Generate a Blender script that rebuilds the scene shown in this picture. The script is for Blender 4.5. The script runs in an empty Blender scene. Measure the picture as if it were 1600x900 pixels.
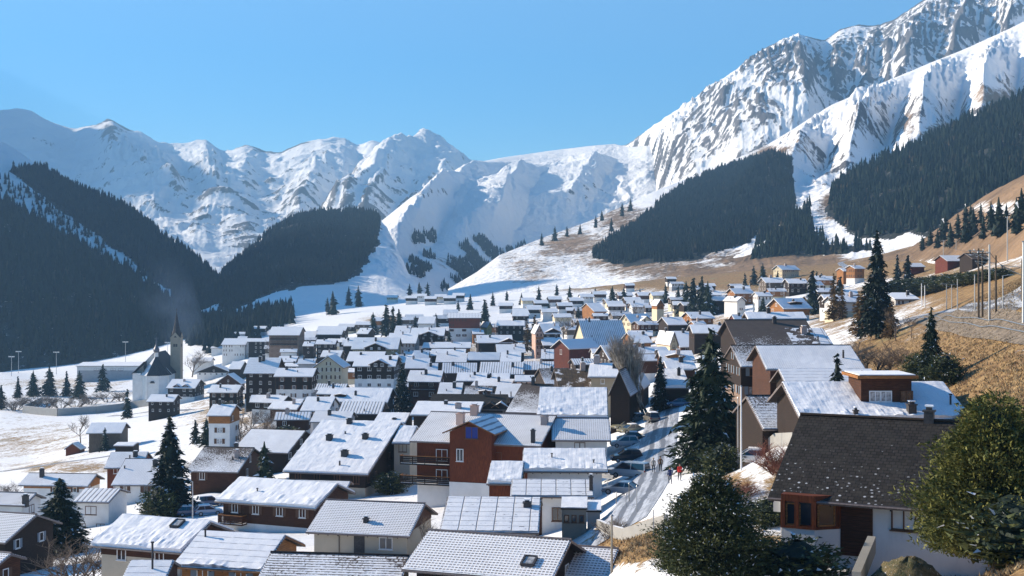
import bpy, bmesh, math, random
import numpy as np
from mathutils import Vector, Matrix
R = math.radians
random.seed(7); rng = np.random.default_rng(11)
F = 2000.0; HZ = 430.0            # focal length in photo pixels, pixel row of the horizon
sc = bpy.context.scene
col = sc.collection
SUN_AZ = 68.0    # degrees left of the view direction
SUN_EL = 24.0

def ray(px, py, Y):
    return Vector(((px-800.0)/F*Y, Y, (HZ-py)/F*Y))
def proj(p):
    return 800+F*p[0]/p[1], HZ-F*p[2]/p[1]

# ---------------------------------------------------------------- helpers
def tag(o, label=None, cat=None, group=None, kind=None):
    if label: o['label'] = label
    if cat: o['category'] = cat
    if group: o['group'] = group
    if kind: o['kind'] = kind
    return o
def link(o, parent=None):
    col.objects.link(o)
    if parent is not None: o.parent = parent
    return o
def empty(name, loc=(0,0,0), rz=0.0):
    o = bpy.data.objects.new(name, None); col.objects.link(o)
    o.location = loc; o.rotation_euler = (0,0,rz); o.empty_display_size = .2
    return o
def mobj(name, me, parent=None, loc=None, rz=None):
    o = bpy.data.objects.new(name, me); link(o, parent)
    if loc is not None: o.location = loc
    if rz is not None: o.rotation_euler = (0,0,rz)
    return o
class MB:
    """collects polygons, builds one mesh"""
    def __init__(s): s.v=[]; s.f=[]; s.m=[]; s.uv=[]
    def face(s, pts, m=0, uv=None):
        n=len(s.v); s.v += [tuple(p) for p in pts]
        s.f.append(tuple(range(n, n+len(pts)))); s.m.append(m)
        s.uv.append(uv if uv else [(0,0)]*len(pts))
    def box(s, a, b, m=0):
        x0,y0,z0=a; x1,y1,z1=b
        P=[(x0,y0,z0),(x1,y0,z0),(x1,y1,z0),(x0,y1,z0),(x0,y0,z1),(x1,y0,z1),(x1,y1,z1),(x0,y1,z1)]
        for q in ((0,3,2,1),(4,5,6,7),(0,1,5,4),(1,2,6,5),(2,3,7,6),(3,0,4,7)):
            s.face([P[i] for i in q], m)
    def bar(s, p, q, w, h=None, m=0):
        """square bar from p to q"""
        p=Vector(p); q=Vector(q); d=(q-p); 
        if d.length<1e-6: return
        d.normalize(); h=h or w
        up=Vector((0,0,1)) if abs(d.z)<.95 else Vector((0,1,0))
        a=d.cross(up).normalized(); b=a.cross(d).normalized()
        c=[p+a*(i*w/2)+b*(j*h/2) for i,j in ((-1,-1),(1,-1),(1,1),(-1,1))]
        e=[q+a*(i*w/2)+b*(j*h/2) for i,j in ((-1,-1),(1,-1),(1,1),(-1,1))]
        for i in range(4): s.face([c[i],c[(i+1)%4],e[(i+1)%4],e[i]],m)
        s.face(c[::-1],m); s.face(e,m)
    def tube(s, pts, rad, n=6, m=0, cap=True):
        pts=[Vector(p) for p in pts]; rings=[]
        for i,p in enumerate(pts):
            d=(pts[min(i+1,len(pts)-1)]-pts[max(i-1,0)]).normalized()
            up=Vector((0,0,1)) if abs(d.z)<.9 else Vector((0,1,0))
            a=d.cross(up).normalized(); b=d.cross(a)
            r=rad[i] if hasattr(rad,'__len__') else rad
            rings.append([p+(a*math.cos(2*math.pi*k/n)+b*math.sin(2*math.pi*k/n))*r for k in range(n)])
        base=len(s.v)
        for rg in rings: s.v += [tuple(x) for x in rg]
        for i in range(len(rings)-1):
            for k in range(n):
                f=(base+i*n+k, base+i*n+(k+1)%n, base+(i+1)*n+(k+1)%n, base+(i+1)*n+k)
                s.f.append(f); s.m.append(m); s.uv.append([(0,0)]*4)
        if cap:
            s.f.append(tuple(base+k for k in range(n))[::-1]); s.m.append(m); s.uv.append([(0,0)]*n)
            s.f.append(tuple(base+(len(rings)-1)*n+k for k in range(n))); s.m.append(m); s.uv.append([(0,0)]*n)
    def mesh(s, name, mats, smooth=False, uv=False):
        me=bpy.data.meshes.new(name); me.from_pydata(s.v,[],s.f)
        for m in (mats if isinstance(mats,(list,tuple)) else [mats]): me.materials.append(m)
        me.polygons.foreach_set('material_index', s.m)
        if smooth: me.polygons.foreach_set('use_smooth',[True]*len(s.f))
        if uv:
            l=me.uv_layers.new(name='UVMap'); l.data.foreach_set('uv',[c for u in s.uv for p in u for c in p])
        me.update(); return me
    def build(s, name, mats, parent=None, smooth=False, uv=False, loc=None, rz=None):
        return mobj(name, s.mesh(name,mats,smooth,uv), parent, loc, rz)
def np_mesh(name, v, f, mats, smooth=True, attrs=None, mi=None):
    """v (n,3), f (m,k) arrays"""
    me=bpy.data.meshes.new(name); v=np.asarray(v,dtype=np.float32); f=np.asarray(f,dtype=np.int32)
    k=f.shape[1]
    me.vertices.add(len(v)); me.vertices.foreach_set('co', v.ravel())
    me.loops.add(f.size); me.loops.foreach_set('vertex_index', f.ravel())
    me.polygons.add(len(f)); me.polygons.foreach_set('loop_start', np.arange(0,f.size,k,dtype=np.int32))
    me.polygons.foreach_set('loop_total', np.full(len(f),k,dtype=np.int32))
    me.polygons.foreach_set('use_smooth', np.full(len(f),smooth,dtype=bool))
    for m in (mats if isinstance(mats,(list,tuple)) else [mats]): me.materials.append(m)
    if mi is not None: me.polygons.foreach_set('material_index', np.asarray(mi,dtype=np.int32))
    if attrs:
        for a,d in attrs.items():
            at=me.attributes.new(a,'FLOAT','POINT'); at.data.foreach_set('value', np.asarray(d,dtype=np.float32).ravel())
    me.update(); me.validate(); return me

# ---------------------------------------------------------------- noise
_PERM=np.random.default_rng(3).permutation(4096)
_GR=np.random.default_rng(4).uniform(0,2*np.pi,4096)
def perlin(x,y,seed=0):
    x=np.asarray(x,float)+seed*17.31; y=np.asarray(y,float)-seed*9.77
    xi=np.floor(x).astype(int); yi=np.floor(y).astype(int); xf=x-xi; yf=y-yi
    u=xf**3*(xf*(6*xf-15)+10); v=yf**3*(yf*(6*yf-15)+10)
    def g(i,j):
        h=_PERM[(_PERM[(xi+i)&4095]+yi+j)&4095]; a=_GR[h]
        return np.cos(a)*(xf-i)+np.sin(a)*(yf-j)
    return ((g(0,0)*(1-u)+g(1,0)*u)*(1-v)+(g(0,1)*(1-u)+g(1,1)*u)*v)*1.5
def fbm(x,y,o=5,seed=0,gain=.5):
    s=0;a=1;t=0
    for i in range(o):
        s=s+a*perlin(x*2**i,y*2**i,seed+i); t+=a; a*=gain
    return s/t
def ridged(x,y,o=5,seed=0,gain=.5):
    s=0;a=1;t=0
    for i in range(o):
        s=s+a*(1-2*np.abs(perlin(x*2**i,y*2**i,seed+i))); t+=a; a*=gain
    return s/t

# ---------------------------------------------------------------- materials
def newmat(name):
    m=bpy.data.materials.new(name); m.use_nodes=True; nt=m.node_tree; nt.nodes.clear()
    out=nt.nodes.new('ShaderNodeOutputMaterial'); b=nt.nodes.new('ShaderNodeBsdfPrincipled')
    nt.links.new(b.outputs[0],out.inputs[0]); return m,nt,b
class N:
    """small node-graph helper"""
    def __init__(s,nt): s.nt=nt
    def new(s,t,**k):
        n=s.nt.nodes.new(t)
        for a,v in k.items(): setattr(n,a,v)
        return n
    def set(s,sock,v):
        if isinstance(v,bpy.types.NodeSocket): s.nt.links.new(v,sock)
        elif isinstance(v,(tuple,list)) and sock.type=='RGBA' and len(v)==3: sock.default_value=(*v,1)
        else: sock.default_value=v
    def math(s,op,a,b=0.0,c=None,clamp=False):
        n=s.new('ShaderNodeMath',operation=op); n.use_clamp=clamp
        s.set(n.inputs[0],a); s.set(n.inputs[1],b)
        if c is not None: s.set(n.inputs[2],c)
        return n.outputs[0]
    def mix(s,f,a,b):
        n=s.new('ShaderNodeMix',data_type='RGBA'); s.set(n.inputs[0],f); s.set(n.inputs[6],a); s.set(n.inputs[7],b); return n.outputs[2]
    def noise(s,vec,scale,detail=4,rough=.55,dist=0.0):
        n=s.new('ShaderNodeTexNoise'); s.set(n.inputs['Vector'],vec); n.inputs['Scale'].default_value=scale
        n.inputs['Detail'].default_value=detail; n.inputs['Roughness'].default_value=rough; n.inputs['Distortion'].default_value=dist
        return n.outputs['Fac']
    def voro(s,vec,scale,out='Distance',rnd=1.0):
        n=s.new('ShaderNodeTexVoronoi'); s.set(n.inputs['Vector'],vec); n.inputs['Scale'].default_value=scale; n.inputs['Randomness'].default_value=rnd
        return n.outputs[out]
    def ramp(s,f,lo,hi):
        n=s.new('ShaderNodeMapRange',interpolation_type='SMOOTHSTEP'); s.set(n.inputs[0],f); n.inputs[1].default_value=lo; n.inputs[2].default_value=hi
        return n.outputs[0]
    def pos(s): return s.new('ShaderNodeNewGeometry').outputs['Position']
    def obj(s): return s.new('ShaderNodeTexCoord').outputs['Object']
    def uv(s): return s.new('ShaderNodeTexCoord').outputs['UV']
    def attr(s,a): return s.new('ShaderNodeAttribute',attribute_name=a).outputs['Fac']
    def scale(s,vec,xyz):
        n=s.new('ShaderNodeVectorMath',operation='MULTIPLY'); s.set(n.inputs[0],vec); n.inputs[1].default_value=xyz; return n.outputs[0]
    def sep(s,vec):
        n=s.new('ShaderNodeSeparateXYZ'); s.set(n.inputs[0],vec); return n.outputs
    def bump(s,h,strength=.5,dist=.1):
        n=s.new('ShaderNodeBump'); n.inputs['Strength'].default_value=strength; n.inputs['Distance'].default_value=dist; s.set(n.inputs['Height'],h); return n.outputs[0]
    def rnd(s): return s.new('ShaderNodeObjectInfo').outputs['Random']
SNOW=(.82,.815,.815)
def plain(name,c,rough=.7,metal=0.0,noise=0.0,nscale=6.0,spec=.3):
    m,nt,b=newmat(name); n=N(nt); b.inputs['Roughness'].default_value=rough; b.inputs['Metallic'].default_value=metal
    b.inputs['Specular IOR Level'].default_value=spec
    if noise:
        f=n.noise(n.obj(),nscale,5); d=tuple(x*(1-noise) for x in c); l=tuple(min(1,x*(1+noise)) for x in c)
        n.set(b.inputs['Base Color'],n.mix(n.ramp(f,.3,.7),d,l))
    else: b.inputs['Base Color'].default_value=(*c,1)
    return m
# ---------------------------------------------------------------- world, sun, camera
w=bpy.data.worlds.new('World'); sc.world=w; w.use_nodes=True
nt=w.node_tree; n=N(nt); bg=nt.nodes['Background']
sky=n.new('ShaderNodeTexSky',sky_type='NISHITA'); sky.sun_disc=False
sky.sun_elevation=R(SUN_EL); sky.sun_rotation=R(-SUN_AZ); sky.altitude=1450; sky.air_density=1.0; sky.dust_density=.3; sky.ozone_density=3.0
hs=n.new('ShaderNodeHueSaturation'); hs.inputs['Saturation'].default_value=1.6
nt.links.new(sky.outputs[0],hs.inputs['Color']); nt.links.new(hs.outputs[0],bg.inputs[0]); bg.inputs[1].default_value=.062
sl=bpy.data.lights.new('sun','SUN'); sl.energy=5.0; sl.angle=R(.5); sl.color=(1,.865,.69)
so=bpy.data.objects.new('sun',sl); col.objects.link(so)
SD=Vector((-math.sin(R(SUN_AZ))*math.cos(R(SUN_EL)), math.cos(R(SUN_AZ))*math.cos(R(SUN_EL)), math.sin(R(SUN_EL))))
so.rotation_euler=SD.to_track_quat('Z','Y').to_euler()
cam=bpy.data.cameras.new('camera'); co=bpy.data.objects.new('camera',cam); col.objects.link(co)
cam.lens=45; cam.sensor_width=36; co.rotation_euler=(R(90),0,0); cam.shift_y=-20/1600; cam.clip_end=60000; cam.clip_start=.5
sc.camera=co
sc.view_settings.view_transform='Standard'; sc.view_settings.look='None'; sc.view_settings.exposure=1.7; sc.view_settings.gamma=1
sc.cycles.use_denoising=True; sc.cycles.max_bounces=5; sc.cycles.diffuse_bounces=2; sc.cycles.volume_bounces=0
sc.cycles.caustics_reflective=False; sc.cycles.caustics_refractive=False

# ---------------------------------------------------------------- ground: one sheet through surveyed points (px, py, distance)
GP=[(985,852,85),(1000,802,110),(960,795,112),
(1010,740,140),(1030,640,212),(1037,600,265),(1100,905,62),(1600,885,45),(1900,860,38),
(1180,765,108),(1100,735,120),(1350,760,82),(1480,740,75),(1550,640,88),(1380,575,150),(1590,600,96),(1590,522,125),
(1470,502,180),(1540,511,146),(1600,518,125),(1800,540,90),(1600,440,150),(1560,470,162),(1500,480,200),(1400,492,235),(1350,492,265),(1450,470,280),(1540,430,260),(1600,400,260),(1800,380,200),
(1230,500,320),(1290,480,360),(1250,436,540),(1340,438,470),(1180,450,560),(1000,520,420),(900,580,330),(900,530,450),
(800,482,700),(950,468,680),(1090,490,430),(700,500,600),(620,530,480),(560,602,330),(500,610,330),(420,622,335),(330,645,330),(280,690,260),
(150,690,300),(50,720,300),(-100,720,320),(0,640,440),(190,642,430),(230,622,480),(300,595,560),(50,590,640),(0,583,720),(170,592,600),(380,560,560),(460,542,600),
(-300,600,700),(560,485,1100),(470,505,900),(620,470,1400),(700,470,1150),(850,453,1200),(100,802,170),(200,742,210),(100,725,240),(0,742,255),
(780,690,192),(850,622,260),(700,622,270),(450,742,160),(450,682,220),(330,722,200),(-300,720,300),
(1000,440,1100),(1100,430,950),(1200,421,850),(1300,412,760),(1400,398,620),(1500,385,450),(1700,330,400),
(600,458,2500),(800,448,2500),(1000,440,2000),(400,500,1200),(300,540,1000),(200,575,850),(0,580,850),(-300,590,900)]
def _sc(px,py,Y):
    if Y>=1000: return 1.0
    if Y>=840: return 1.15
    if px>=985 and Y<=62: return 1.12
    if px>=1500 and Y<=210: return 1.08
    if 985<=px<=1110 and Y<=270: return 1.10
    if px>=985 and Y<=270: return 1.28
    if Y<=112 and px<985: return 1.28 if px<960 else 1.15
    return 1.5
_G=np.array([(a,b,c*_sc(a,b,c)) for a,b,c in GP]+[(0,905,150),(150,905,143),(-300,900,150),(400,960,108),(700,1000,96),(900,975,98),(960,960,80),(570,868,136),(660,800,174),(600,775,196),(750,790,172),(860,800,160),(905,735,192),(930,810,140),(300,840,150),(420,830,165),
 (1250,940,66),(1340,945,63),(1420,945,60),(1530,915,68),(1245,702,113),(1215,690,126),(1190,618,190),(1180,610,216),(1290,585,220),(1400,690,112),(1500,672,108),
 (400,985,80),(700,1010,72),(900,985,66),(0,960,90),(250,812,196),(310,797,202),(330,768,228),(420,775,230)],float)
_GX=np.c_[(_G[:,0]-800)/420.0, np.log(_G[:,2])*1.6]
def _k(a,b):
    return np.sqrt(((a[:,None,:]-b[None,:,:])**2).sum(-1)+1e-6)
_A=np.zeros((len(_G)+3,)*2); _A[:len(_G),:len(_G)]=_k(_GX,_GX)-np.eye(len(_G))*.02
_P=np.c_[np.ones(len(_G)),_GX]; _A[:len(_G),len(_G):]=_P; _A[len(_G):,:len(_G)]=_P.T
_W=np.linalg.solve(_A,np.r_[_G[:,1],0,0,0])
def ground_py(px,Y):
    px=np.clip(np.atleast_1d(np.asarray(px,float)),-700,2300); Y=np.clip(np.atleast_1d(np.asarray(Y,float)),40,3000)
    q=np.c_[(px-800)/420.0,np.log(Y)*1.6]; o=np.empty(len(q))
    for i in range(0,len(q),20000):
        s=slice(i,i+20000); o[s]=_k(q[s],_GX)@_W[:len(_G)]+np.c_[np.ones(len(q[s])),q[s]]@_W[len(_G):]
    return o
def ground_z(X,Y):
    X=np.atleast_1d(np.asarray(X,float)); Y=np.atleast_1d(np.asarray(Y,float))
    Yc=np.maximum(Y,40.0); px=800+F*X/Yc
    z=(HZ-ground_py(px,Yc))/F*Yc
    near=np.clip((40-Y)/40,0,1)              # the slope the camera stands on
    return z*(1-near)+near*(-1.9+X*.1) 
def gz(x,y): return float(ground_z([x],[y])[0])
def hit(px,py,h=0.0,y0=42,y1=1500):
    """distance at which the sight line of a pixel is h metres above the ground"""
    Y=np.exp(np.linspace(math.log(y0),math.log(y1),700)); g=(HZ-ground_py(np.full(700,px),Y))/F*Y
    d=(HZ-py)/F*Y-g-h
    a=np.where(d>0)[0]
    if len(a)==0: return float(Y[int(np.argmax(d[:500]))])
    s=np.where(d[a[0]:]<0)[0]
    if len(s)==0: return float(y1)
    i=a[0]+s[0]
    t=d[i-1]/(d[i-1]-d[i]+1e-9); return float(Y[i-1]+(Y[i]-Y[i-1])*t)

def inpoly(px,py,poly):
    px=np.asarray(px); py=np.asarray(py); c=np.zeros(px.shape,bool); n_=len(poly); j=n_-1
    for i in range(n_):
        xi,yi=poly[i]; xj,yj=poly[j]
        c^=((yi>py)!=(yj>py))&(px<(xj-xi)*(py-yi)/(yj-yi+1e-9)+xi); j=i
    return c
def blob(px,py,L):
    """soft cover map: (cx,cy,rx,ry,value)"""
    o=np.zeros(np.shape(px))
    for cx,cy,rx,ry,v in L:
        o=np.maximum(o,v*np.exp(-(((px-cx)/rx)**2+((py-cy)/ry)**2)))
    return o

# ground material: snow thinning out to dry grass
def ground_mat():
    m,nt,b=newmat('snowy_meadow'); n=N(nt); p=n.pos()
    bare=n.attr('bare'); n1=n.noise(p,.06,6,.62); n2=n.noise(n.scale(p,(1,1,2)),.55,6,.7); n3=n.noise(p,3.2,4,.7)
    t=n.math('ADD',n.math('MULTIPLY',n1,.55),n.math('ADD',n.math('MULTIPLY',n2,.7),n.math('MULTIPLY',n3,.35)))
    k=n.math('ADD',n.math('MULTIPLY',bare,1.3),n.math('MULTIPLY',n.math('SUBTRACT',t,.96),2.2))
    f=n.ramp(k,.02,.34)
    g=n.mix(n.ramp(n2,.35,.65),(.15,.085,.04),(.40,.26,.115)); g=n.mix(n.ramp(n3,.45,.7),g,(.11,.07,.035))
    g=n.mix(n.ramp(n1,.55,.75),g,(.20,.19,.09))
    sn=n.mix(n.ramp(n2,.3,.8),SNOW,(.68,.69,.70))
    n.set(b.inputs['Base Color'],n.mix(f,sn,g)); b.inputs['Roughness'].default_value=.85; b.inputs['Specular IOR Level'].default_value=.15
    n.set(b.inputs['Normal'],n.bump(n.math('ADD',n2,n.math('MULTIPLY',n3,.4)),.5,.5)); return m
M_ground=ground_mat()
gc=np.linspace(-760,2360,460); gr=np.r_[np.linspace(1.5,40,22)[:-1],np.exp(np.linspace(math.log(40),math.log(3200),330))]
PX,YY=np.meshgrid(gc,gr); 
XX=(PX-800)/F*np.maximum(YY,40)
ZZ=ground_z(XX.ravel(),YY.ravel()).reshape(XX.shape)
ZZ+=np.clip(YY/900,0.05,1.2)*fbm(XX/40,YY/40,4,2)*.8*np.clip((YY-45)/60,0,1)
PYY=HZ-F*ZZ/np.maximum(YY,40)
GBARE=[(700,570,330,60,.50),(560,700,260,90,.36),(1000,700,40,120,.25),(360,640,90,60,.5),(1100,520,160,50,.55),(980,500,200,30,.45),(1560,620,190,110,1.0),(1500,560,150,75,1.0),(1390,560,80,55,.95),(1600,470,190,70,1.0),(1480,500,90,30,.9),(1380,470,90,30,.75),(1470,455,110,26,.8),(1300,500,60,40,.55),(1480,450,90,25,.45),(985,850,70,40,1.0),(1160,600,35,60,.75),(1130,760,60,35,.6),
 (1190,650,40,60,.8),(1240,760,60,60,.6),(1300,880,200,60,.75),(1560,880,140,60,1.0),(40,690,160,45,.42),(150,640,120,12,.35),(120,730,160,12,.55),(500,612,45,12,.8),(600,500,40,8,.7),
 (1000,442,300,16,.8),(1150,435,150,26,1.0),(1280,422,160,22,1.0),(1420,410,110,30,1.0),(1220,450,60,14,.6),(860,470,80,8,.3),(440,655,50,16,.7),(100,600,130,14,.45),(60,850,70,40,.2)]
bare=np.maximum(blob(PX,PYY,GBARE),.0)
bare=np.where(YY<42,.8,bare)
nr,ncg=XX.shape
idx=np.arange(nr*ncg).reshape(nr,ncg)
fc=np.stack([idx[:-1,:-1],idx[:-1,1:],idx[1:,1:],idx[1:,:-1]],-1).reshape(-1,4)
tag(mobj('ground',np_mesh('ground',np.c_[XX.ravel(),YY.ravel(),ZZ.ravel()],fc,M_ground,True,{'bare':bare.ravel()})),kind='structure')

# ---------------------------------------------------------------- mountains
def mountain_mat(name,rock=(.085,.08,.085),rock2=(.13,.12,.12),grass=(.19,.125,.075),rocky=.5,sc_=1.0):
    m,nt,b=newmat(name); n=N(nt); p=n.pos()
    nz=n.sep(n.new('ShaderNodeNewGeometry').outputs['Normal'])[2]
    ps=n.scale(p,(1,1,.45))
    n1=n.noise(ps,.004*sc_,7,.65); n2=n.noise(ps,.02*sc_,6,.7); n3=n.noise(ps,.09*sc_,4,.7)
    t=n.math('ADD',n.math('MULTIPLY',n1,.5),n.math('ADD',n.math('MULTIPLY',n2,.45),n.math('MULTIPLY',n3,.55)))
    rk=n.attr('rock')
    tc=n.math('ADD',n.math('MULTIPLY',n.math('SUBTRACT',t,.75),1.9),.75)
    f=n.ramp(n.math('SUBTRACT',n.math('ADD',n.math('MULTIPLY',rk,1.25),tc),n.math('MULTIPLY',nz,rocky)),.72,.9)
    rc=n.mix(n.ramp(n2,.4,.65),rock,rock2)
    bare=n.attr('bare'); g=n.ramp(n.math('ADD',n.math('MULTIPLY',bare,1.2),tc),1.18,1.5)
    gcol=n.mix(n.ramp(n3,.35,.7),grass,tuple(x*.55 for x in grass)); gcol=n.mix(n.ramp(n1,.4,.7),gcol,tuple(min(1,x*1.6) for x in grass))
    wd=n.ramp(n.attr('wood'),.2,.6); c=n.mix(f,SNOW,rc); c=n.mix(g,c,gcol); c=n.mix(n.math('MULTIPLY',wd,n.ramp(n3,.78,.58)),c,(.030,.032,.028))
    n.set(b.inputs['Base Color'],c); b.inputs['Roughness'].default_value=.9; b.inputs['Specular IOR Level'].default_value=.1
    n.set(b.inputs['Normal'],n.bump(n.math('ADD',n.math('MULTIPLY',n2,1.0),n.math('MULTIPLY',n3,.35)),.6,18/sc_)); return m
M_alp=mountain_mat('alpine_snow_rock',rocky=.52)
M_soft=mountain_mat('alpine_snow_soft',rocky=.75)
M_low=mountain_mat('lower_slope',rocky=.8,sc_=2.0)
SURF={}
WP={'left1':[[(-1000,-600),(420,300),(420,640),(-1000,640)]],
'left2':[[(14,268),(60,262),(130,300),(190,322),(250,367),(300,402),(345,440),(400,475),(440,498),(440,530),(300,500),(262,450),(190,398),(120,345),(60,300)]],
'knoll':[[(335,445),(350,424),(420,364),(460,340),(500,332),(575,332),(594,340),(590,380),(562,420),(540,442),(470,446),(430,455),(400,470),(345,490)]],
'pass':[[(690,445),(700,402),(730,374),(770,370),(780,400),(775,440),(740,460),(685,464)],[(640,368),(680,362),(684,380),(645,384)],[(622,440),(640,405),(672,395),(684,410),(660,436)],[(780,392),(822,380),(824,388),(782,400)]],
'shoulder':[[(920,402),(935,385),(990,352),(1030,318),(1070,288),(1120,265),(1170,250),(1212,241),(1234,247),(1238,275),(1215,310),(1196,345),(1172,378),(1120,397),(1060,409),(960,413)],[(1215,255),(1240,290),(1242,360),(1180,385),(1190,350)]],
'right1':[[(1165,407),(1200,377),(1230,347),(1266,318),(1268,402)],[(1300,288),(1350,258),(1420,228),(1480,198),(1600,148),(2200,-60),(2200,330),(1600,285),(1560,305),(1500,340),(1455,368),(1412,362),(1390,374),(1340,372),(1312,352),(1290,330)],[(1268,360),(1292,380),(1380,392),(1300,400),(1268,400)]]}
WOODS={3:WP['shoulder'],4:WP['knoll'],5:WP['left2'],6:WP['left1'],7:WP['right1']}
def interp3(L,px):
    L=sorted(L); a=np.array(L,float); return np.interp(px,a[:,0],a[:,1]),np.interp(px,a[:,0],a[:,2])
def mountain(name,crest,base,nc,nr,amp,mat,seed,g=1.0,back=.5,spurs=(),freq=1.0,rock=lambda px,py,t:0*px,bare=lambda px,py,t:0*px,crestamp=.25,ribs=0.0,kind='structure',skew=0.0,sm=6,gb=False,curv=.13,ampf=None):
    px=np.linspace(min(c[0] for c in crest),max(c[0] for c in crest),nc)
    cpy,cY=interp3(crest,px); bpy_,bY=interp3(base,px)
    if gb: bpy_=ground_py(px,bY)+2.0
    kk=np.ones(sm)/sm
    def smooth(a): return np.convolve(np.pad(a,(sm//2,sm-1-sm//2),'edge'),kk,'valid')
    cY=smooth(cY); bpy_=smooth(bpy_); bY=smooth(bY)
    if sm>2: cpy=np.convolve(np.pad(cpy,1,'edge'),[.25,.5,.25],'valid')
    zc=(HZ-cpy)/F*cY; zb=(HZ-bpy_)/F*bY
    t=np.r_[-.062,np.linspace(-.06,1,nr),1+np.linspace(0,1,14)[1:]*back][:,None]
    tt=np.clip(t,None,1)
    Y=bY+(cY-bY)*t; Xf=(px-800)/F; X=Xf*Y
    prof=np.where(tt<0,tt*.5,np.sign(tt)*np.abs(tt)**g)
    Z=zb+(zc-zb)*prof-np.clip(t-1,0,None)*(cY-bY)*.8
    P=np.broadcast_to(px,t.shape[:1]+px.shape); T=np.broadcast_to(t,P.shape)
    env=np.clip(tt,0,1)**.7*np.where(T<.97,1,np.maximum(crestamp,0))
    env=np.minimum(np.clip(tt*3,0,1),np.where(tt>.75,crestamp+(1-crestamp)*np.clip((1-tt)/.25,0,1),1))
    L=amp*15/freq
    d=ridged(X/L+fbm(X/L,Y/L,2,seed+40)*.5,Y/L,6,seed,.55)*amp
    if ribs:
        u=P/(95.0/freq)+skew*T*3+fbm(P/70,T*3.5,4,seed+9)*1.3
        d=d+ribs*ridged(u,T*1.1,4,seed+5,.5)
    if ampf: env=env*ampf(P,T)
    Z=Z+(d-amp*.3)*env
    for (x0,t0,x1,t1,h,wl,wr) in spurs:
        s=np.clip((T-t1)/(t0-t1+1e-9),0,1); xr=x1+(x0-x1)*s+fbm(T*6,T*0+x0,3,int(x0))*14
        on=np.clip((T-t1)/(.12),0,1)*np.clip((t0+.05-T)/.1,0,1)
        e=P-xr; prof_=np.where(e<0,np.clip(1+e/wl,0,1),np.clip(1-e/wr,0,1))
        Z=Z+h*prof_*on*(1 if t0<1 else np.minimum(1,np.clip((1.0-tt)/.45,0,1)*(1+.45*ridged(P/9.0,T*9,3,int(x0)+3))))
    Z[0]-=70
    PY=HZ-F*Z/Y
    def blur(A,k=4):
        for ax in (0,1):
            c=np.cumsum(np.pad(A,[(k+1,k) if a==ax else (0,0) for a in (0,1)],'edge'),axis=ax); A=(np.take(c,range(2*k+1,c.shape[ax]),ax)-np.take(c,range(0,c.shape[ax]-2*k-1),ax))/(2*k+1)
        return A
    lap=Z-blur(Z); lap=np.clip(lap/(lap[3:-16].std()+1e-6),-1.2,2.2)
    rk=rock(P,PY,T); rk=rk+curv*lap*np.clip(rk*4,0.15,1); br=bare(P,PY,T)
    wd=np.zeros(P.shape)
    for po in WOODS.get(len(SURF),[]): wd=np.maximum(wd,inpoly(P+14*fbm(X/45,Y/60,3,5),PY+9*fbm(X/45,Y/60,3,6),po).astype(float))
    n0,n1=P.shape; ix=np.arange(n0*n1).reshape(n0,n1)
    fc=np.stack([ix[:-1,:-1],ix[:-1,1:],ix[1:,1:],ix[1:,:-1]],-1).reshape(-1,4)
    o=mobj(name,np_mesh(name,np.c_[X.ravel(),Y.ravel(),Z.ravel()],fc,mat,True,{'rock':rk.ravel(),'bare':br.ravel(),'wood':wd.ravel()})); tag(o,kind=kind)
    SURF[o.name]=(px,t[:,0],X,Y,Z,PY); return o.name

# far range closing the valley; unseen left end raised to cast shade on it
S_far=mountain('mountain_range',
 [(-1100,-270,6300),(-800,-240,6300),(-600,-190,6400),(-400,-90,6900),(-250,10,7000),(-140,100,6800),(-70,150,6600),(0,174,6500),(22,171,6500),(50,173,6500),(80,190,6500),(115,200,6500),(150,196,6400),(174,188,6300),(200,203,6300),(222,210,6300),(245,224,6300),(272,225,6500),(296,223,6500),(322,220,6400),(346,236,6400),(364,233,6300),(385,225,6300),(412,238,6300),(440,237,6200),(470,223,6200),(500,218,6200),(540,218,6200),(558,227,6200),(582,222,6100),(602,226,6100),(622,229,6000),(650,221,5900),(668,217,5800),(686,218,5800),(710,233,5800),(735,250,5900),(760,263,5900),(900,300,6000)],
 [(-1100,440,4600),(-300,440,4200),(0,440,3600),(300,440,3400),(900,440,3600)],900,240,60,M_soft,21,g=1.3,freq=2.6,ribs=10,skew=-1.2,crestamp=.35,
 spurs=[(672,.9,520,.2,120,70,70),(735,.85,600,.2,90,50,50),(640,.72,550,.15,80,40,40),(600,.7,500,.2,70,36,40),(175,1,250,.4,110,60,70),(322,1,350,.35,90,50,60),(222,1,280,.4,70,30,40),(540,1,460,.4,60,40,40)],
 rock=lambda px,py,t:blob(px,py,[(175,200,30,20,.35),(400,330,200,60,.22),(600,320,120,40,.25),(380,370,40,40,.5),(430,230,60,14,.3)])+.16,curv=.16)
# rounded white pass in the centre
S_pass=mountain('snow_hill',
 [(540,395,3300),(580,360,3500),(600,342,3700),(640,310,3900),(680,284,4100),(720,265,4200),(745,254,4300),(780,247,4400),(830,240,4500),(880,233,4500),(930,227,4400),(960,225,4400),(982,230,4300),(1010,228,4200),(1060,236,4200),(1200,260,4200)],
 [(540,462,1700),(620,462,1750),(720,455,2200),(800,446,2700),(900,440,3000),(1200,400,3300)],700,260,20,M_soft,33,g=.92,freq=1.5,crestamp=.05,ribs=5,
 spurs=[(935,.8,880,.3,45,150,34),(745,.9,610,.2,40,80,50),(820,.7,760,.2,50,90,36),(700,.7,640,.2,36,60,30)],
 rock=lambda px,py,t:blob(px,py,[(930,300,60,40,.3),(700,380,90,30,.18),(640,300,60,10,.3)])+.02,
 bare=lambda px,py,t:blob(px,py,[(640,415,40,30,.3),(700,410,40,30,.35)]))
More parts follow.
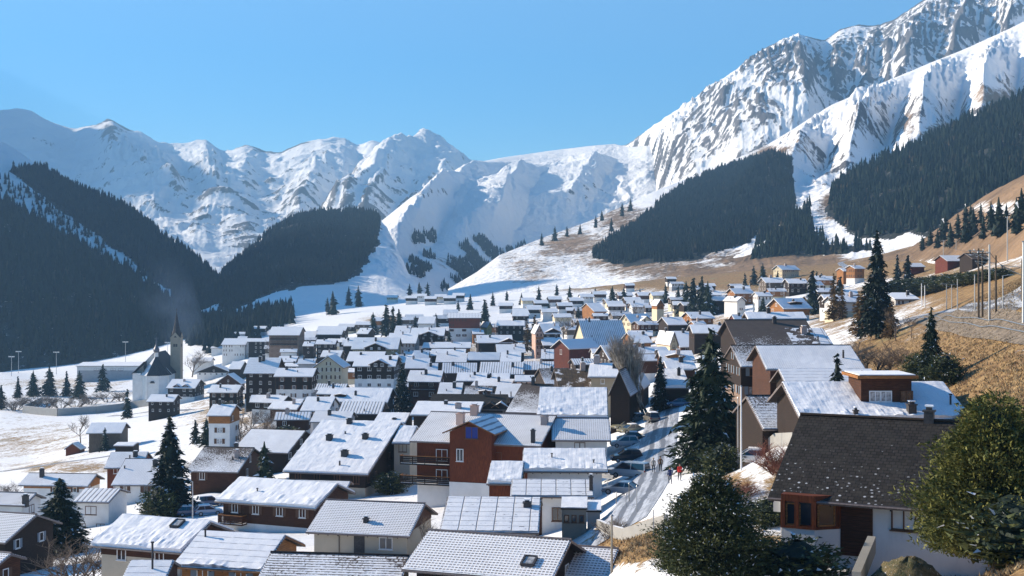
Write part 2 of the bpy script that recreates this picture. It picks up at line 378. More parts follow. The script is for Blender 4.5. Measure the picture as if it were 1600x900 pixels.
# main massif, upper right
S_main=mountain('mountain',
 [(700,330,4900),(880,290,4900),(930,260,4850),(960,236,4800),(1000,212,4500),(1040,185,4200),(1080,160,4100),(1110,136,4100),(1150,111,4000),(1190,81,4000),(1225,60,3950),(1245,55,3900),(1270,62,3900),(1290,66,3950),(1312,50,4000),(1342,40,4000),(1376,41,4000),(1400,30,3950),(1440,5,3900),(1480,-18,3900),(1600,-60,3900),(1900,-140,3900),(2200,-100,3900)],
 [(700,440,4650),(880,380,4600),(960,330,4500),(1005,320,4000),(1050,315,3100),(1200,300,2900),(1500,260,2900),(2200,200,2900)],900,320,72,M_alp,55,g=1.22,freq=3.4,crestamp=.16,ribs=16,sm=3,curv=.2,
 spurs=[(1240,1,1262,.12,130,210,44),(1170,1,1200,.15,40,50,50),(1450,1,1400,.2,95,34,60),(1405,1,1380,.3,60,22,36),(1372,1,1340,.3,60,24,40),(1312,1,1300,.35,60,24,34),(1090,1,1160,.1,40,50,50),(1040,1,1090,.1,30,40,40),(1520,1,1480,.3,80,30,50),(1600,1,1560,.2,90,40,60)],
 rock=lambda px,py,t:blob(px,py,[(1210,95,60,38,.42),(1130,150,50,26,.34),(1330,100,80,70,.36),(1480,40,140,90,.42),(1190,170,36,40,.34),(1050,250,50,40,.36),(1100,230,40,22,.34),(1380,60,60,50,.38),(1280,100,40,50,.38),(1000,250,30,40,.36),(1200,260,60,40,.34),(1120,190,60,30,.30)]))
# front shoulder of the massif with gullies, meadow at its foot
S_shoulder=mountain('mountain_shoulder',
 [(700,452,1450),(745,425,1550),(780,399,1650),(850,371,1800),(920,346,1950),(980,319,2050),(1020,300,2150),(1070,280,2300),(1120,262,2400),(1200,226,2600),(1250,195,2700),(1300,164,2800),(1350,142,2850),(1400,121,2900),(1450,100,2950),(1500,80,3000),(1550,58,3050),(1600,34,3100),(1900,-90,3200),(2200,-120,3200)],
 [(700,468,1250),(800,458,1150),(900,450,1120),(1000,440,1080),(1100,431,1050),(1200,422,1020),(1300,412,1000),(1500,395,1000),(2200,380,1000)],800,320,15,M_low,71,ampf=lambda px,t:np.clip((px-960)/220,.16,1),g=1.3,gb=True,freq=1.6,crestamp=.1,ribs=7,
 spurs=[(1290,1,1235,.4,60,120,46),(1400,1,1325,.4,75,50,44),(1345,.92,1290,.5,40,40,36),(1480,1,1430,.4,75,50,48),(1560,1,1530,.4,70,40,50),(1640,1,1640,.4,70,50,50)],
 rock=lambda px,py,t:blob(px,py,[(1240,210,70,24,.35),(1300,260,80,60,.5),(1410,190,70,55,.42),(1510,190,70,50,.42),(1570,130,60,25,.35),(1340,190,50,40,.32)]),
 bare=lambda px,py,t:np.where(px>1150,blob(px,py,[(1210,235,70,12,.65),(1480,210,60,22,.75),(1560,150,60,24,.6),(1420,200,22,45,.5),(1230,415,70,14,.9),(1260,220,60,12,.5)]),0)
   +blob(px,py,[(1090,425,180,26,.72),(900,385,100,44,.60),(980,345,80,42,.68),(830,420,80,34,.54),(1000,415,140,28,.66),(800,400,40,14,.45),(1140,405,70,24,.7),(1250,410,90,20,.9)]))
# forested knoll in the valley, centre left
S_knoll=mountain('forested_knoll',
 [(300,470,1900),(335,440,1950),(350,426,2000),(380,396,2050),(420,366,2150),(460,342,2200),(500,335,2200),(560,334,2200),(590,340,2150),(604,356,2050),(618,385,1900),(640,430,1750),(660,452,1650)],
 [(300,520,1200),(350,505,1250),(450,482,1300),(550,474,1400),(660,468,1450)],220,90,14,M_low,91,g=.9,gb=True,freq=1.0,crestamp=.4)
# left valley side
S_left2=mountain('mountain_flank',
 [(-900,-330,2300),(-600,-220,2250),(-300,10,2200),(-100,150,2150),(0,224,2100),(60,260,2050),(100,286,2000),(130,300,1950),(190,322,1900),(250,367,1850),(300,402,1800),(345,440,1700),(385,468,1600),(440,498,1500)],
 [(-900,560,1450),(-300,560,1450),(0,540,1450),(200,520,1420),(440,505,1380)],330,150,40,M_low,111,g=1.0,gb=True,freq=1.0,crestamp=.25,
 rock=lambda px,py,t:blob(px,py,[(40,290,140,70,.18)]))
S_left1=mountain('forested_flank',  # crest out of view on the left heightened to shade the valley floor
 [(-1600,-200,2000),(-1100,-226,1950),(-600,-250,1850),(-300,-30,1750),(-150,190,1680),(0,315,1600),(90,372,1520),(150,406,1460),(215,446,1400),(290,495,1330),(340,522,1290),(400,538,1260)],
 [(-1600,600,1060),(-300,595,1060),(0,584,1080),(100,582,1080),(200,580,1090),(300,572,1110),(400,545,1150)],330,150,16,M_low,131,g=.78,gb=True,freq=1.0,crestamp=.4)
# right: forested hill and sunny near slope
S_right1=mountain('forested_hill',
 [(1130,415,1250),(1165,400,1280),(1230,346,1350),(1280,306,1450),(1300,292,1480),(1350,262,1500),(1420,231,1500),(1480,201,1500),(1540,176,1500),(1600,150,1500),(1900,30,1500),(2200,-60,1500)],
 [(1130,424,1100),(1200,420,1100),(1300,410,1080),(1400,400,1040),(1600,385,960),(2200,380,900)],280,120,14,M_low,151,g=1.0,gb=True,freq=1.0,crestamp=.4,
 bare=lambda px,py,t:blob(px,py,[(1300,315,30,20,.8),(1290,330,30,20,.6)]))
S_right2=mountain('sunny_slope',
 [(1330,415,1060),(1370,400,1020),(1420,390,960),(1450,368,920),(1500,331,860),(1560,296,800),(1600,274,760),(1900,130,700),(2200,60,700)],
 [(1330,428,880),(1400,425,760),(1450,428,620),(1500,425,520),(1560,415,450),(1620,405,400),(2200,390,330)],220,110,5,M_low,171,g=.85,gb=True,freq=.8,crestamp=.5,
 bare=lambda px,py,t:np.maximum(.82,0)-blob(px,py,[(1560,325,50,14,.45),(1450,410,40,8,.3)]))

# ---------------------------------------------------------------- air
def haze():
    m=bpy.data.materials.new('valley_haze'); m.use_nodes=True; nt=m.node_tree; nt.nodes.clear()
    out=nt.nodes.new('ShaderNodeOutputMaterial'); v=nt.nodes.new('ShaderNodeVolumePrincipled')
    v.inputs['Color'].default_value=(.33,.63,1,1); v.inputs['Density'].default_value=.00012; v.inputs['Anisotropy'].default_value=.1
    nt.links.new(v.outputs[0],out.inputs['Volume'])
    b=MB(); b.box((-7400,-120,-400),(6400,9600,2700)); o=b.build('haze',m); tag(o,kind='stuff')
haze()
# ---------------------------------------------------------------- vegetation
def leafmat(name,c1,c2,scale=1.2,snowy=0.0,rough=.7):
    m,nt,b=newmat(name); n=N(nt); p=n.obj()
    f=n.noise(p,scale,3); c=n.mix(n.ramp(f,.3,.7),c1,c2)
    r=n.rnd(); c=n.mix(n.math('MULTIPLY',r,.35),c,tuple(x*.5 for x in c1))
    n.set(b.inputs['Base Color'],c); b.inputs['Roughness'].default_value=rough; b.inputs['Specular IOR Level'].default_value=.2
    return m
M_spruce=leafmat('spruce_needles',(.010,.022,.014),(.030,.048,.022),.9)
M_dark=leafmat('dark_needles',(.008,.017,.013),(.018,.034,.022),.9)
M_pine=leafmat('pine_needles',(.045,.056,.015),(.20,.19,.045),2.2)
M_arolla=leafmat('arolla_needles',(.026,.042,.016),(.125,.130,.042),2.0)
M_larch=leafmat('larch_twigs',(.085,.055,.025),(.20,.115,.04),1.2)
M_frost=plain('snow_on_twigs',(.72,.74,.77),.9)
M_bark=plain('bark',(.060,.045,.035),.9,0,.5,3)
M_twig=plain('bare_twigs',(.15,.115,.09),.9,0,.4,2)
M_twigred=plain('red_twigs',(.20,.075,.05),.9,0,.4,2)
M_birch=plain('pale_bark',(.36,.31,.25),.85,0,.4,2)

def sprays(H,rfun,nb,ns,leaf,droop=.25,up=0.0,seed=1,h0=.04,frost=.05,jag=.25,s0=.12,lump=0.0):
    """crown of drooping boughs, each a row of small needle sprays (triangles)"""
    g=np.random.default_rng(seed)
    h=h0+(1-h0)*(1-np.sqrt(g.random(nb)))*.995 if up<.5 else h0+(1-h0)*g.random(nb)**.9
    ph=g.random(nb)*2*np.pi
    Lb=np.array([rfun(x) for x in h])*(1-jag+2*jag*g.random(nb))+H*.004
    if lump: Lb=Lb*(1+lump*(np.sin(3*ph+9*h+seed)+.8*np.sin(5*ph-17*h+seed*2)+.7*np.sin(8*ph+31*h)))
    s=np.linspace(s0,1,ns)[None,:]*np.ones((nb,1)); s=np.clip(s+g.normal(0,.04,s.shape),.05,1.03)
    rad=Lb[:,None]*s; z=h[:,None]*H+up*rad*.7-droop*rad*s+g.normal(0,.02*H**.5,s.shape)
    a=ph[:,None]+g.normal(0,.10,s.shape)/(s+.15)*.6
    c=np.stack([rad*np.cos(a),rad*np.sin(a),z],-1).reshape(-1,3)
    d=np.stack([np.cos(a),np.sin(a),np.full_like(a,-droop*1.3+up)],-1).reshape(-1,3)
    n_=len(c); d+=g.normal(0,.45,d.shape); d/=np.linalg.norm(d,axis=1)[:,None]
    sd=np.cross(d,g.normal(0,1,d.shape)+np.array([0,0,.9])); sd/=np.linalg.norm(sd,axis=1)[:,None]+1e-6
    ls=(leaf*(.6+.8*g.random(n_)))[:,None]
    v=np.stack([c-d*ls*.5+sd*ls*.32,c-d*ls*.5-sd*ls*.32,c+d*ls],1).reshape(-1,3)
    f=np.arange(n_*3).reshape(-1,3)
    mi=(g.random(n_)<frost*(.3+1.4*(c[:,2]/H))).astype(int)
    return v,f,mi
def core(H,rfun,k=.62,sides=9,rings=10,h0=.05,seed=3):
    g=np.random.default_rng(seed); v=[];f=[]
    for i in range(rings+1):
        h=h0+(.97-h0)*i/rings
        for j in range(sides):
            r=rfun(h)*k*(.75+.5*g.random()); a=2*np.pi*(j+.5*(i%2))/sides; v.append((r*np.cos(a),r*np.sin(a),h*H-.1*H*.15*r))
    for i in range(rings):
        for j in range(sides):
            a=i*sides+j;b=i*sides+(j+1)%sides; f+= [(a,b,b+sides),(a,b+sides,a+sides)]
    return np.array(v),np.array(f),np.zeros(len(f),int)
def join(parts):
    V=[];Fc=[];M=[];o=0
    for v,f,m in parts: V.append(v);Fc.append(f+o);M.append(m);o+=len(v)
    return np.concatenate(V),np.concatenate(Fc),np.concatenate(M)
def spruce_crown(name,H,wid,nb,ns,leaf,mat,seed,frost=.05,droop=.3,power=.85,h0=.06,k=.55):
    rf=lambda h: wid*(max(0,1-h)**power)*(.9+.1*math.sin(h*40))*min(1,(h-h0+.05)*14+.4)
    v,f,m=join([core(H,rf,k,9,12,h0,seed+1),sprays(H,rf,nb,ns,leaf,droop,0,seed,h0,frost)])
    return np_mesh(name,v,f,[mat,M_frost],False,None,m)
def round_crown(name,H,wid,nb,ns,leaf,mat,seed,frost=.05,h0=.03,k=.62,egg=False,pw=.52):
    if egg: rf=lambda h: wid*max(.02,1-h)**pw*min(1,.72+h*1.6)*(1+.10*math.sin(h*23))
    else: rf=lambda h: wid*max(.02,(1-max(0,(h-.34)/.66)**2.2))**.7*min(1,.62+h*1.3)*(1+.06*math.sin(h*19))
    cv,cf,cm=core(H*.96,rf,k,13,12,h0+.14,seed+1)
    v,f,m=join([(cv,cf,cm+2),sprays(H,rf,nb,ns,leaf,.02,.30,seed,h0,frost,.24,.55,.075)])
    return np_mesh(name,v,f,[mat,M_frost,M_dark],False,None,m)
def trunk_mesh(name,H,r,mat,n=7):
    b=MB(); b.tube([(0,0,-.8),(0,0,H*.3),(.02*H*.1,0,H*.7),(0,0,H*.97)],[r*1.25,r*.85,r*.45,r*.08],n); return b.mesh(name,mat,True)
def bare_mesh(name,H,seed,mat,spread=.5,levels=4,r0=.12,nside=4,narrow=False,stems=1,dens=4):
    g=random.Random(seed); b=MB()
    def grow(p,d,L,r,lv):
        q=[p]; dd=d.copy()
        for i in range(3):
            dd=(dd+Vector((g.uniform(-1,1),g.uniform(-1,1),g.uniform(-.3,.6)))*.14).normalized(); q.append(q[-1]+dd*L/3)
        b.tube(q,[r,r*.82,r*.66,r*.5],nside if lv>1 else 3,0,False)
        if lv==0: return
        for k in range(dens+g.randint(0,2)):
            t=g.uniform(.35,1); i=min(2,int(t*3)); pp=q[i].lerp(q[i+1],t*3-i)
            s=spread*(.35 if narrow else 1)
            ax=Vector((g.uniform(-1,1),g.uniform(-1,1),g.uniform(-.2,.4))).normalized()
            nd=(dd+ax*s*1.6+Vector((0,0,.35 if narrow else .12))).normalized()
            grow(pp,nd,L*g.uniform(.5,.72),r*.5,lv-1)
    for s_ in range(stems):
        a=g.uniform(0,6.28); o=Vector((math.cos(a),math.sin(a),0))*(0 if stems==1 else H*.10*g.random())
        d0=Vector((math.cos(a)*.1,math.sin(a)*.1,1)) if stems==1 else Vector((math.cos(a)*spread,math.sin(a)*spread,1)).normalized()
        grow(o+Vector((0,0,-.3)),d0.normalized(),H*(.5 if not narrow else .55),r0,levels)
    me=b.mesh(name,mat,True); return me

PROTO={}
def P(key):
    if key in PROTO: return PROTO[key]
    k,i=key
    if k=='spruce':   # 10 m reference
        pr=(10,[('crown',spruce_crown('spruce_crown',10,[2.5,2.1,2.8][i],[130,120,150][i],7,.62,M_dark if i<2 else M_spruce,20+i,.05,.32)),('trunk',trunk_mesh('spruce_trunk',9.5,.16,M_bark,5))])
    elif k=='spruce_hi':
        pr=(10,[('crown',spruce_crown('spruce_crown',10,[2.7,2.2,3.0][i],[620,560,700][i],12,.30,[M_spruce,M_dark,M_spruce][i],30+i,[.035,.05,.03][i],.30)),('trunk',trunk_mesh('spruce_trunk',9.6,.20,M_bark))])
    elif k=='far':
        pr=(10,[('crown',spruce_crown('spruce_crown',10,[2.2,2.6,1.9][i],46,5,1.0,M_dark,40+i,.02,.25,k=.7)),('trunk',trunk_mesh('spruce_trunk',9,.2,M_bark,4))])
    elif k=='arolla':
        pr=(6,[('crown',round_crown('pine_crown',6,3.55,6500,9,.115,M_arolla,51+i,.03,egg=True,pw=.66)),('trunk',trunk_mesh('pine_trunk',4.5,.22,M_bark))])
    elif k=='pine':
        pr=(6,[('crown',round_crown('pine_crown',6,3.4,7500,9,.11,M_pine,61+i,.0,h0=.09,egg=True)),('trunk',trunk_mesh('pine_trunk',4.5,.22,M_bark))])
    elif k=='bush':
        pr=(2,[('foliage',round_crown('bush_foliage',2,1.2,520,5,.12,M_arolla,66+i,.03))])
    elif k=='larch':
        pr=(10,[('crown',spruce_crown('larch_crown',10,2.1,190,7,.42,M_larch,71+i,.0,.15,.8,k=.18)),('trunk',trunk_mesh('larch_trunk',9.5,.16,M_bark,5))])
    elif k=='bare':
        pr=(8,[('branches',bare_mesh('bare_branches',8,81+i,M_twig,.55,4,.15,4))])
    elif k=='poplar':
        pr=(10,[('branches',bare_mesh('poplar_branches',10,91+i,M_birch,.5,4,.16,4,True,4,5))])
    elif k=='shrub':
        pr=(3,[('twigs',bare_mesh('shrub_twigs',3,101+i,M_twig,.75,3,.05,3,False,10,3))])
    elif k=='redshrub':
        pr=(2,[('twigs',bare_mesh('shrub_twigs',2,111+i,M_twigred,.8,3,.035,3,False,16,4))])
    PROTO[key]=pr; return pr
CAT={'spruce':'spruce','spruce_hi':'spruce','far':'spruce','arolla':'pine tree','pine':'pine tree','bush':'bush','larch':'larch','bare':'bare tree','poplar':'bare tree','shrub':'bare shrub','redshrub':'bare shrub'}
NAM={'spruce':'spruce_tree','spruce_hi':'spruce_tree','far':'spruce_tree','arolla':'pine_tree','pine':'pine_tree','bush':'evergreen_bush','larch':'larch_tree','bare':'bare_tree','poplar':'bare_tree','shrub':'bare_shrub','redshrub':'red_shrub'}
GRP={'spruce':'spruces standing in the village','spruce_hi':'spruces standing in the village','far':'spruces on the slopes around the village','arolla':'pines near the camera','pine':'pines near the camera','bush':'evergreen bushes','larch':'larches by the village','bare':'leafless trees in the village','poplar':'leafless trees in the village','shrub':'leafless shrubs','redshrub':'leafless shrubs'}
def tree(kind,var,px,pytop,pybase,label,Y=None,wide=1.0,group=None,h=None):
    """a tree whose foot is seen at (px, pybase) and whose tip is at pytop"""
    if Y is None: Y=hit(px,pybase,0)
    X=(px-800)/F*Y; z=gz(X,Y)
    Hh=h or (HZ-pytop)/F*Y-z
    H0,parts=P((kind,var)); s=Hh/H0
    o=empty(NAM[kind],(X,Y,z-.1),random.uniform(0,6.28)); o.scale=(s*wide,s*wide,s)
    for nm,me in parts: mobj(nm,me,o)
    tag(o,label,CAT[kind],group or GRP[kind]); return o

# ---- woods that read as one mass
def forest(name,surfs,polys,n,hmin,hmax,seed,label_mat,thin=.0,holes=(),ground=None):
    g=np.random.default_rng(seed); pts=[]
    def keep(px,py):
        k=np.zeros(len(px),bool)
        w1=fbm(px/16.0,py/11.0,3,seed); w2=fbm(px/16.0,py/11.0,3,seed+7); jx=px+18*w1+g.normal(0,6,len(px)); jy=py+11*w2+g.normal(0,4,len(px))
        for po in polys: k|=inpoly(jx,jy,po)
        for (cx,cy,rx,ry) in holes: k&=(((jx-cx)/rx)**2+((jy-cy)/ry)**2>1)
        return k
    if ground:
        x0,x1,y0,y1=ground
        px=g.uniform(x0,x1,n*6); Y=np.exp(g.uniform(math.log(y0),math.log(y1),n*6)); X=(px-800)/F*Y; Z=ground_z(X,Y); py=HZ-F*Z/Y
        k=keep(px,py); pts.append(np.c_[X,Y,Z][k][:n])
    for sn in surfs:
        px,t,X,Y,Z,PY=SURF[sn]; nr_,nc_=X.shape
        A=np.abs((X[:-1,1:]-X[:-1,:-1])*(Y[1:,:-1]-Y[:-1,:-1])); A=A*(t[:-1,None]>0)*(t[:-1,None]<1.04)
        PYm=PY[:-1,:-1]; PXm=np.broadcast_to(px[None,:-1],PYm.shape)
        inside=np.zeros(PYm.shape,bool)
        for po in polys: inside|=inpoly(PXm,PYm,po)
        A=A*(inside+1e-9); A=A.ravel()/A.sum()
        c=g.choice(A.size,size=int(n*1.5),p=A); i,j=np.unravel_index(c,PYm.shape); a=g.random(len(c)); b=g.random(len(c))
        def it(Q): return (Q[i,j]*(1-a)+Q[i+1,j]*a)*(1-b)+(Q[i,j+1]*(1-a)+Q[i+1,j+1]*a)*b
        x,y,z=it(X),it(Y),it(Z); k=keep(800+F*x/y,HZ-F*z/y)
        if thin:
            k&=(fbm(x/70,y/110,3,seed)>-.5+thin)
        pts.append(np.c_[x,y,z][k][:n])
    Pt=np.concatenate(pts); m_=len(Pt)
    H=g.uniform(hmin,hmax,m_)*(.8+.3*g.random(m_)); W=H*g.uniform(.15,.22,m_)
    tiers=3; sides=6; V=[];Fc=[]
    base=0
    for ti in range(tiers):
        f0=ti/tiers; z0=H*(.06+.92*f0*.95); z1=np.minimum(H,z0+H*(.48 if ti<tiers-1 else .3))
        rr=W*(1-f0)**.8
        ap=np.stack([Pt[:,0],Pt[:,1],Pt[:,2]+z1],-1)[:,None,:]
        a=np.arange(sides)[None,:]*2*np.pi/sides+g.random((m_,1))*6.28
        r=rr[:,None]*(.6+.8*g.random((m_,sides)))
        rim=np.stack([Pt[:,0,None]+r*np.cos(a),Pt[:,1,None]+r*np.sin(a),(Pt[:,2]+z0)[:,None]-.06*H[:,None]*g.random((m_,sides))],-1)
        vv=np.concatenate([ap,rim],1).reshape(-1,3); V.append(vv)
        o=base+np.arange(m_)[:,None]*(sides+1); k=np.arange(sides)[None,:]
        f=np.stack([np.broadcast_to(o,(m_,sides)),o+1+k,o+1+(k+1)%sides],-1).reshape(-1,3); Fc.append(f); base+=len(vv)
    tint=np.concatenate([np.repeat(g.random(m_),sides+1)]*tiers) if False else np.tile(np.repeat(g.random(m_),sides+1),tiers)
    o=mobj(name,np_mesh(name,np.concatenate(V),np.concatenate(Fc),label_mat,False,{'tint':tint})); tag(o,kind='stuff'); return o
def forestmat(name,c1,c2,warm=(.06,.045,.03),wf=.12):
    m,nt,b=newmat(name); n=N(nt); t=n.attr('tint')
    c=n.mix(t,c1,c2); c=n.mix(n.math('MULTIPLY',n.ramp(n.noise(n.pos(),.03,3),.55,.75),n.math('GREATER_THAN',t,1-wf*3)),c,warm)
    n.set(b.inputs['Base Color'],c); b.inputs['Roughness'].default_value=.9; b.inputs['Specular IOR Level'].default_value=.05; return m
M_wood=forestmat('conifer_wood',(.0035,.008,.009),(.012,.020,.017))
M_wood2=forestmat('conifer_wood_sunny',(.006,.013,.011),(.020,.030,.021),(.10,.07,.04),.2)  # lighter, warmer copy of the wood tone: sunlight put into the colour
forest('forest',[S_left1],WP['left1'],19000,12,21,1,M_wood,holes=[(12,488,14,14),(105,475,22,10),(118,488,8,10),(20,530,14,10)])
forest('forest',[S_left2],WP['left2'],7500,11,18,2,M_wood,holes=[(122,294,10,3),(440,420,4,30)])
forest('forest',[S_left2],[[(0,272),(60,306),(120,345),(190,398),(250,440),(250,470),(180,425),(100,375),(0,318)]],260,8,15,12,M_wood)
forest('forest',[S_knoll],WP['knoll'],7500,9,15,3,M_wood,thin=.12,holes=[(437,415,4,30)])
forest('forest',[S_pass],WP['pass'],2200,9,15,4,M_wood,thin=.42)
forest('forest',[S_shoulder],WP['shoulder'],11000,8,14,5,M_wood,thin=.14)
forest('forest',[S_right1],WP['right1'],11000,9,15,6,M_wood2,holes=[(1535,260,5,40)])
forest('forest',[],[[(290,485),(335,445),(400,436),(448,470),(456,506),(420,516),(370,540),(330,548),(290,536)]],700,11,19,7,M_wood,holes=[(345,478,30,5),(410,462,26,5),(405,528,14,8)],ground=(285,460,900,1350))

# dry grass standing on the sunny banks
def dry_grass():
    g=np.random.default_rng(77); n_=60000; px=g.uniform(940,1750,n_); Y=np.exp(g.uniform(math.log(50),math.log(230),n_)); X=(px-800)/F*Y; Z=ground_z(X,Y); py=HZ-F*Z/Y
    Z=Z+np.clip(Y/900,.05,1.2)*fbm(X/40,Y/40,4,2)*.8*np.clip((Y-45)/60,0,1)
    b=blob(px,py,GBARE)+.35*fbm(X/2.5,Y/2.5,3,8); k=(b>.62)&~((px<1100)&(py<835)&(py>600)); X,Y,Z=X[k],Y[k],Z[k]; m_=len(X); q=5
    c=np.repeat(np.c_[X,Y,Z],q,0)+np.c_[g.normal(0,.14,m_*q),g.normal(0,.14,m_*q),np.full(m_*q,-.05)]
    a=g.random(m_*q)*6.28; h=g.uniform(.08,.30,m_*q); l=g.uniform(.2,.7,m_*q); w_=.045
    d=np.c_[np.cos(a),np.sin(a),0*a]; sd=np.c_[-np.sin(a),np.cos(a),0*a]*w_
    tip=c+d*(l*.9)[:,None]*h[:,None]*2+np.c_[0*h,0*h,h]
    v=np.stack([c-sd,c+sd,tip],1).reshape(-1,3); t=np.repeat(np.repeat(g.random(m_),q),3)
    m,nt,bb=newmat('dry_grass_blades'); n=N(nt); tt=n.attr('tint'); n.set(bb.inputs['Base Color'],n.mix(tt,(.12,.08,.04),(.40,.29,.15))); bb.inputs['Roughness'].default_value=.9
    tag(mobj('dry_grass',np_mesh('dry_grass',v,np.arange(len(v)).reshape(-1,3),m,False,{'tint':t})),kind='stuff')
dry_grass()
# ---------------------------------------------------------------- building materials
def woodmat(name,c,vert=False):
    m,nt,b=newmat(name); n=N(nt); p=n.obj()
    x,y,z=n.sep(p); q=n.math('ADD',x,y) if vert else z
    fr=n.math('FRACT',n.math('MULTIPLY',q,5.5 if vert else 5.0)); gap=n.math('LESS_THAN',fr,.12)
    st=n.noise(n.scale(p,(9,9,1.2) if vert else (1.2,1.2,9)),1.2,5,.65); big=n.noise(p,.45,3)
    cc=n.mix(n.ramp(st,.3,.75),tuple(v*.55 for v in c),tuple(min(1,v*1.35) for v in c))
    cc=n.mix(n.ramp(big,.35,.75),cc,tuple(v*.7 for v in c)); cc=n.mix(n.math('MULTIPLY',gap,.7),cc,tuple(v*.2 for v in c))
    n.set(b.inputs['Base Color'],cc); b.inputs['Roughness'].default_value=.75; b.inputs['Specular IOR Level'].default_value=.25
    n.set(b.inputs['Normal'],n.bump(n.math('SUBTRACT',st,gap),.35,.02)); return m
def plaster(name,c):
    m,nt,b=newmat(name); n=N(nt); p=n.obj()
    a=n.noise(p,.5,4,.6); d=n.noise(n.scale(p,(2.5,2.5,.35)),.9,4,.65); f=n.noise(p,9,3)
    cc=n.mix(n.ramp(a,.3,.75),c,tuple(v*.86 for v in c)); cc=n.mix(n.math('MULTIPLY',n.ramp(d,.55,.8),.35),cc,tuple(v*.62 for v in c))
    n.set(b.inputs['Base Color'],cc); b.inputs['Roughness'].default_value=.88; b.inputs['Specular IOR Level'].default_value=.15
    n.set(b.inputs['Normal'],n.bump(f,.25,.02)); return m
WALL={'dark':woodmat('dark_timber',(.026,.014,.009)),'brown':woodmat('brown_timber',(.075,.027,.012)),'red':woodmat('red_brown_timber',(.17,.040,.012),True),
 'orange':woodmat('golden_timber',(.36,.15,.045)),'greywood':woodmat('weathered_timber',(.13,.10,.075),True),'barnred':woodmat('barn_red_timber',(.14,.028,.014),True),
 'white':plaster('white_plaster',(.72,.70,.67)),'cream':plaster('cream_plaster',(.66,.57,.40)),'beige':plaster('beige_plaster',(.50,.43,.33)),'tan':plaster('tan_plaster',(.40,.32,.22)),
 'grey':plaster('grey_plaster',(.36,.36,.37)),'pink':plaster('pink_plaster',(.60,.40,.32)),'yellow':plaster('yellow_plaster',(.72,.55,.24)),'olive':plaster('olive_plaster',(.26,.25,.17)),'brick':plaster('brick_red_render',(.20,.060,.036)),'taupe':plaster('taupe_plaster',(.24,.17,.13))}
M_eave=woodmat('eave_boards',(.040,.026,.018)); M_fascia=plain('fascia_metal',(.16,.13,.12),.5,0,.2)
M_fascia_o=woodmat('light_fascia',(.30,.14,.06))
M_glass=plain('window_glass',(.020,.026,.035),.08,0,0,1,.8); M_wframe=plain('white_window_frame',(.72,.71,.69),.6); M_bframe=plain('brown_window_frame',(.13,.06,.03),.6)
M_curtain=plain('curtained_glass',(.34,.34,.34),.25,0,.5,3,.6); M_shut=plain('shutter',(.10,.05,.03),.7); M_shutg=plain('grey_shutter',(.16,.20,.24),.7); M_blueb=plain('blue_blind',(.02,.035,.22),.5)
M_chim=plaster('chimney_render',(.42,.34,.31)); M_chimdk=plain('dark_chimney',(.05,.045,.045),.6,0,.3); M_metal=plain('zinc',(.28,.29,.30),.4,.6); M_concrete=plaster('concrete',(.34,.33,.31)); M_stone=plaster('rubble_stone',(.30,.27,.22))
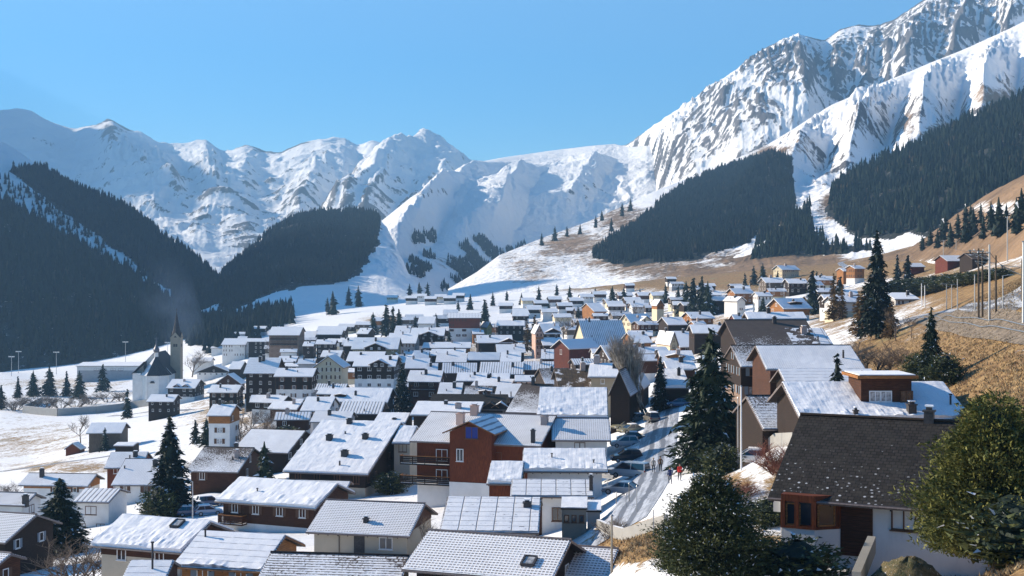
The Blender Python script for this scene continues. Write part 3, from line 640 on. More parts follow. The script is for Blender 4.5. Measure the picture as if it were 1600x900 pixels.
def snowroof(name,kind):
    m,nt,b=newmat(name); n=N(nt); uv=n.uv(); u,v,_=n.sep(uv); ob=n.obj()
    r=n.rnd(); off=n.new('ShaderNodeVectorMath',operation='ADD'); nt.links.new(ob,off.inputs[0])
    cb=n.new('ShaderNodeCombineXYZ'); nt.links.new(n.math('MULTIPLY',r,90.0),cb.inputs[0]); nt.links.new(n.math('MULTIPLY',r,37.0),cb.inputs[1]); nt.links.new(cb.outputs[0],off.inputs[1]); p=off.outputs[0]
    big=n.noise(p,.28,4,.6); mid=n.noise(p,1.3,5,.65); fine=n.noise(p,6,4,.7)
    snow=n.mix(n.ramp(fine,.3,.8),SNOW,(.70,.71,.73)); h=n.math('ADD',n.math('MULTIPLY',mid,.8),n.math('MULTIPLY',fine,.25))
    def tri(x,per): return n.math('ABSOLUTE',n.math('SUBTRACT',n.math('FRACT',n.math('DIVIDE',x,per)),.5))
    wob=n.math('ADD',v,n.math('MULTIPLY',n.math('SUBTRACT',mid,.5),.10)); wobu=n.math('ADD',u,n.math('MULTIPLY',n.math('SUBTRACT',mid,.5),.12))
    row=n.math('FRACT',n.math('DIVIDE',wob,.34)); colm=tri(wobu,.30)
    dark=n.mix(mid,(.060,.048,.042),(.12,.095,.08))
    if kind=='smooth':
        st=n.noise(n.scale(uv,(3.2,.12,1)),1,3,.5); sm=n.ramp(tri(wobu,.62),.44,.5)
        k=n.math('MULTIPLY',n.math('MULTIPLY',sm,n.ramp(big,.42,.62)),.30); c=n.mix(k,snow,(.36,.36,.39)); h=n.math('ADD',h,n.math('MULTIPLY',st,.8))
        patch=n.ramp(n.math('ADD',n.math('MULTIPLY',mid,.6),n.math('MULTIPLY',big,.6)),.76,.86); c=n.mix(n.math('MULTIPLY',patch,.5),c,(.42,.42,.44))
    elif kind=='tile':
        hole=n.math('MULTIPLY',n.ramp(row,.45,.80),n.ramp(colm,.06,.26)); amt=n.ramp(n.math('ADD',n.math('MULTIPLY',big,.8),n.math('MULTIPLY',mid,.5)),.44,.78)
        k=n.math('MULTIPLY',hole,n.math('ADD',.62,n.math('MULTIPLY',amt,.38))); c=n.mix(k,snow,dark); h=n.math('SUBTRACT',n.math('MULTIPLY',h,.3),n.math('MULTIPLY',hole,.8))
    elif kind=='thin':
        hole=n.math('MULTIPLY',n.ramp(row,.62,.95),n.math('ADD',.5,n.ramp(colm,.15,.4))); 
        k=n.math('MULTIPLY',hole,n.math('MULTIPLY',n.ramp(n.math('ADD',big,n.math('MULTIPLY',mid,.4)),.42,.85),.75)); c=n.mix(k,snow,(.16,.15,.15)); h=n.math('SUBTRACT',n.math('MULTIPLY',h,.5),n.math('MULTIPLY',hole,.4))
    elif kind=='patchy':
        hole=n.ramp(row,.45,.9); q=n.math('ADD',n.math('MULTIPLY',n.noise(n.scale(uv,(2.8,1.6,1)),1.6,5,.7),.9),n.math('ADD',n.math('MULTIPLY',big,.5),n.math('MULTIPLY',hole,.22)))
        k=n.ramp(n.math('ADD',q,n.math('MULTIPLY',v,.030)),.84,.93); c=n.mix(k,snow,dark)
    elif kind=='seam':
        ln=n.ramp(tri(wob,.95),.45,.49); brk=n.ramp(n.noise(n.scale(uv,(.6,3,1)),1.2,3),.38,.55)
        c=n.mix(n.math('MULTIPLY',n.math('MULTIPLY',ln,brk),.8),snow,(.10,.10,.12)); h=n.math('SUBTRACT',n.math('MULTIPLY',h,.5),ln)
    elif kind=='panel':
        gl=n.math('MAXIMUM',n.ramp(tri(wobu,1.65),.455,.485),n.ramp(tri(wob,1.0),.455,.485)); ub=n.ramp(n.noise(n.scale(uv,(.8,2.6,1)),1.4,4,.6),.60,.70)
        k=n.math('MAXIMUM',n.math('MULTIPLY',gl,.75),ub); c=n.mix(k,snow,(.035,.04,.06)); h=n.math('SUBTRACT',n.math('MULTIPLY',h,.3),gl)
    elif kind=='rib':
        ln=n.ramp(n.math('ADD',tri(wobu,.8),n.math('MULTIPLY',n.math('SUBTRACT',big,.5),.45)),.30,.40)
        c=n.mix(n.math('MULTIPLY',ln,.8),snow,(.17,.17,.18)); h=n.math('SUBTRACT',n.math('MULTIPLY',h,.5),ln)
    elif kind=='dark':   # shingles with the last crumbs of snow low down
        br=n.new('ShaderNodeTexBrick'); nt.links.new(uv,br.inputs['Vector']); br.inputs['Scale'].default_value=1; br.inputs['Brick Width'].default_value=.34; br.inputs['Row Height'].default_value=.30; br.inputs['Mortar Size'].default_value=.03; br.offset=.5
        n.set(br.inputs['Color1'],(.021,.018,.016)); n.set(br.inputs['Color2'],(.040,.034,.030)); n.set(br.inputs['Mortar'],(.010,.009,.008))
        c=n.mix(n.math('MULTIPLY',n.ramp(mid,.4,.7),.5),br.outputs['Color'],(.045,.04,.033))
        cell=n.voro(n.scale(uv,(2.9,3.3,1)),1.0,'Distance',.55); crumb=n.ramp(cell,.30,.14)
        sel=n.ramp(n.math('ADD',n.noise(n.scale(uv,(1,1,1)),2.6,2,.6),n.math('MULTIPLY',v,-.055)),.30,.46)
        sel=n.math('MULTIPLY',sel,n.ramp(u,11.5,2.0)); c=n.mix(n.math('MULTIPLY',n.math('MULTIPLY',crumb,sel),.85),c,(.60,.61,.63)); h=n.math('ADD',br.outputs['Fac'],0); h=n.math('MULTIPLY',h,-1.0)
    elif kind=='brownsheet':
        ln=n.ramp(tri(wobu,.6),.40,.48); c=n.mix(n.ramp(mid,.35,.7),(.115,.080,.048),(.055,.04,.028)); c=n.mix(n.math('MULTIPLY',ln,.6),c,(.02,.015,.01)); c=n.mix(n.ramp(n.math('ADD',big,n.math('MULTIPLY',fine,.3)),.70,.76),c,SNOW); h=n.math('MULTIPLY',ln,-1.0)
    n.set(b.inputs['Base Color'],c); b.inputs['Roughness'].default_value=.8; b.inputs['Specular IOR Level'].default_value=.15
    n.set(b.inputs['Normal'],n.bump(h,.55,.10)); return m
ROOF={k:snowroof('roof_'+k,k) for k in ('smooth','tile','thin','patchy','seam','panel','rib','dark','brownsheet')}
M_heap=plain('loose_snow',SNOW,.9,0,.06,3)
_WIN={}
def winmesh(w,h,style):
    key=(round(w,2),round(h,2),style)
    if key in _WIN: return _WIN[key]
    fm={'w':M_wframe,'b':M_bframe}.get(style[0],M_wframe); gm=M_curtain if 'c' in style else (M_blueb if 'B' in style else M_glass)
    f=MB(); t=.09
    f.box((-w/2,-.05,0),(-w/2+t,.05,h)); f.box((w/2-t,-.05,0),(w/2,.05,h)); f.box((-w/2+t,-.05,0),(w/2-t,.05,t)); f.box((-w/2+t,-.05,h-t),(w/2-t,.05,h))
    if w>.8: f.box((-.04,-.04,t),(.04,.04,h-t))
    f.box((-w/2-.08,-.12,-.07),(w/2+.08,.04,-.002),0)
    if 's' in style or 'g' in style:
        for sx in (-1,1): f.box((sx*(w/2+.02) if sx>0 else -w/2-.02-w*.48,-.07,.0),(sx*(w/2+.02)+w*.48 if sx>0 else -w/2-.02,-.02,h),1)
    g=MB(); g.face([(-w/2+t,0,t),(w/2-t,0,t),(w/2-t,0,h-t),(-w/2+t,0,h-t)])
    a=f.mesh('window_frame',[fm,M_shutg if 'g' in style else M_shut]); b=g.mesh('window_pane',gm)
    c=MB(); c.v=f.v+g.v; c.f=f.f+[tuple(i+len(f.v) for i in q) for q in g.f]; c.m=f.m+[2]*len(g.f); c.uv=f.uv+g.uv
    cm=c.mesh('window_small',[fm,M_shut,gm]); _WIN[key]=(a,b,cm); return _WIN[key]
LOG=[]
OCC=[]
FACE={'front':0.0,'right':math.pi/2,'back':math.pi,'left':-math.pi/2}
class House: pass
def place_window(hs,face,a,z,w,h,style):
    """a: position along the face, z: sill height; face outward normal is local -y turned by FACE"""
    rz=FACE[face]
    if face=='front': loc=(a,hs.yf-.03,z)
    elif face=='back': loc=(a,hs.yb+.03,z)
    elif face=='right': loc=(hs.xr+.03,a,z)
    else: loc=(hs.xl-.03,a,z)
    A,Bp,C=winmesh(w,h,style)
    if hs.Y<260:
        o=mobj('window',A,hs.o,loc,rz); mobj('pane',Bp,o,(0,.005,0))
    else: mobj('window',C,hs.o,loc,rz)
def wallset(hs,name,mat,z0,z1,x0,x1,y0,y1,gable=None):
    b=MB()
    b.face([(x0,y0,z0),(x1,y0,z0),(x1,y0,z1[0]),(x0,y0,z1[0])]); b.face([(x1,y1,z0),(x0,y1,z0),(x0,y1,z1[1]),(x1,y1,z1[1])])
    if gable is None:
        b.face([(x1,y0,z0),(x1,y1,z0),(x1,y1,z1[1]),(x1,y0,z1[0])]); b.face([(x0,y1,z0),(x0,y0,z0),(x0,y0,z1[0]),(x0,y1,z1[1])]); b.face([(x0,y0,z1[0]),(x1,y0,z1[0]),(x1,y1,z1[1]),(x0,y1,z1[1])])
    else:
        b.face([(x1,y0,z0),(x1,y1,z0),(x1,y1,z1[1]),(x1,0,gable),(x1,y0,z1[0])]); b.face([(x0,y1,z0),(x0,y0,z0),(x0,y0,z1[0]),(x0,0,gable),(x0,y1,z1[1])])
    return b.build(name,mat,hs.o)
def snow_grid(x0,x1,ya,yb,za,zb,th,dx,amp,heap,seed,rag=.12):
    """snow sheet on one slope from eave line (ya,za) up to ridge (yb,zb)"""
    S=math.hypot(yb-ya,zb-za); nx=max(2,int((x1-x0)/dx)); ny=max(2,int(S/dx)); b=MB()
    nz_=(-(zb-za)/S*(1 if yb>ya else -1),0,abs(yb-ya)/S); ny_=nz_[0]
    xs=np.linspace(x0,x1,nx+1); vs=np.linspace(0,S,ny+1); Xg,Vg=np.meshgrid(xs,vs)
    h=th+amp*fbm(Xg*.8+seed*3.1,Vg*.8,3,seed%50)+amp*.5*fbm(Xg*.25+seed,Vg*.25,2,seed%30)
    if heap:
        band=np.clip(1-Vg/(S*heap),0,1)*np.clip((fbm(Xg*.22+seed,Vg*.3,3,seed%40+3)+.30)*3,0,1)
        h=h+band**.6*(.10+.30*np.abs(fbm(Xg*.95+seed,Vg*.7,3,seed%40+13))+.07*np.abs(np.sin(Xg*3.3+seed+2.5*fbm(Xg*.5,Vg*.5,2,7))))
    h=np.maximum(h,.02)
    e=rag*fbm(Xg*1.3+seed*1.7,Vg*0,2,seed%20+9)
    edge=(Vg<.01); V2=Vg+np.where(edge,np.abs(e)*.8,0); X2=Xg+np.where(Xg==x0,np.abs(rag*.6*fbm(Vg*1.7+seed,Vg*0,2,4)),0)-np.where(Xg==x1,np.abs(rag*.6*fbm(Vg*1.7-seed,Vg*0,2,6)),0)
    yy=ya+(yb-ya)*V2/S+ny_*h; zz=za+(zb-za)*V2/S+nz_[2]*h
    P_=np.stack([X2,yy,zz],-1); flip=yb<ya
    for j in range(ny):
        for i in range(nx):
            q=[P_[j,i],P_[j,i+1],P_[j+1,i+1],P_[j+1,i]]; uvq=[(Xg[j,i]-x0,Vg[j,i]),(Xg[j,i+1]-x0,Vg[j,i]),(Xg[j,i]-x0+dx,Vg[j+1,i]),(Xg[j,i]-x0,Vg[j+1,i])]; uvq[2]=(Xg[j+1,i+1]-x0,Vg[j+1,i])
            if flip: q=q[::-1]; uvq=uvq[::-1]
            b.face(q,0,uvq)
    def low(j,i): return (X2[j,i],ya+(yb-ya)*V2[j,i]/S-ny_*.01,za+(zb-za)*V2[j,i]/S-nz_[2]*.01)
    ring=[(0,i) for i in range(nx+1)]+[(j,nx) for j in range(1,ny+1)]+[(ny,i) for i in range(nx-1,-1,-1)]+[(j,0) for j in range(ny-1,0,-1)]
    for a_,c_ in zip(ring,ring[1:]+ring[:1]):
        q=[low(*a_),low(*c_),tuple(P_[c_]),tuple(P_[a_])]
        if flip: q=q[::-1]
        b.face(q,0,[(Xg[a_]-x0,Vg[a_]),(Xg[c_]-x0,Vg[c_]),(Xg[c_]-x0,Vg[c_]),(Xg[a_]-x0,Vg[a_])])
    return b
def merge(bs):
    c=MB()
    for b in bs:
        k=len(c.v); c.v+=b.v; c.f+=[tuple(i+k for i in f) for f in b.f]; c.m+=b.m; c.uv+=b.uv
    return c
def make_house(label,M,rz,L,r,rb,E,t,Y,roof='smooth',up='dark',lo='white',upm=99,name='chalet',cat='chalet',group='houses of the village',chim=(),win='w',vis='R',
    heap=0,th=None,fascia=None,bal=(),extra=None,wd=2.75,nowin=(),skyl=(),ov=None,wdens=.75,z0=None,smooth_amp=None,rows=None,wsz=None,tb=.22,partners=True):
    hs=House(); z=gz(M[0],M[1]) if z0 is None else z0
    o=empty(name,(M[0],M[1],z),rz); hs.o=o; hs.Y=Y; hs.L=L; hs.r=r; hs.rb=rb; hs.E=E; hs.t=t
    OCC.append((M[0],M[1],max(L/2,r)*.9+1.0)); tag(o,label,cat,group); sd=abs(hash((round(M[0],1),round(M[1],1))))%997
    g=random.Random(sd)
    if wsz is None: wsz=g.choice(((.8,1.0),(.95,1.2),(1.15,1.2),(1.35,1.25),(1.0,1.35)))
    if win in('w','b') and g.random()<.45: win=win+g.choice(('s','g'))
    if not chim and 205<Y<760 and name in('chalet','house') and 'annex' not in label and 'dark shingle' not in label:
        chim=[(g.uniform(.2,.8),g.uniform(.55,.98),g.uniform(.8,1.5),g.choice(('dark','light','dark')),g.uniform(.55,.95))]
        if g.random()<.6: chim.append((g.uniform(.1,.9),g.uniform(.2,.7),g.uniform(.4,.9),'pipe'))
    if wdens==.75: wdens=g.uniform(.55,.9)
    ov=min(.8,L*.07) if ov is None else ov; of=min(.9,r*.18); hs.ov=ov
    c,s_=math.cos(rz),math.sin(rz); corners=[(M[0]+c*x-s_*y,M[1]+s_*x+c*y) for x in (-L/2,L/2) for y in (-r,rb)]
    zb=min(gz(*q) for q in corners)-z-.4
    hs.xl=-L/2+ov; hs.xr=L/2-ov; hs.yf=-(r-of); hs.yb=rb-of; Eb=E+(r-rb)*t
    zf=E+of*t-tb*.7; zbk=Eb+of*t-tb*.7; zg=E+r*t-tb*.7; hs.zf=zf; hs.zg=zg; hs.zb=zb
    sp=max(zb,zf-upm) if upm<90 else zb
    if upm<.2: sp=zf
    if sp>zb+.3:
        wallset(hs,'plaster_wall' if lo not in('dark','brown','red','orange','greywood','barnred') else 'timber_wall',WALL[lo],zb,(sp,sp) if sp<zf-.1 else (zf,zbk),hs.xl,hs.xr,hs.yf,hs.yb,zg if sp>=zf-.1 else None)
    if sp<zf-.1:
        wallset(hs,'timber_wall' if up in('dark','brown','red','orange','greywood','barnred') else 'plaster_wall',WALL[up],sp,(zf,zbk),hs.xl-.04,hs.xr+.04,hs.yf-.04,hs.yb+.04,zg)
    # roof slab
    b=MB(); x0,x1=-L/2,L/2; prof=[(-r,E),(0,E+r*t),(rb,Eb)]; low=[(y_,z_-tb) for y_,z_ in prof]
    for i in (0,1):
        (ya,za),(yb_,zb_)=prof[i],prof[i+1]; S=math.hypot(yb_-ya,zb_-za); uvq=[(0,0),(L,0),(L,S),(0,S)] if i==0 else [(0,S),(L,S),(L,0),(0,0)]
        b.face([(x0,ya,za),(x1,ya,za),(x1,yb_,zb_),(x0,yb_,zb_)],1,uvq); (ya,za),(yb_,zb_)=low[i],low[i+1]; b.face([(x0,yb_,zb_),(x1,yb_,zb_),(x1,ya,za),(x0,ya,za)],0)
        for x_,fl in ((x1,False),(x0,True)):
            q=[(x_,low[i][0],low[i][1]),(x_,low[i+1][0],low[i+1][1]),(x_,prof[i+1][0],prof[i+1][1]),(x_,prof[i][0],prof[i][1])]; b.face(q[::-1] if fl else q,2)
    b.face([(x0,-r,E-tb),(x1,-r,E-tb),(x1,-r,E),(x0,-r,E)],2); b.face([(x1,rb,Eb-tb),(x0,rb,Eb-tb),(x0,rb,Eb),(x1,rb,Eb)],2)
    if Y<170:  # gutter and rafter tails
        b.tube([(x0,-r-.07,E-.10),(x1,-r-.07,E-.10)],.07,5,2)
        k=max(1,int(L/1.1))
        for i in range(k+1):
            xx=x0+.25+(L-.5)*i/k; b.bar((xx,-r+.05,E-tb-.06+.05*t),(xx,-r+of,E-tb-.06+of*t),.10,.13,0)
    ro=b.build('roof',[M_eave,ROOF[roof if roof in('dark','brownsheet') else 'patchy'],fascia or M_fascia],o,False,True); hs.ro=ro
    if roof not in('dark','brownsheet'):
        dx=.28 if Y<130 else .42 if Y<230 else .9 if Y<420 else 1.8
        T_=th if th is not None else {'smooth':.22,'tile':.04,'thin':.07,'patchy':.03,'seam':.08,'panel':.09,'rib':.08}[roof]
        A_={'smooth':.09,'tile':.012,'thin':.03,'patchy':.02,'seam':.03,'panel':.03,'rib':.03}[roof]; i_=.10 if Y<300 else .05
        fs=snow_grid(x0+i_,x1-i_,-r+i_,0,E+i_*t,E+r*t,T_,dx,A_,heap,sd); bs=snow_grid(x0+i_,x1-i_,rb-i_,0,Eb+i_*t,E+r*t,T_,max(dx,.8),A_,0,sd+5)
        merge([fs,bs]).build('roof_snow',ROOF[roof],ro,True,True)
    if Y<260 and roof in('tile','dark','patchy','thin'):
        rb_=MB(); rb_.tube([(x0+.02,0,E+r*t+.05),(x1-.02,0,E+r*t+.05)],.11,6); rb_.build('ridge_cap',M_eave if roof!='tile' else M_fascia,ro)
    for ch in chim:
        fx,fv,hh,kind=ch[:4]; w_=ch[4] if len(ch)>4 else .8
        xx=x0+L*fx; yy=-r+r*fv; zz=E+r*fv*t; b=MB()
        if kind=='pipe':
            b.tube([(xx,yy,zz-.3),(xx,yy,zz+hh)],.09 if Y<170 else .14,7); b.tube([(xx,yy,zz+hh+.04),(xx,yy,zz+hh+.16)],.15,7); b.build('vent_pipe',M_chimdk,ro)
        else:
            b.box((xx-w_/2,yy-w_/2,zz-w_*t-.3),(xx+w_/2,yy+w_/2,zz+hh)); b.box((xx-w_/2-.08,yy-w_/2-.08,zz+hh),(xx+w_/2+.08,yy+w_/2+.08,zz+hh+.10))
            b.box((xx-w_*.3,yy-w_*.3,zz+hh+.10),(xx+w_*.3,yy+w_*.3,zz+hh+.30)); b.box((xx-w_*.42,yy-w_*.42,zz+hh+.302),(xx+w_*.42,yy+w_*.42,zz+hh+.40),1)
            b.build('chimney',[{'light':M_chim,'dark':M_chimdk,'pink':WALL['pink']}[kind],M_heap],ro)
    for (fx,fv,w_,l_) in skyl:
        xx=x0+L*fx; yy=-r+r*fv; zz=E+r*fv*t+(.36 if roof=='smooth' else .14); b=MB(); cs=1/math.hypot(1,t); dy=l_/2*cs; dz=dy*t
        for a_,c_ in (((-w_/2,-dy,-dz),(w_/2,-dy,-dz)),((-w_/2,dy,dz),(w_/2,dy,dz)),((-w_/2,-dy,-dz),(-w_/2,dy,dz)),((w_/2,-dy,-dz),(w_/2,dy,dz))):
            b.bar(tuple(p+q for p,q in zip((xx,yy,zz),a_)),tuple(p+q for p,q in zip((xx,yy,zz),c_)),.14,.26)
        k=b.build('skylight',M_chimdk,ro); b=MB(); b.face([(xx-w_/2,yy-dy,zz-dz+.05),(xx+w_/2,yy-dy,zz-dz+.05),(xx+w_/2,yy+dy,zz+dz+.05),(xx-w_/2,yy+dy,zz+dz+.05)]); b.build('pane',M_curtain,k)
    # windows
    if win:
        faces=['front']+(['right'] if vis in('R','B') else [])+(['left'] if vis in('L','B') else [])
        w_,h_=wsz
        for fc in faces:
            if fc in nowin: continue
            span=(hs.xr-hs.xl) if fc=='front' else (hs.yb-hs.yf); lo_=hs.xl if fc=='front' else hs.yf
            if span<2.2: continue
            top=zf-.45; nrow=max(1,int((top-max(zb+.4,-.2))/wd)); 
            if rows: nrow=min(nrow,rows)
            rws=[top-wd*i-h_ for i in range(nrow)]
            nc=max(1,int(span/3.1))
            if fc!='front' and r*t>2.3:
                place_window(hs,fc,(hs.yb+hs.yf)/2,zf+min(.5,r*t*.25),w_*.85,h_*.85,win)
            for q in rws:
                if q<zb+.2: continue
                for i in range(nc):
                    if g.random()<wdens: place_window(hs,fc,lo_+span*(i+.5)/nc+g.uniform(-.15,.15),q,w_,h_,win if g.random()<.7 else win+'c')
    for (fc,z_,f0,f1,kind) in bal: balcony(hs,fc,z_,f0,f1,kind)
    if extra: extra(hs)
    return hs
def balcony(hs,fc,zrel,f0,f1,kind='brown',dep=1.25):
    """balcony at zrel below the wall top, f0..f1 along the face"""
    z=hs.zf-zrel; b=MB()
    if fc=='front': lo_,hi=hs.xl,hs.xr; T=lambda a,d,zz:(a,hs.yf-.05-d,zz)
    elif fc=='right': lo_,hi=hs.yf,hs.yb; T=lambda a,d,zz:(hs.xr+.05+d,a,zz)
    else: lo_,hi=hs.yf,hs.yb; T=lambda a,d,zz:(hs.xl-.05-d,a,zz)
    a0=lo_+(hi-lo_)*f0; a1=lo_+(hi-lo_)*f1
    def bx(a,b_,c,d,e,f,m=0):
        p=T(a,c,e); q=T(b_,d,f); b.box(tuple(min(i,j) for i,j in zip(p,q)),tuple(max(i,j) for i,j in zip(p,q)),m)
    bx(a0,a1,0,dep,z-.16,z)
    for zz in (.12,.36,.60,.84): bx(a0,a1,dep-.05,dep-.01,z+zz,z+zz+.17)
    bx(a0-.02,a1+.02,dep-.09,dep+.03,z+1.04,z+1.11,1); bx(a0+.05,a1-.05,.1,dep-.12,z+.004,z+.06,2)
    for a in (a0,a1):
        for zz in (.12,.36,.60,.84): bx(a-.02,a+.02,.06,dep-.06,z+zz,z+zz+.17)
        bx(a-.04,a+.04,.05,dep-.10,z+1.04,z+1.11,1)
    n_=max(1,int((a1-a0)/1.6))
    for i in range(n_+1):
        a=a0+(a1-a0)*i/n_; bx(a-.05,a+.05,dep-.16,dep-.06,z+.002,z+1.03)
    b.build('balcony',[WALL[kind],WALL['orange'],M_heap],hs.o)
def solve(x0,x1,y,xr,yr,hE,side,pitch,Y=None,theta=None):
    px=x1 if side=='R' else x0
    if Y is None: Y=hit(px,y,hE)
    C=ray(px,y,Y); t=math.tan(R(pitch)); m=(HZ-yr)/F; k=(xr-800)/F
    th=None
    if theta is None and xr is not None:
        # ((m(Cy+a)-Cz)/t)^2 = a^2 + (k(Cy+a)-Cx)^2
        p0,p1=(m*C.y-C.z)/t,m/t; q0,q1=k*C.y-C.x,k
        A=p1*p1-1-q1*q1; Bq=2*(p0*p1-q0*q1); Cq=p0*p0-q0*q0; D=Bq*Bq-4*A*Cq
        if D>=0:
            rs=[(-Bq+sg*math.sqrt(D))/(2*A) for sg in (1,-1)]; rs=[a for a in rs if a>.5]
            if rs:
                a=min(rs); th=math.atan2(q0+q1*a,a); r=math.hypot(a,q0+q1*a)
    if th is None or abs(th)>R(42):
        th=R(8 if side=='R' else 4) if theta is None else R(theta); r=(m*C.y-C.z)/(t-m*math.cos(th))
    c,s=math.cos(th),math.sin(th)
    if side=='R':
        k0=(x0-800)/F; L=(C.x-k0*C.y)/(c+k0*s); mid=C+Vector((-c,s,0))*(L/2)
    else:
        k1=(x1-800)/F; L=(k1*C.y-C.x)/(c+k1*s); mid=C+Vector((c,-s,0))*(L/2)
    return C,Y,th,r,L,mid,t
def house(label,x0,x1,y,xr,yr,hE=6,side='R',pitch=21,back=.85,Y=None,theta=None,rmax=9,**kw):
    for k_,y_ in YFIX.items():
        if label.startswith(k_): Y=y_
    C,Y,th,r,L,mid,t=solve(x0,x1,y,xr,yr,hE,side,pitch,Y,theta)
    v=Vector((math.sin(th),math.cos(th),0)); M=mid+v*r; z=gz(M.x,M.y)
    L=max(L,1.5); r=max(r,1.0)
    LOG.append((label[:34],round(Y),round(math.degrees(th)),round(L,1),round(r,1),round(C.z-z,1)))
    kw.setdefault('vis','R' if side=='R' else 'L')
    return make_house(label,M,-th,L,r,min(r*back,8),C.z-z,t,Y,**kw)
def gable(label,x0,x1,y,ypk,hE=6,depth=10,th=6,Y=None,**kw):
    """house whose gable end faces the camera"""
    for k_,y_ in YFIX.items():
        if label.startswith(k_): Y=y_
    if Y is None: Y=hit(x0,y,hE)
    C=ray(x0,y,Y); th=R(th); c,s=math.cos(th),math.sin(th); k1=(x1-800)/F; W=(k1*C.y-C.x)/(c+k1*s); r=W/2
    u=Vector((c,-s,0)); v=Vector((s,c,0)); pk=C+u*r; t=((HZ-ypk)/F*pk.y-C.z)/r
    M=C+u*r+v*(depth/2); z=gz(M.x,M.y)
    LOG.append((label[:34],round(Y),'G',round(W,1),round(t,2),round(C.z-z,1)))
    kw.setdefault('vis','R'); kw.setdefault('nowin',('front',))
    return make_house(label,M,math.atan2(-c,-s),depth,r,r,C.z-z,t,Y,**kw)
def dormer(fx,w,fv,up_h,mat='dark',roofk='smooth',pitch=22,zlow=None,out=0.0,ovr=.5,win='w',ftop=None,nm='dormer'):
    """cross gable whose front stands at fraction fv up the front slope (or out in front of the wall)"""
    def f(hs):
        xc=-hs.L/2+hs.L*fx; yf=-hs.r+hs.r*fv-out; t=hs.t; zr0=hs.E+(yf+hs.r)*t
        ze=zr0+up_h; tp=math.tan(R(pitch)); zr=ze+w/2*tp
        ye=min(-.05,(zr-hs.E)/t-hs.r); yw=(ze-hs.E)/t-hs.r; yw=min(yw,-.05)
        zl=(hs.zb if zlow=='ground' else zr0-.4) if zlow is None or zlow=='ground' else hs.zf-zlow
        xl,xr=xc-w/2,xc+w/2; b=MB()
        b.face([(xl,yf,zl),(xr,yf,zl),(xr,yf,ze),(xc,yf,zr),(xl,yf,ze)])
        b.face([(xr,yf,zl),(xr,yw,zl),(xr,yw,ze),(xr,yf,ze)]); b.face([(xl,yw,zl),(xl,yf,zl),(xl,yf,ze),(xl,yw,ze)])
        p=b.build(nm,WALL[mat],hs.o); rb_=MB(); tb=.16
        for sg in (-1,1):
            xe=xc+sg*(w/2+ovr); zee=zr-(w/2+ovr)*tp+.12; zt=zr+.12; y0=yf-ovr
            yve=min(-.05,(zee-.1-hs.E)/t-hs.r) if zlow is None else yw
            q=[(xe,y0,zee),(xc,y0,zt),(xc,ye+.25,zt),(xe,yve+.2,zee)]
            up=q if sg<0 else q[::-1]
            qt=[(a,b_,c_+tb) for a,b_,c_ in q]; rb_.face([*(qt[::-1] if sg<0 else qt)],1,[(0,0),(w/2,0),(w/2,3),(0,3)]); rb_.face(up,0)
            for i in range(4):
                e=[q[i],q[(i+1)%4],qt[(i+1)%4],qt[i]]; rb_.face(e if sg<0 else e[::-1],2)
        rb_.build('dormer_roof',[M_eave,ROOF[roofk],M_fascia_o],p,False,True)
        if win:
            A,Bp,Cm=winmesh(min(1.1,w*.3),1.0,win)
            n_=1 if w<3.4 else 2
            for i in range(n_): mobj('window',Cm,p,(xc+(i-(n_-1)/2)*w*.38,yf-.04,ze-1.15 if up_h>1 else zr0+.15))
        hs.dorm=(xc,yf,ze,zr,xl,xr)
    return f

YFIX={'large dark timber chalet cut':150,'small brown chalet in the bottom':118,'wide chalet roof with one':126,'low annex':106,'golden timber house':112,'house in the bottom row':98,'large tiled roof in the bottom':95,'small white gabled house beside':100,
 'beige plaster house':136,'timber and white chalet with a furn':160,'narrow snow roof with a dark gable':182,'big beige apartment':196,'dark timber chalet roof with faint':250,'timber chalet with ragged':226,'small chalet roof above red':262,'white house with brown shutters':238,'long low roof with orange':245,
 'modern grey white':205,'white house with snowy tiles':182,'tall red brown':172,'long white wall house':174,'big plain snow roof':192,'flat snow roof above a dark':154,'small snow roof with toothed':150,'white and brown house with snowed':140,'low roof fully laid':118,
 'large snow roof with a boxed':112,'roof in blue shade wedged':205,'tall dark timber house with a steep':455,'chalet with dark upper boards':440,'house with dark recessed':330,'big chalet with dark cross':440,'taupe walled':190,'large old barn':215,'narrow snow covered ridge':240,'dark solar roof':222,
 'small ragged snow roof':124,'grey house with three':520,'station building':420,'tall cream house with an orange balcony':430,'broad snow roof spreading':450}
# ---------------------------------------------------------------- houses, front rows
def both(*fs):
    def f(hs):
        for q in fs: q(hs)
    return f
def put(face,a,zdown,w,h,style='w'):
    return lambda hs: place_window(hs,face,a if a<=1.5 and False else (hs.xl+(hs.xr-hs.xl)*a if face=='front' else hs.yf+(hs.yb-hs.yf)*a),hs.zf-zdown,w,h,style)
house('large dark timber chalet cut by the left edge, tiled roof dusted with snow',-130,8,848,58,804,8.5,roof='tile',up='dark',wdens=1,wsz=(.8,1.1))
house('small brown chalet in the bottom left corner with a white corner post',-110,-12,890,18,865,4.5,roof='tile',up='brown',win='w')
house('wide chalet roof with one skylight and wavy snow near its eave',140,283,864,330,816,5,roof='smooth',heap=.62,up='brown',lo='beige',upm=1.2,skyl=((.70,.78,1.0,1.3),),wsz=(1.1,1.2))
house('low annex with a tall black stovepipe and snow guards on its roof',188,258,908,272,876,4,roof='seam',up='brown',chim=((.6,.55,2.2,'pipe'),))
house('golden timber house with lined metal roof and thick snow roll at the eave',268,408,893,447,837,5.5,roof='seam',heap=.22,th=.12,up='orange',chim=((.12,.82,.7,'pipe'),),fascia=M_fascia_o)
house('house in the bottom row with patchy shingles showing dark through the snow',392,620,930,640,869,5,roof='patchy',up='dark')
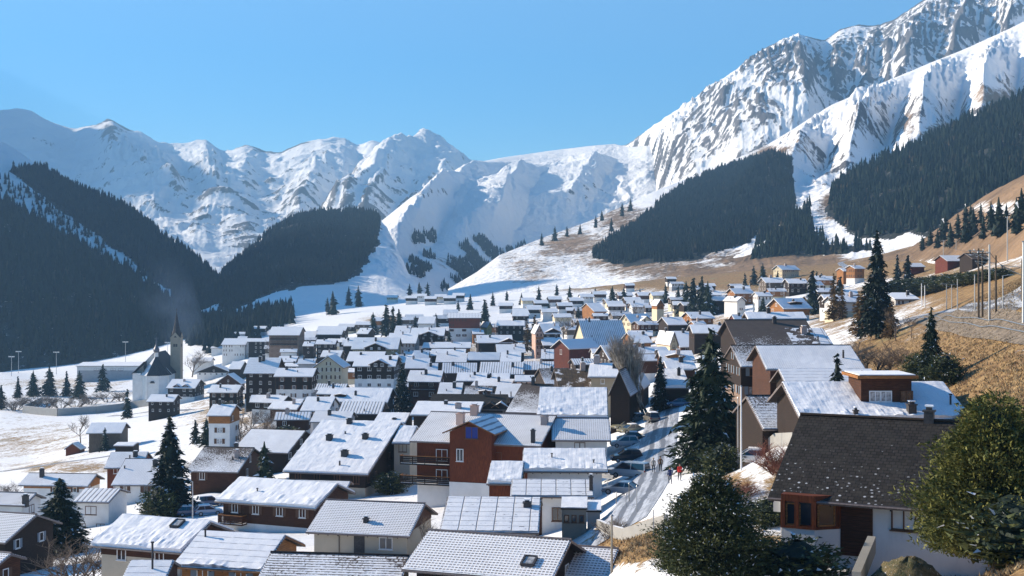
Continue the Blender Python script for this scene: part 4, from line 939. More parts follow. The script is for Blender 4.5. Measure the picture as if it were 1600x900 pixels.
house('large tiled roof in the bottom row with a single skylight on the right',628,862,908,893,844,5.5,roof='tile',up='dark',lo='beige',upm=2.2,skyl=((.80,.38,.95,1.15),),ov=.9)
house('small white gabled house beside the grassy bank, tiled roof half in shade',868,948,906,967,858,4,roof='tile',up='white',lo='white',win='b')
house('beige plaster house with a dotted tile roof and narrow dark door',478,640,838,665,787,4.6,roof='tile',up='brown',lo='beige',upm=.2,win=None,chim=((.52,.36,.35,'dark',.5),),ov=.6,
  extra=both(put('front',.78,1.9,1.5,1.3,'w'),lambda hs:(lambda b:(b.box((hs.xl+4.55,hs.yf-.06,hs.zb),(hs.xl+5.75,hs.yf-.01,hs.zf-.25)),b.build('door',M_chimdk,hs.o)))(MB()),lambda hs:(lambda b:(b.tube([(hs.xl+2.5,hs.yf-.5,hs.zf-.1),(hs.xl+2.9,hs.yf-.1,hs.zf-.7),(hs.xl+2.9,hs.yf-.1,hs.zb)],.05,5),b.build('drainpipe',M_chimdk,hs.o)))(MB())))
house('timber and white chalet with a furnished corner balcony and heaped roof snow',335,493,795,528,757,7.6,roof='smooth',heap=.55,up='brown',lo='white',upm=2.9,win='w',chim=((.33,.42,.55,'pipe'),),bal=(('front',2.9,0,.27,'brown'),),wdens=.8)
house('narrow snow roof with a dark gable tucked behind the balcony chalet',428,543,762,551,752,6.5,roof='thin',up='brown',theta=9)
house('big beige apartment chalet with four dark chimneys on thick smooth snow',441,575,742,628,661,9.5,roof='smooth',th=.26,up='dark',lo='beige',upm=2.4,chim=((.28,.60,.9,'dark',.9),(.38,.93,.9,'dark',.8),(.60,.30,1.0,'dark',.95),(.70,.64,.9,'dark',.85),(.62,.12,.8,'pipe'),(.42,.72,.5,'pipe')),bal=(('front',2.6,.30,.62,'brown'),),win='b')
house('dark timber chalet roof with faint rows, left of the four-chimney house',362,450,708,478,673,6.5,roof='thin',up='dark',chim=((.04,.12,.8,'dark',.7),))
house('timber chalet with ragged shingles along its ridge and a reddish gable',290,372,738,398,700,5.5,roof='patchy',th=.05,up='brown',wdens=.6)
house('small chalet roof above red brown boards, behind the white house with brown shutters',162,222,731,232,706,5,roof='thin',up='red')
house('white house with brown shutters, left of the tall foreground spruce',173,246,758,266,717,5.5,roof='thin',up='brown',lo='white',upm=.3,win='bs')
house('long low roof with orange gable timber on its right end',28,137,760,152,741,4.8,roof='thin',up='orange',lo='white',upm=.8)
house('modern grey white house with a bare zinc roof and big blank side wall',112,170,785,189,764,6.2,roof='rib',up='white',lo='white',pitch=16,win=None,extra=both(put('front',.45,2.3,1.9,1.4,'b'),put('front',.2,4.9,.9,1.2,'b'),put('front',.75,4.9,1.4,1.2,'b'),put('right',.55,4.6,.8,.9,'b')))
house('white house with snowy tiles half hidden behind the left tree',-60,38,790,57,771,5.5,roof='tile',up='white',lo='white',chim=((.98,.2,1.0,'dark',.7),),win='b')
# red house with its cross wing
def redwing(hs):
    dormer(.49,6.0,0,2.0,'red','rib',24,'ground',1.0,.8,None,nm='gable_wing')(hs)
    xc,yf,ze,zr,xl,xr=hs.dorm
    b=MB(); b.box((xl-.03,yf-.08,hs.zb),(xr+2.6,yf-.02,hs.zb+(ze-hs.zb)*.42)); b.build('plaster_wall',WALL['white'],hs.o)
    for dx_,dz,w_,h_,st in ((.2,-.9,1.9,1.7,'bB'),(-1.5,-4.0,1.0,1.7,'w')):
        A,Bp,C=winmesh(w_,h_,st); o=mobj('window',A,hs.o,(xc+dx_,yf-.06,ze+dz)); mobj('pane',Bp,o,(0,.005,0))
    A,Bp,C=winmesh(.8,1.6,'w'); o=mobj('window',A,hs.o,(xl+.9,yf-.11,hs.zb+1.3)); mobj('pane',Bp,o,(0,.005,0))
house('tall red brown timber house with cross gable, two balconies and blue blinds',640,845,697,870,650,11.5,roof='tile',up='red',lo='white',upm=5.6,Y=None,chim=((.30,.62,1.4,'pink',1.0),(.36,.96,1.2,'pink',1.0),(.94,.72,1.0,'light',.9),(.93,.10,1.6,'dark',.5)),win=None,
  bal=(('front',3.3,-.12,.30,'dark'),('front',6.0,-.12,.30,'dark')),extra=both(redwing,put('front',.21,3.0,1.7,1.7,'wc'),put('front',.21,5.8,1.7,1.7,'wc'),put('front',.66,3.0,1.8,1.6,'bB'),put('front',.92,2.2,.9,1.1,'wc'),put('front',.75,5.2,.9,1.2,'w')))
house('long white wall house with two small dark windows and a half shaded roof',862,955,688,957,654,5,roof='tile',up='white',lo='white',win=None,theta=2,extra=both(put('front',.42,1.9,.8,1.3,'b'),put('front',.52,1.9,.8,1.3,'b')))
house('big plain snow roof beside the street with a low snow heap on it',838,950,652,958,607,6.5,roof='smooth',heap=.42,th=.2,up='tan',lo='beige',upm=.2,win=None,theta=4)
house('flat snow roof above a dark fascia, standing next to the parked van',815,950,737,953,703,5,roof='smooth',heap=.4,up='white',lo='white',win=None,theta=2,pitch=14,chim=((.35,.55,.6,'pipe'),(.84,.3,.5,'pipe')))
house('small snow roof with toothed left edge between red house and panel roof',760,815,756,818,723,5,roof='smooth',heap=.3,up='red',pitch=15,theta=4,win=None)
house('white and brown house with snowed solar panels and one brown window',797,928,776,934,750,6,roof='panel',up='brown',lo='white',upm=.3,win=None,theta=2,pitch=16,chim=((.97,.35,1.5,'dark',.4),),extra=both(put('front',.58,2.9,1.3,1.5,'b'),lambda hs:(lambda b:(b.box((hs.xl,hs.yf-.07,hs.zb),(hs.xl+(hs.xr-hs.xl)*.36,hs.yf-.01,hs.zf-.1)),b.build('timber_wall',WALL['brown'],hs.o)))(MB())))
house('low roof fully laid with snowed panels behind the big tiled roof',686,842,832,850,778,3.6,roof='panel',up='brown',lo='beige',upm=.3,win=None,theta=3,pitch=15,chim=((.86,.72,.4,'dark',.7),))
house('striped old shingle roof half bare of snow in the middle of the village',790,842,645,870,601,6,roof='brownsheet' if False else 'patchy',th=.02,up='dark',theta=16,win=None)
house('long dark brown shingle roof nearly free of snow, with two cross gables',668,790,640,797,616,6,roof='dark',up='dark',win=None,theta=4,extra=both(dormer(.80,3.6,.05,.2,'dark','dark',30,None,0,.3,None),dormer(.93,3.6,.05,.2,'dark','thin',30,None,0,.3,None)))
house('flat snow roof with a black terrace strip behind the red house',640,748,650,752,629,6,roof='smooth',up='dark',pitch=12,theta=6,chim=((.45,.8,.7,'dark',.8),(.66,.5,1.2,'light',1.3)))
# ---- right hand side
house('pale dusted tile roof on the right with dark red boarded left end',1197,1353,577,1200,540,6.5,side='L',roof='thin',up='brown',win=None,theta=-1,chim=((.84,.45,1.0,'pipe'),))
house('lined metal roof with even snow below the dusted tile roof on the right',1233,1385,612,1236,577,4.5,side='L',roof='seam',up='dark',win=None,theta=-1,chim=((.86,.75,.4,'pipe'),(.93,.4,.5,'pipe')))
def terrace(hs):
    xc=-hs.L/2+hs.L*.56; w_=hs.L*.30; y0=-hs.r*.58; z0=hs.E+(y0+hs.r)*hs.t; zt=hs.E+hs.r*hs.t+.75; b=MB()
    b.box((xc-w_/2,y0,z0-.3),(xc+w_/2,-.1,zt-.002)); p=b.build('roof_terrace_box',WALL['brown'],hs.o)
    b=MB(); b.box((xc-w_/2-.5,y0-.7,zt),(xc+w_/2+.4,.4,zt+.28)); b.box((xc-w_/2-.3,y0-.5,zt+.282),(xc+w_/2+.2,.2,zt+.36),1); b.build('flat_roof',[WALL['orange'],M_heap],p)
    for dx_,st in ((-.55,'wc'),(.4,'wc'),(2.3,'b')):
        A,Bp,C=winmesh(1.1,1.0,st); mobj('window',C,p,(xc+dx_-w_*.1,y0-.05,z0+.12))
house('large snow roof with a boxed timber dormer and thick snow along the eave',1250,1520,655,1257,598,5.5,side='L',roof='smooth',th=.12,heap=.28,up='dark',win=None,theta=-1,pitch=20,extra=terrace,chim=((.66,.10,.9,'dark',.7),(.33,.06,.5,'dark',.35),(.93,.35,.9,'pipe')))
house('small ragged snow roof squeezed between grassy slope and big dormer roof',1192,1246,670,1196,619,4.5,side='L',roof='patchy',th=.05,up='dark',win=None,theta=-4)
house('taupe walled house with a patchy grey roof above the grassy bank',1157,1200,573,1166,540,8,side='L',roof='patchy',th=.06,up='dark',lo='taupe',upm=3.2,theta=-2,win='b')
house('large old barn with a brown shingle roof and thin snow along its ridge strip',1163,1300,565,1170,500,8,side='L',roof='patchy',th=.02,up='dark',lo='taupe',upm=9,theta=-2,win=None)
house('narrow snow covered ridge roof above the large old brown barn',1168,1262,499,1171,489,8,side='L',roof='smooth',up='dark',win=None,theta=-2)
house('dark solar roof with blue panels left clear of snow',1238,1302,538,1242,513,7,side='L',roof='panel',th=.05,up='dark',win=None,theta=-2)
# ---- left side
house('dark chalet with two little cross gables directly below the church',259,305,607,308,593,6,roof='smooth',up='dark',lo='white',upm=4.2,theta=4,extra=both(dormer(.35,3,.1,.4,'brown','smooth',30,None,0,.4),dormer(.65,3,.1,.4,'brown','smooth',30,None,0,.4)))
house('small dark chalet with white windows, nearest one below the church wall',228,271,628,272,617,6,roof='smooth',up='dark',theta=4,wdens=1)
house('grey wooden barn on the snowy meadow with a dark right gable',134,190,677,198,661,4.5,roof='smooth',up='greywood',name='barn',cat='barn',win=None)
house('low blue shaded carport beside the grey wooden barn',177,208,697,210,692,3,roof='smooth',up='dark',name='carport',cat='carport',win=None,theta=4,pitch=8)
gable('tiny red play shed standing at the edge of the snowy meadow',100,126,702,693,2.4,4,8,up='red',name='shed',cat='shed',win=None)
house('dark chalet with red and white windows left of the bare tree',323,371,614,372,602,6,roof='smooth',up='dark',theta=4,wdens=1)
house('tall white house with a yellow timber band, above two blue spruces',322,360,650,362,633,9,roof='smooth',up='orange',lo='white',upm=2.2,theta=4)
gable('white house with a dark gable, first house right of the church tower',305,362,582,571,7,10,5,up='dark',lo='white',upm=.3,wdens=1)
gable('small timber chalet with a front gable below the white gabled house',335,377,600,585,6,9,5,up='brown',wdens=.5)
house('tall dark timber house with a steep blue shaded snow roof',380,432,584,436,559,11,roof='seam',pitch=36,up='dark',lo='white',upm=99,theta=5,win='w',wdens=1,chim=((.38,.75,1.6,'dark',.9),(.48,.8,1.8,'dark',.9)))
house('low snow roof in front of the tall dark timber house',379,411,615,413,604,5.5,roof='smooth',up='dark',lo='white',upm=2.2,theta=4,wdens=1)
house('chalet with dark upper boards and long white base, left of the cream gable house',427,489,589,487,576,10,roof='smooth',up='dark',lo='white',upm=4.6,theta=3,wdens=1)
gable('tall cream house with an orange gable edge and rows of shuttered windows',488,537,575,557,11,12,5,up='cream',lo='cream',win='wg',wdens=1,fascia=M_fascia_o,wsz=(1.1,1.3))
house('big chalet with dark cross gable and white lower storey, left of a spruce',550,618,573,620,556,10,roof='smooth',up='dark',lo='white',upm=4.5,theta=3,wdens=1,extra=dormer(.62,6,.02,.8,'dark','smooth',25,None,.3,.6,'w'),chim=((.83,.6,1.2,'dark',.9),))
house('long snow roof with one small dark dormer, below the cream gable house',512,606,629,608,607,5,roof='smooth',up='dark',theta=5,chim=((.42,.45,1.2,'dark',.6),),extra=dormer(.17,3,.3,.6,'dark','smooth',10,None,0,.2,None))
house('house with dark recessed balcony under its roof and tall white wall',468,514,643,518,621,9,roof='smooth',up='white',lo='white',theta=5,win='b',wdens=.6)
house('snow roof with soft ripples in front of the small dormer roof',527,596,647,598,628,4.5,roof='rib',up='dark',theta=4,chim=((.6,.2,.5,'pipe'),))
house('small snow roof above a grey blue metal wall',484,546,660,552,643,4.5,roof='thin',up='grey',lo='grey',theta=5,win=None)
house('narrow hut roof left of the white balcony house',450,466,642,468,624,4,roof='smooth',up='greywood',theta=5,win=None,name='shed',cat='shed')
house('flat snowy roof with one black hatch behind the four-chimney house',583,634,661,640,646,5,roof='smooth',up='dark',pitch=12,theta=5,chim=((.6,.3,.3,'dark',.9),))
house('roof in blue shade wedged between four-chimney house and red house',612,640,693,650,667,7.5,roof='smooth',up='beige',lo='beige',theta=9,win='b')
# ---- middle of the village
house('dark red timber chalet with white balconies right of the middle spruce',634,688,597,690,579,8,roof='thin',up='brown',theta=5,wdens=1,bal=(('front',2.4,.1,.9,'brown'),))
house('broad even snow roof in front of the long brown shingle roof',682,720,620,723,598,5,roof='thin',up='dark',theta=3,win=None)
house('grey dusted roof patch between two broad even snow roofs',724,768,620,771,603,5,roof='patchy',th=.04,up='dark',theta=3,win=None,extra=dormer(.75,3.2,.2,.7,'brown','smooth',8,None,0,.3))
house('broad snow roof left of the striped old shingle roof',772,820,621,824,600,5.5,roof='thin',up='dark',theta=6,win=None,chim=((.2,.05,1.2,'pipe'),(.55,.03,1.2,'pipe')))
house('long low snow roof with clean edge, just above the grey dusted roof',712,760,596,763,583,5,roof='smooth',up='dark',theta=3,win=None)
house('short snow roof with a shaded blue lip beside a chimney stack',765,796,597,797,584,5,roof='smooth',up='dark',theta=3,chim=((.02,.5,1.2,'dark',.6),),win=None)
house('narrow bright snow roof just above the striped shingle roof',804,859,596,856,587,5,roof='smooth',up='pink',lo='pink',upm=1,theta=0)
house('widest ribbed snow roof in the packed middle rows',748,817,585,814,566,6,roof='rib',up='dark',theta=3,win=None,pitch=26)
house('steep greyish roof left of the widest ribbed roof, dark gable on its left',690,745,583,746,567,6,roof='rib',up='dark',vis='L',theta=0,win=None,pitch=30)
house('small steep roof with a dark triangular gable left of the greyish roof',666,684,580,686,568,5.5,roof='smooth',up='brown',theta=0,vis='L',win=None,pitch=32)
house('snow roof directly behind the middle spruce tip, dark left gable',632,671,576,672,560,6,roof='smooth',up='dark',theta=0,vis='L',win=None,pitch=28)
house('plain pale roof with a dark eave in front of two stacked low roofs',680,729,566,731,552,6,roof='thin',up='dark',theta=2,win=None)
house('long blue shaded roof in the centre with a slim black pipe',730,781,563,782,551,6,roof='smooth',up='dark',theta=2,chim=((.4,.95,1.5,'pipe'),),win=None,pitch=34)
house('snow roof continuing right of the long blue shaded roof',781,814,566,812,551,6,roof='smooth',up='dark',theta=2,win=None)
house('square metal roof in deep blue shade left of the packed centre',645,670,560,668,548,6,roof='smooth',up='grey',lo='grey',theta=2,win=None,pitch=38)
house('low white roof behind a grey triangular gable left of centre',607,644,567,645,555,5.5,roof='smooth',up='greywood',theta=2,win=None,extra=dormer(.25,5,.2,1.0,'greywood','smooth',40,None,0,.3,None))
house('long stacked low roof behind the plain pale roof',672,727,556,729,546,6,roof='smooth',up='dark',theta=2,win=None)
house('upper stacked roof with an orange left gable wall',678,736,544,736,535,7,roof='smooth',up='orange',theta=0,vis='L',win=None)
house('wide snow roof filling the row above the ripple roof left of centre',540,598,565,600,550,6,roof='smooth',up='dark',theta=3,win=None)
house('olive walled house with a dark gable and blue shaded roof behind the big chalet',548,622,546,622,528,8.5,roof='smooth',up='olive',lo='olive',theta=3,pitch=30,extra=dormer(.52,9,.0,.8,'dark','smooth',22,None,.3,.6,'wc'))
house('low wide roof above a grey blue shaded wall in the upper middle',603,650,537,652,521,8,roof='smooth',up='grey',lo='grey',theta=3)
house('clean white roof with a thin black line, behind the low wide roof',615,640,521,642,509,7,roof='seam',up='white',lo='white',theta=2,win=None)
house('white roofed house with a dark arched cross gable, left of the brick block',640,694,525,696,513,9,roof='smooth',up='dark',lo='white',theta=2,upm=5,extra=dormer(.55,9,.02,.3,'dark','smooth',20,None,.2,.5,'w'))
house('white house with a dark base line behind the upper middle spruces',652,679,506,678,495,6,roof='smooth',up='white',lo='white',theta=2)
house('brick red apartment block with a white lower facade and panelled roof',699,752,497,748,489,13,roof='panel',up='brick',lo='white',upm=5.5,theta=-2,vis='L',win='b',wdens=.5,name='apartment_block',cat='apartment block',pitch=12)
house('long dark chalet with three pale round windows beneath the bare larches',776,820,509,819,501,8,roof='smooth',up='dark',theta=0,win='wc',wdens=1)
gable('tiny yellow house catching the sun beside the tall upper spruce',761,770,512,503,7,8,-30,up='yellow',lo='yellow',wdens=1,win='b')
house('orange sided low house in front of the brick block',738,757,522,756,516,5,roof='smooth',up='orange',theta=-6,vis='L',win=None)
house('dark chalet with twin gables and pale left end, above the striped roof',745,802,536,797,524,7,roof='smooth',up='dark',lo='cream',theta=-4,vis='L',win=None,extra=dormer(.88,8,.05,.2,'brown','smooth',22,None,.2,.6,None))
house('three-stepped striped roof right of centre with an open dark porch',776,822,551,812,538,6,roof='seam',up='dark',theta=-4,vis='L',win=None)
house('grey roof house right of the tall upper spruce, dark lower floor',800,826,494,824,483,8,roof='smooth',up='dark',lo='grey',upm=3,theta=0)
# ---- right of centre
house('dark red barn with a blue shaded roof and sunlit left gable',889,939,546,874,531,8.5,side='L',roof='smooth',up='barnred',name='barn',cat='barn',pitch=30,back=1,win=None,extra=put('left',.5,2.6,1.3,1.9,'wc'))
house('dark chalet with two peaks and a long snow roof right of the red barn',952,1010,563,945,540,6,side='L',roof='smooth',up='dark',bal=(('left',2.5,.2,.8,'orange'),),theta=-16,pitch=27)
house('steep dark roof with blue snow stripes and yellow left gable',915,984,540,905,501,8,side='L',roof='rib',up='cream',lo='cream',theta=-14,pitch=44,win='b')
house('cream house with bright blue shaded roof and grey cross gable',985,1021,505,974,491,8,side='L',roof='smooth',up='cream',lo='cream',theta=-24,pitch=34,win='bs',wdens=1,extra=dormer(.68,7,.0,.6,'cream','smooth',35,None,.2,.5,'b'))
gable('slim pale tower house with timber balconies beside the dark spruce grove',1026,1039,478,468,12,9,-12,up='orange',lo='cream',upm=2,name='tower_house',cat='house',win='b')
house('long low roof with cream chimney pots right of the slim tower house',1043,1075,508,1040,496,6,side='L',roof='smooth',up='dark',theta=-12,win=None,chim=((.3,1.0,1,'light',1),))
house('wide sunny chalet with orange gable below the dark spruce grove',1080,1118,498,1074,488,6,side='L',roof='smooth',up='orange',theta=-14,vis='L')
house('snow roof with a dark left peak beneath the cream chimney pots',990,1020,536,988,520,6,side='L',roof='smooth',up='orange',theta=-12,win=None)
gable('tall cream house with an orange balcony front and steep snow roof',1047,1061,540,519,9,14,-14,up='cream',lo='cream',win='b',wdens=1,bal=(('right',3,.2,.8,'orange'),),fascia=M_fascia_o)
house('broad snow roof spreading behind the tall cream balcony house',1062,1108,543,1058,518,7,side='L',roof='smooth',up='brown',lo='white',theta=-10,win='w')
house('blue grey snow roof with a timber hatch, behind the roadside snow flats',1033,1088,566,1034,549,5,side='L',roof='smooth',up='brown',theta=-2,chim=((.55,.6,1.2,'light',.9),),extra=dormer(.45,4,.3,.5,'orange','smooth',12,None,0,.3,None))
house('grey white roof with a dark left verge above the roadside snow flats',1042,1090,578,1036,565,5,side='L',roof='smooth',up='brown',theta=-4,win=None)
house('broad lumpy snow roof over the carport at the head of the street',1040,1080,606,1038,578,4,side='L',roof='smooth',th=.3,heap=.5,up='dark',theta=0,pitch=14,win=None)
house('wide flat snow roof with a dark chimney behind the brown sheet roof',918,998,590,1001,569,6,roof='smooth',up='tan',lo='taupe',theta=6,pitch=14,chim=((.52,.62,1.0,'dark',.9),(.15,.98,1.5,'light',1.2)))
house('brown sheet metal roof almost clear of snow at the village centre',872,946,604,938,576,6,roof='brownsheet',up='dark',theta=-4,win=None,chim=((.62,.95,1.3,'light',1.0),))
house('dark slate roof left of the brown sheet roof with blown snow streaks',852,900,600,888,575,6,roof='patchy',th=.02,up='dark',theta=-10,win=None)
gable('steep dark gable house with ragged grey roof beside the street poplar',950,985,618,579,7,14,14,up='dark',win=None,roof='patchy')
gable('lower lean roof in blue shade against the steep dark gable',982,1006,608,590,5,12,12,up='dark',win=None,roof='smooth')
house('striped blue snow roof in the centre with pale patches',816,866,578,868,565,6,roof='rib',up='brown',theta=2,win=None,pitch=26)
house('square snow roof patch with grid lines left of the red barn',845,866,561,864,546,6,roof='panel',up='brown',theta=2,win=None)
gable('pink balcony house with a striped awning left of the red barn',836,850,522,508,11,10,-10,up='pink',lo='pink',win='b',wdens=1,bal=(('right',3.0,0,1,'orange'),('right',5.6,0,1,'orange')))
house('chalet roof with a dark round hood right of the pink balcony house',848,878,522,846,506,8,side='L',roof='smooth',up='dark',theta=-10,pitch=30,extra=dormer(.55,7,.1,.5,'dark','smooth',24,None,.2,.6,None))
house('plain snow roof in front of the pink balcony house',848,882,540,846,528,6,side='L',roof='smooth',up='dark',theta=-8,win=None)
house('timber chalet with a sunny orange left wall in the far rows',928,950,487,922,474,7,side='L',roof='smooth',up='orange',theta=-20,win=None)
house('low pale roof house behind the steep dark striped roof',905,940,505,901,499,7,side='L',roof='smooth',up='brown',theta=-8,win=None)
# ---- far right rows
house('cream farmhouse alone on the brown slope with a snowy roof',1222,1251,422,1214,415,7,side='L',roof='smooth',up='cream',lo='cream',theta=-25,pitch=26,chim=((.45,.9,1.2,'light',1.2),))
house('long white roof with thin chimney stub, second row under the cream farmhouse',1196,1229,442,1192,434,7,side='L',roof='smooth',up='greywood',theta=-8,chim=((.45,1.0,1.2,'light',1.4),))
house('balcony chalet with pale terraces right of the long white roof',1232,1264,443,1230,436,7,side='L',roof='smooth',up='dark',theta=-6,bal=(('front',2.6,.1,.9,'dark'),))
house('timber chalet with round porch window left of the two white gables',1148,1180,459,1140,451,7,side='L',roof='smooth',up='orange',theta=-20,pitch=26)
gable('white house with one round dark window and a sunlit gable',1152,1167,471,464,7,12,-24,up='white',lo='white',win='b',wdens=.4)
house('blue walled house sharing a yard with the round window gable',1184,1208,463,1181,457,8,side='L',roof='smooth',up='white',lo='white',theta=-10)
house('dark blue shaded house left of the round window gable',1112,1146,470,1108,463,7,side='L',roof='smooth',up='dark',theta=-4,pitch=30)
house('wide timber chalet with white balcony front and long roof dormer',1224,1270,483,1215,467,6,side='L',roof='smooth',up='orange',lo='white',upm=2.6,theta=-22,pitch=30,extra=dormer(.55,5,.35,.8,'dark','smooth',6,None,0,.3,None))
house('sunny orange timber house above the large roadside spruce',1336,1353,420,1330,415,8,side='L',roof='smooth',up='orange',lo='white',upm=5,theta=-26,wdens=1,win='b')
house('small orange chalet left of the sunny orange timber house',1318,1334,424,1314,419,7,side='L',roof='smooth',up='orange',theta=-16,win=None)
house('grey house with three tall windows beside the larch trees',1304,1332,473,1300,467,8,side='L',roof='smooth',up='grey',lo='grey',theta=-14,win='b',wdens=1)
house('low white roofed outbuilding beside the grey house with three windows',1283,1300,474,1282,471,4,side='L',roof='smooth',up='grey',lo='grey',theta=-4,win=None)
house('small dark chalet with a white roof right of the slope spruce',1278,1294,436,1276,431,6,side='L',roof='smooth',up='dark',theta=-6)
house('blue shaded chalet roof right of the balcony chalet',1272,1288,446,1270,440,6,side='L',roof='smooth',up='dark',theta=-16,pitch=30)
house('low orange chalet half hidden under the wide barn roof snow',1084,1104,507,1079,502,5,side='L',roof='smooth',up='orange',theta=-14,win=None)
house('broad pale roof left of the large old brown barn',1082,1152,521,1084,508,7,side='L',roof='smooth',up='dark',theta=-2,win='b')
house('red ended little gable roof against the large old barn',1150,1168,505,1146,492,6,side='L',roof='smooth',up='barnred',theta=-12,win=None,pitch=32)
house('station building with a flat white roof left of the railway poles',1398,1438,468,1396,458,6,side='L',roof='smooth',up='white',lo='grey',theta=-4,pitch=12,win='b')
for (lb,x0,x1,y,yr,up) in (('wooden barn with a red left end on the sunny slope',1480,1512,408,399,'barnred'),('wooden barn with a grey blue roof, rightmost on the sunny slope',1519,1550,404,395,'dark'),('red wooden hut beside the road below the sunny slope',1424,1447,417,411,'barnred')):
    house(lb,x0,x1,y,x0-3,yr,4.2,side='L',roof='brownsheet' if 'grey' in lb else 'thin',up=up,theta=-10,win=None,name='barn',cat='barn')
# ---- left upper rows
house('long white guesthouse with a pale roof at the top left of the village',345,384,539,385,529,9,roof='smooth',up='white',lo='white',theta=2)
house('dark shaded extension right of the long white guesthouse',386,420,534,419,529,9,roof='smooth',up='dark',theta=2,win='wc')
house('small white hut with shaded walls left of the long white guesthouse',299,330,565,328,559,5,roof='smooth',up='white',lo='white',theta=2)
house('white roofed annex between the white gabled house and tall dark timber house',356,376,577,377,565,6,roof='smooth',up='dark',theta=3,win=None)
house('long low white roof behind the tall dark timber house',432,462,566,462,557,6,roof='smooth',up='dark',theta=3)
house('blue grey roof touching the left of the cream gable house',464,492,569,493,561,7,roof='smooth',up='grey',lo='grey',theta=3,win=None,pitch=34)
house('white roof with dark storey left of the parking area',472,490,541,490,534,7,roof='smooth',up='dark',theta=2,wdens=1)
house('dark storeyed long house in the upper left rows',492,524,538,524,531,8,roof='smooth',up='dark',theta=2,wdens=1)
house('bright white roof house at the far upper left edge',473,492,528,493,518,6,roof='smooth',up='dark',theta=2,win=None)
house('wide pale roof with twin vents at the far upper left',494,534,523,536,516,7,roof='smooth',up='dark',theta=2,win=None)
house('snowy ridge roof at the far top of the left rows',494,540,517,532,510,6,roof='smooth',up='dark',theta=4,win=None)
house('small roof at the far edge with a lit white slope',556,575,522,580,513,6,roof='smooth',up='dark',theta=12,win=None)
house('white roof right of the parking area, above the cream gable house',500,532,558,534,548,7,roof='smooth',up='dark',theta=3,win=None)
house('pale wide roof left of the olive walled house',536,552,541,552,528,7,roof='smooth',up='dark',theta=3,win=None)
house('grey hotel with dark balconies at the upper left by the dark wood',418,468,524,466,511,13,roof='smooth',up='taupe',lo='taupe',theta=2,win='b',wdens=1,name='hotel',cat='hotel',bal=(('front',3,.05,.95,'dark'),('front',6,.05,.95,'dark')))
# ---- white gym hall and football stand
house('long flat white gym hall left of the church',118,222,572,218,566,8,roof='smooth',up='white',lo='grey',upm=3,pitch=6,theta=0,name='gym_hall',cat='hall',win=None,wd=4,extra=lambda hs:[place_window(hs,'front',hs.xl+(hs.xr-hs.xl)*f,hs.zf-3.3,3.6,1.6,'b') for f in (.30,.42,.56,.68)])
# ---- hamlets up the valley: tiny houses
FAR=[]
for i,(px,py,w_) in enumerate([(566,459,9),(581,461,10),(596,457,9),(612,462,11),(627,458,9),(642,463,10),(657,460,9),(672,464,10),(688,461,9),(702,463,10),(716,459,9)]):
    FAR.append((px,py+3,w_,None,'small house in the shaded valley hamlet'))
for i,(px,py,w_) in enumerate([(808,466,11),(826,470,12),(846,474,12),(868,468,12),(884,478,13),(902,470,12),(918,464,12),(938,460,12),(962,476,13),(978,462,12),(990,470,12),(1010,462,12),(1032,462,12),(1002,480,13),(860,488,13),(836,484,13),(880,496,14),(815,492,13),(790,478,12)]):
    FAR.append((px,py,w_,None,'small snow roofed house in the far rows'))
for i,(px,py,w_) in enumerate([(1010,431,8),(1050,436,8),(985,446,9),(1110,447,9),(955,449,9),(925,452,9)]):
    FAR.append((px,py,w_,None,'lonely hut on the brown meadow'))
ordn=['first','second','third','fourth','fifth','sixth','seventh','eighth','ninth','tenth','eleventh','twelfth','thirteenth','fourteenth','fifteenth','sixteenth','seventeenth','eighteenth','nineteenth','twentieth']
_byl={}
for f in sorted(FAR): _byl.setdefault(f[4],[]).append(f)
for lb,fs in _byl.items():
    for i,(px,py,w_,Yf,_) in enumerate(fs):
        Yh=Yf or hit(px,py,5.5)
        if Yh>1050 and 'hamlet' not in lb: continue
        up=['dark','white','brown','cream','dark'][i%5]; m=8 if 'hut' in lb else 11
        w2=m*F/Yh/2; house(lb+', '+ordn[i]+' from the left',px-w2,px+w2,py,px+w2*.9,py-w2*.42,5.5,theta=(-8 if px>800 else 3),Y=Yh,up=up,lo='white',upm=2.6,win='b' if 'hut' not in lb else None,vis='L' if px>800 else 'R',group=None if False else lb.replace('small','small').split(',')[0]+' group')
# small houses that fill the rows between the larger ones
def fillers(lb,x0,x1,y0,y1,n_,seed):
    g=random.Random(seed); C_=[]
    for _ in range(900):
        if len(C_)>=n_: break
        px,py=g.uniform(x0,x1),g.uniform(y0,y1); Y=hit(px,py,0)
        if Y>1000 or Y<150: continue
        X=(px-800)/F*Y; L=g.uniform(8.5,12.5); rad=L*.52
        if any((X-a)**2+(Y-b)**2<(rad+c)**2 for a,b,c in OCC) or any((X-a)**2+(Y-b)**2<(rad+c)**2 for a,b,c in [q[1] for q in C_]): continue
        C_.append((px,(X,Y,rad),L))
    for i,(px,(X,Y,_r),L) in enumerate(sorted(C_)):
        r=L*g.uniform(.36,.44); make_house(lb+', '+ordn[i]+' from the left',(X,Y),R(g.uniform(-14,14)+(6 if px>860 else -6)),L,r,r,g.uniform(4.6,6.2),math.tan(R(g.uniform(18,27))),Y,roof=g.choice(('smooth','thin','smooth','rib')),up=g.choice(('dark','brown','dark','greywood','white','orange')),lo=g.choice(('white','cream','grey')),upm=g.choice((2.4,2.8,3.2)),vis='B',group=lb+' group')
fillers('small chalet squeezed between larger roofs in the upper middle rows',640,930,468,545,18,1)
fillers('small chalet between larger roofs in the upper right rows',930,1320,446,500,20,2)
fillers('small chalet between larger roofs in the centre rows',440,800,545,640,16,3)
fillers('small chalet in the upper left rows',340,640,512,560,14,5)
fillers('small chalet in the gap left of the street',840,1060,500,600,14,6)
fillers('small chalet between larger roofs in the left centre rows',400,660,585,690,9,8)
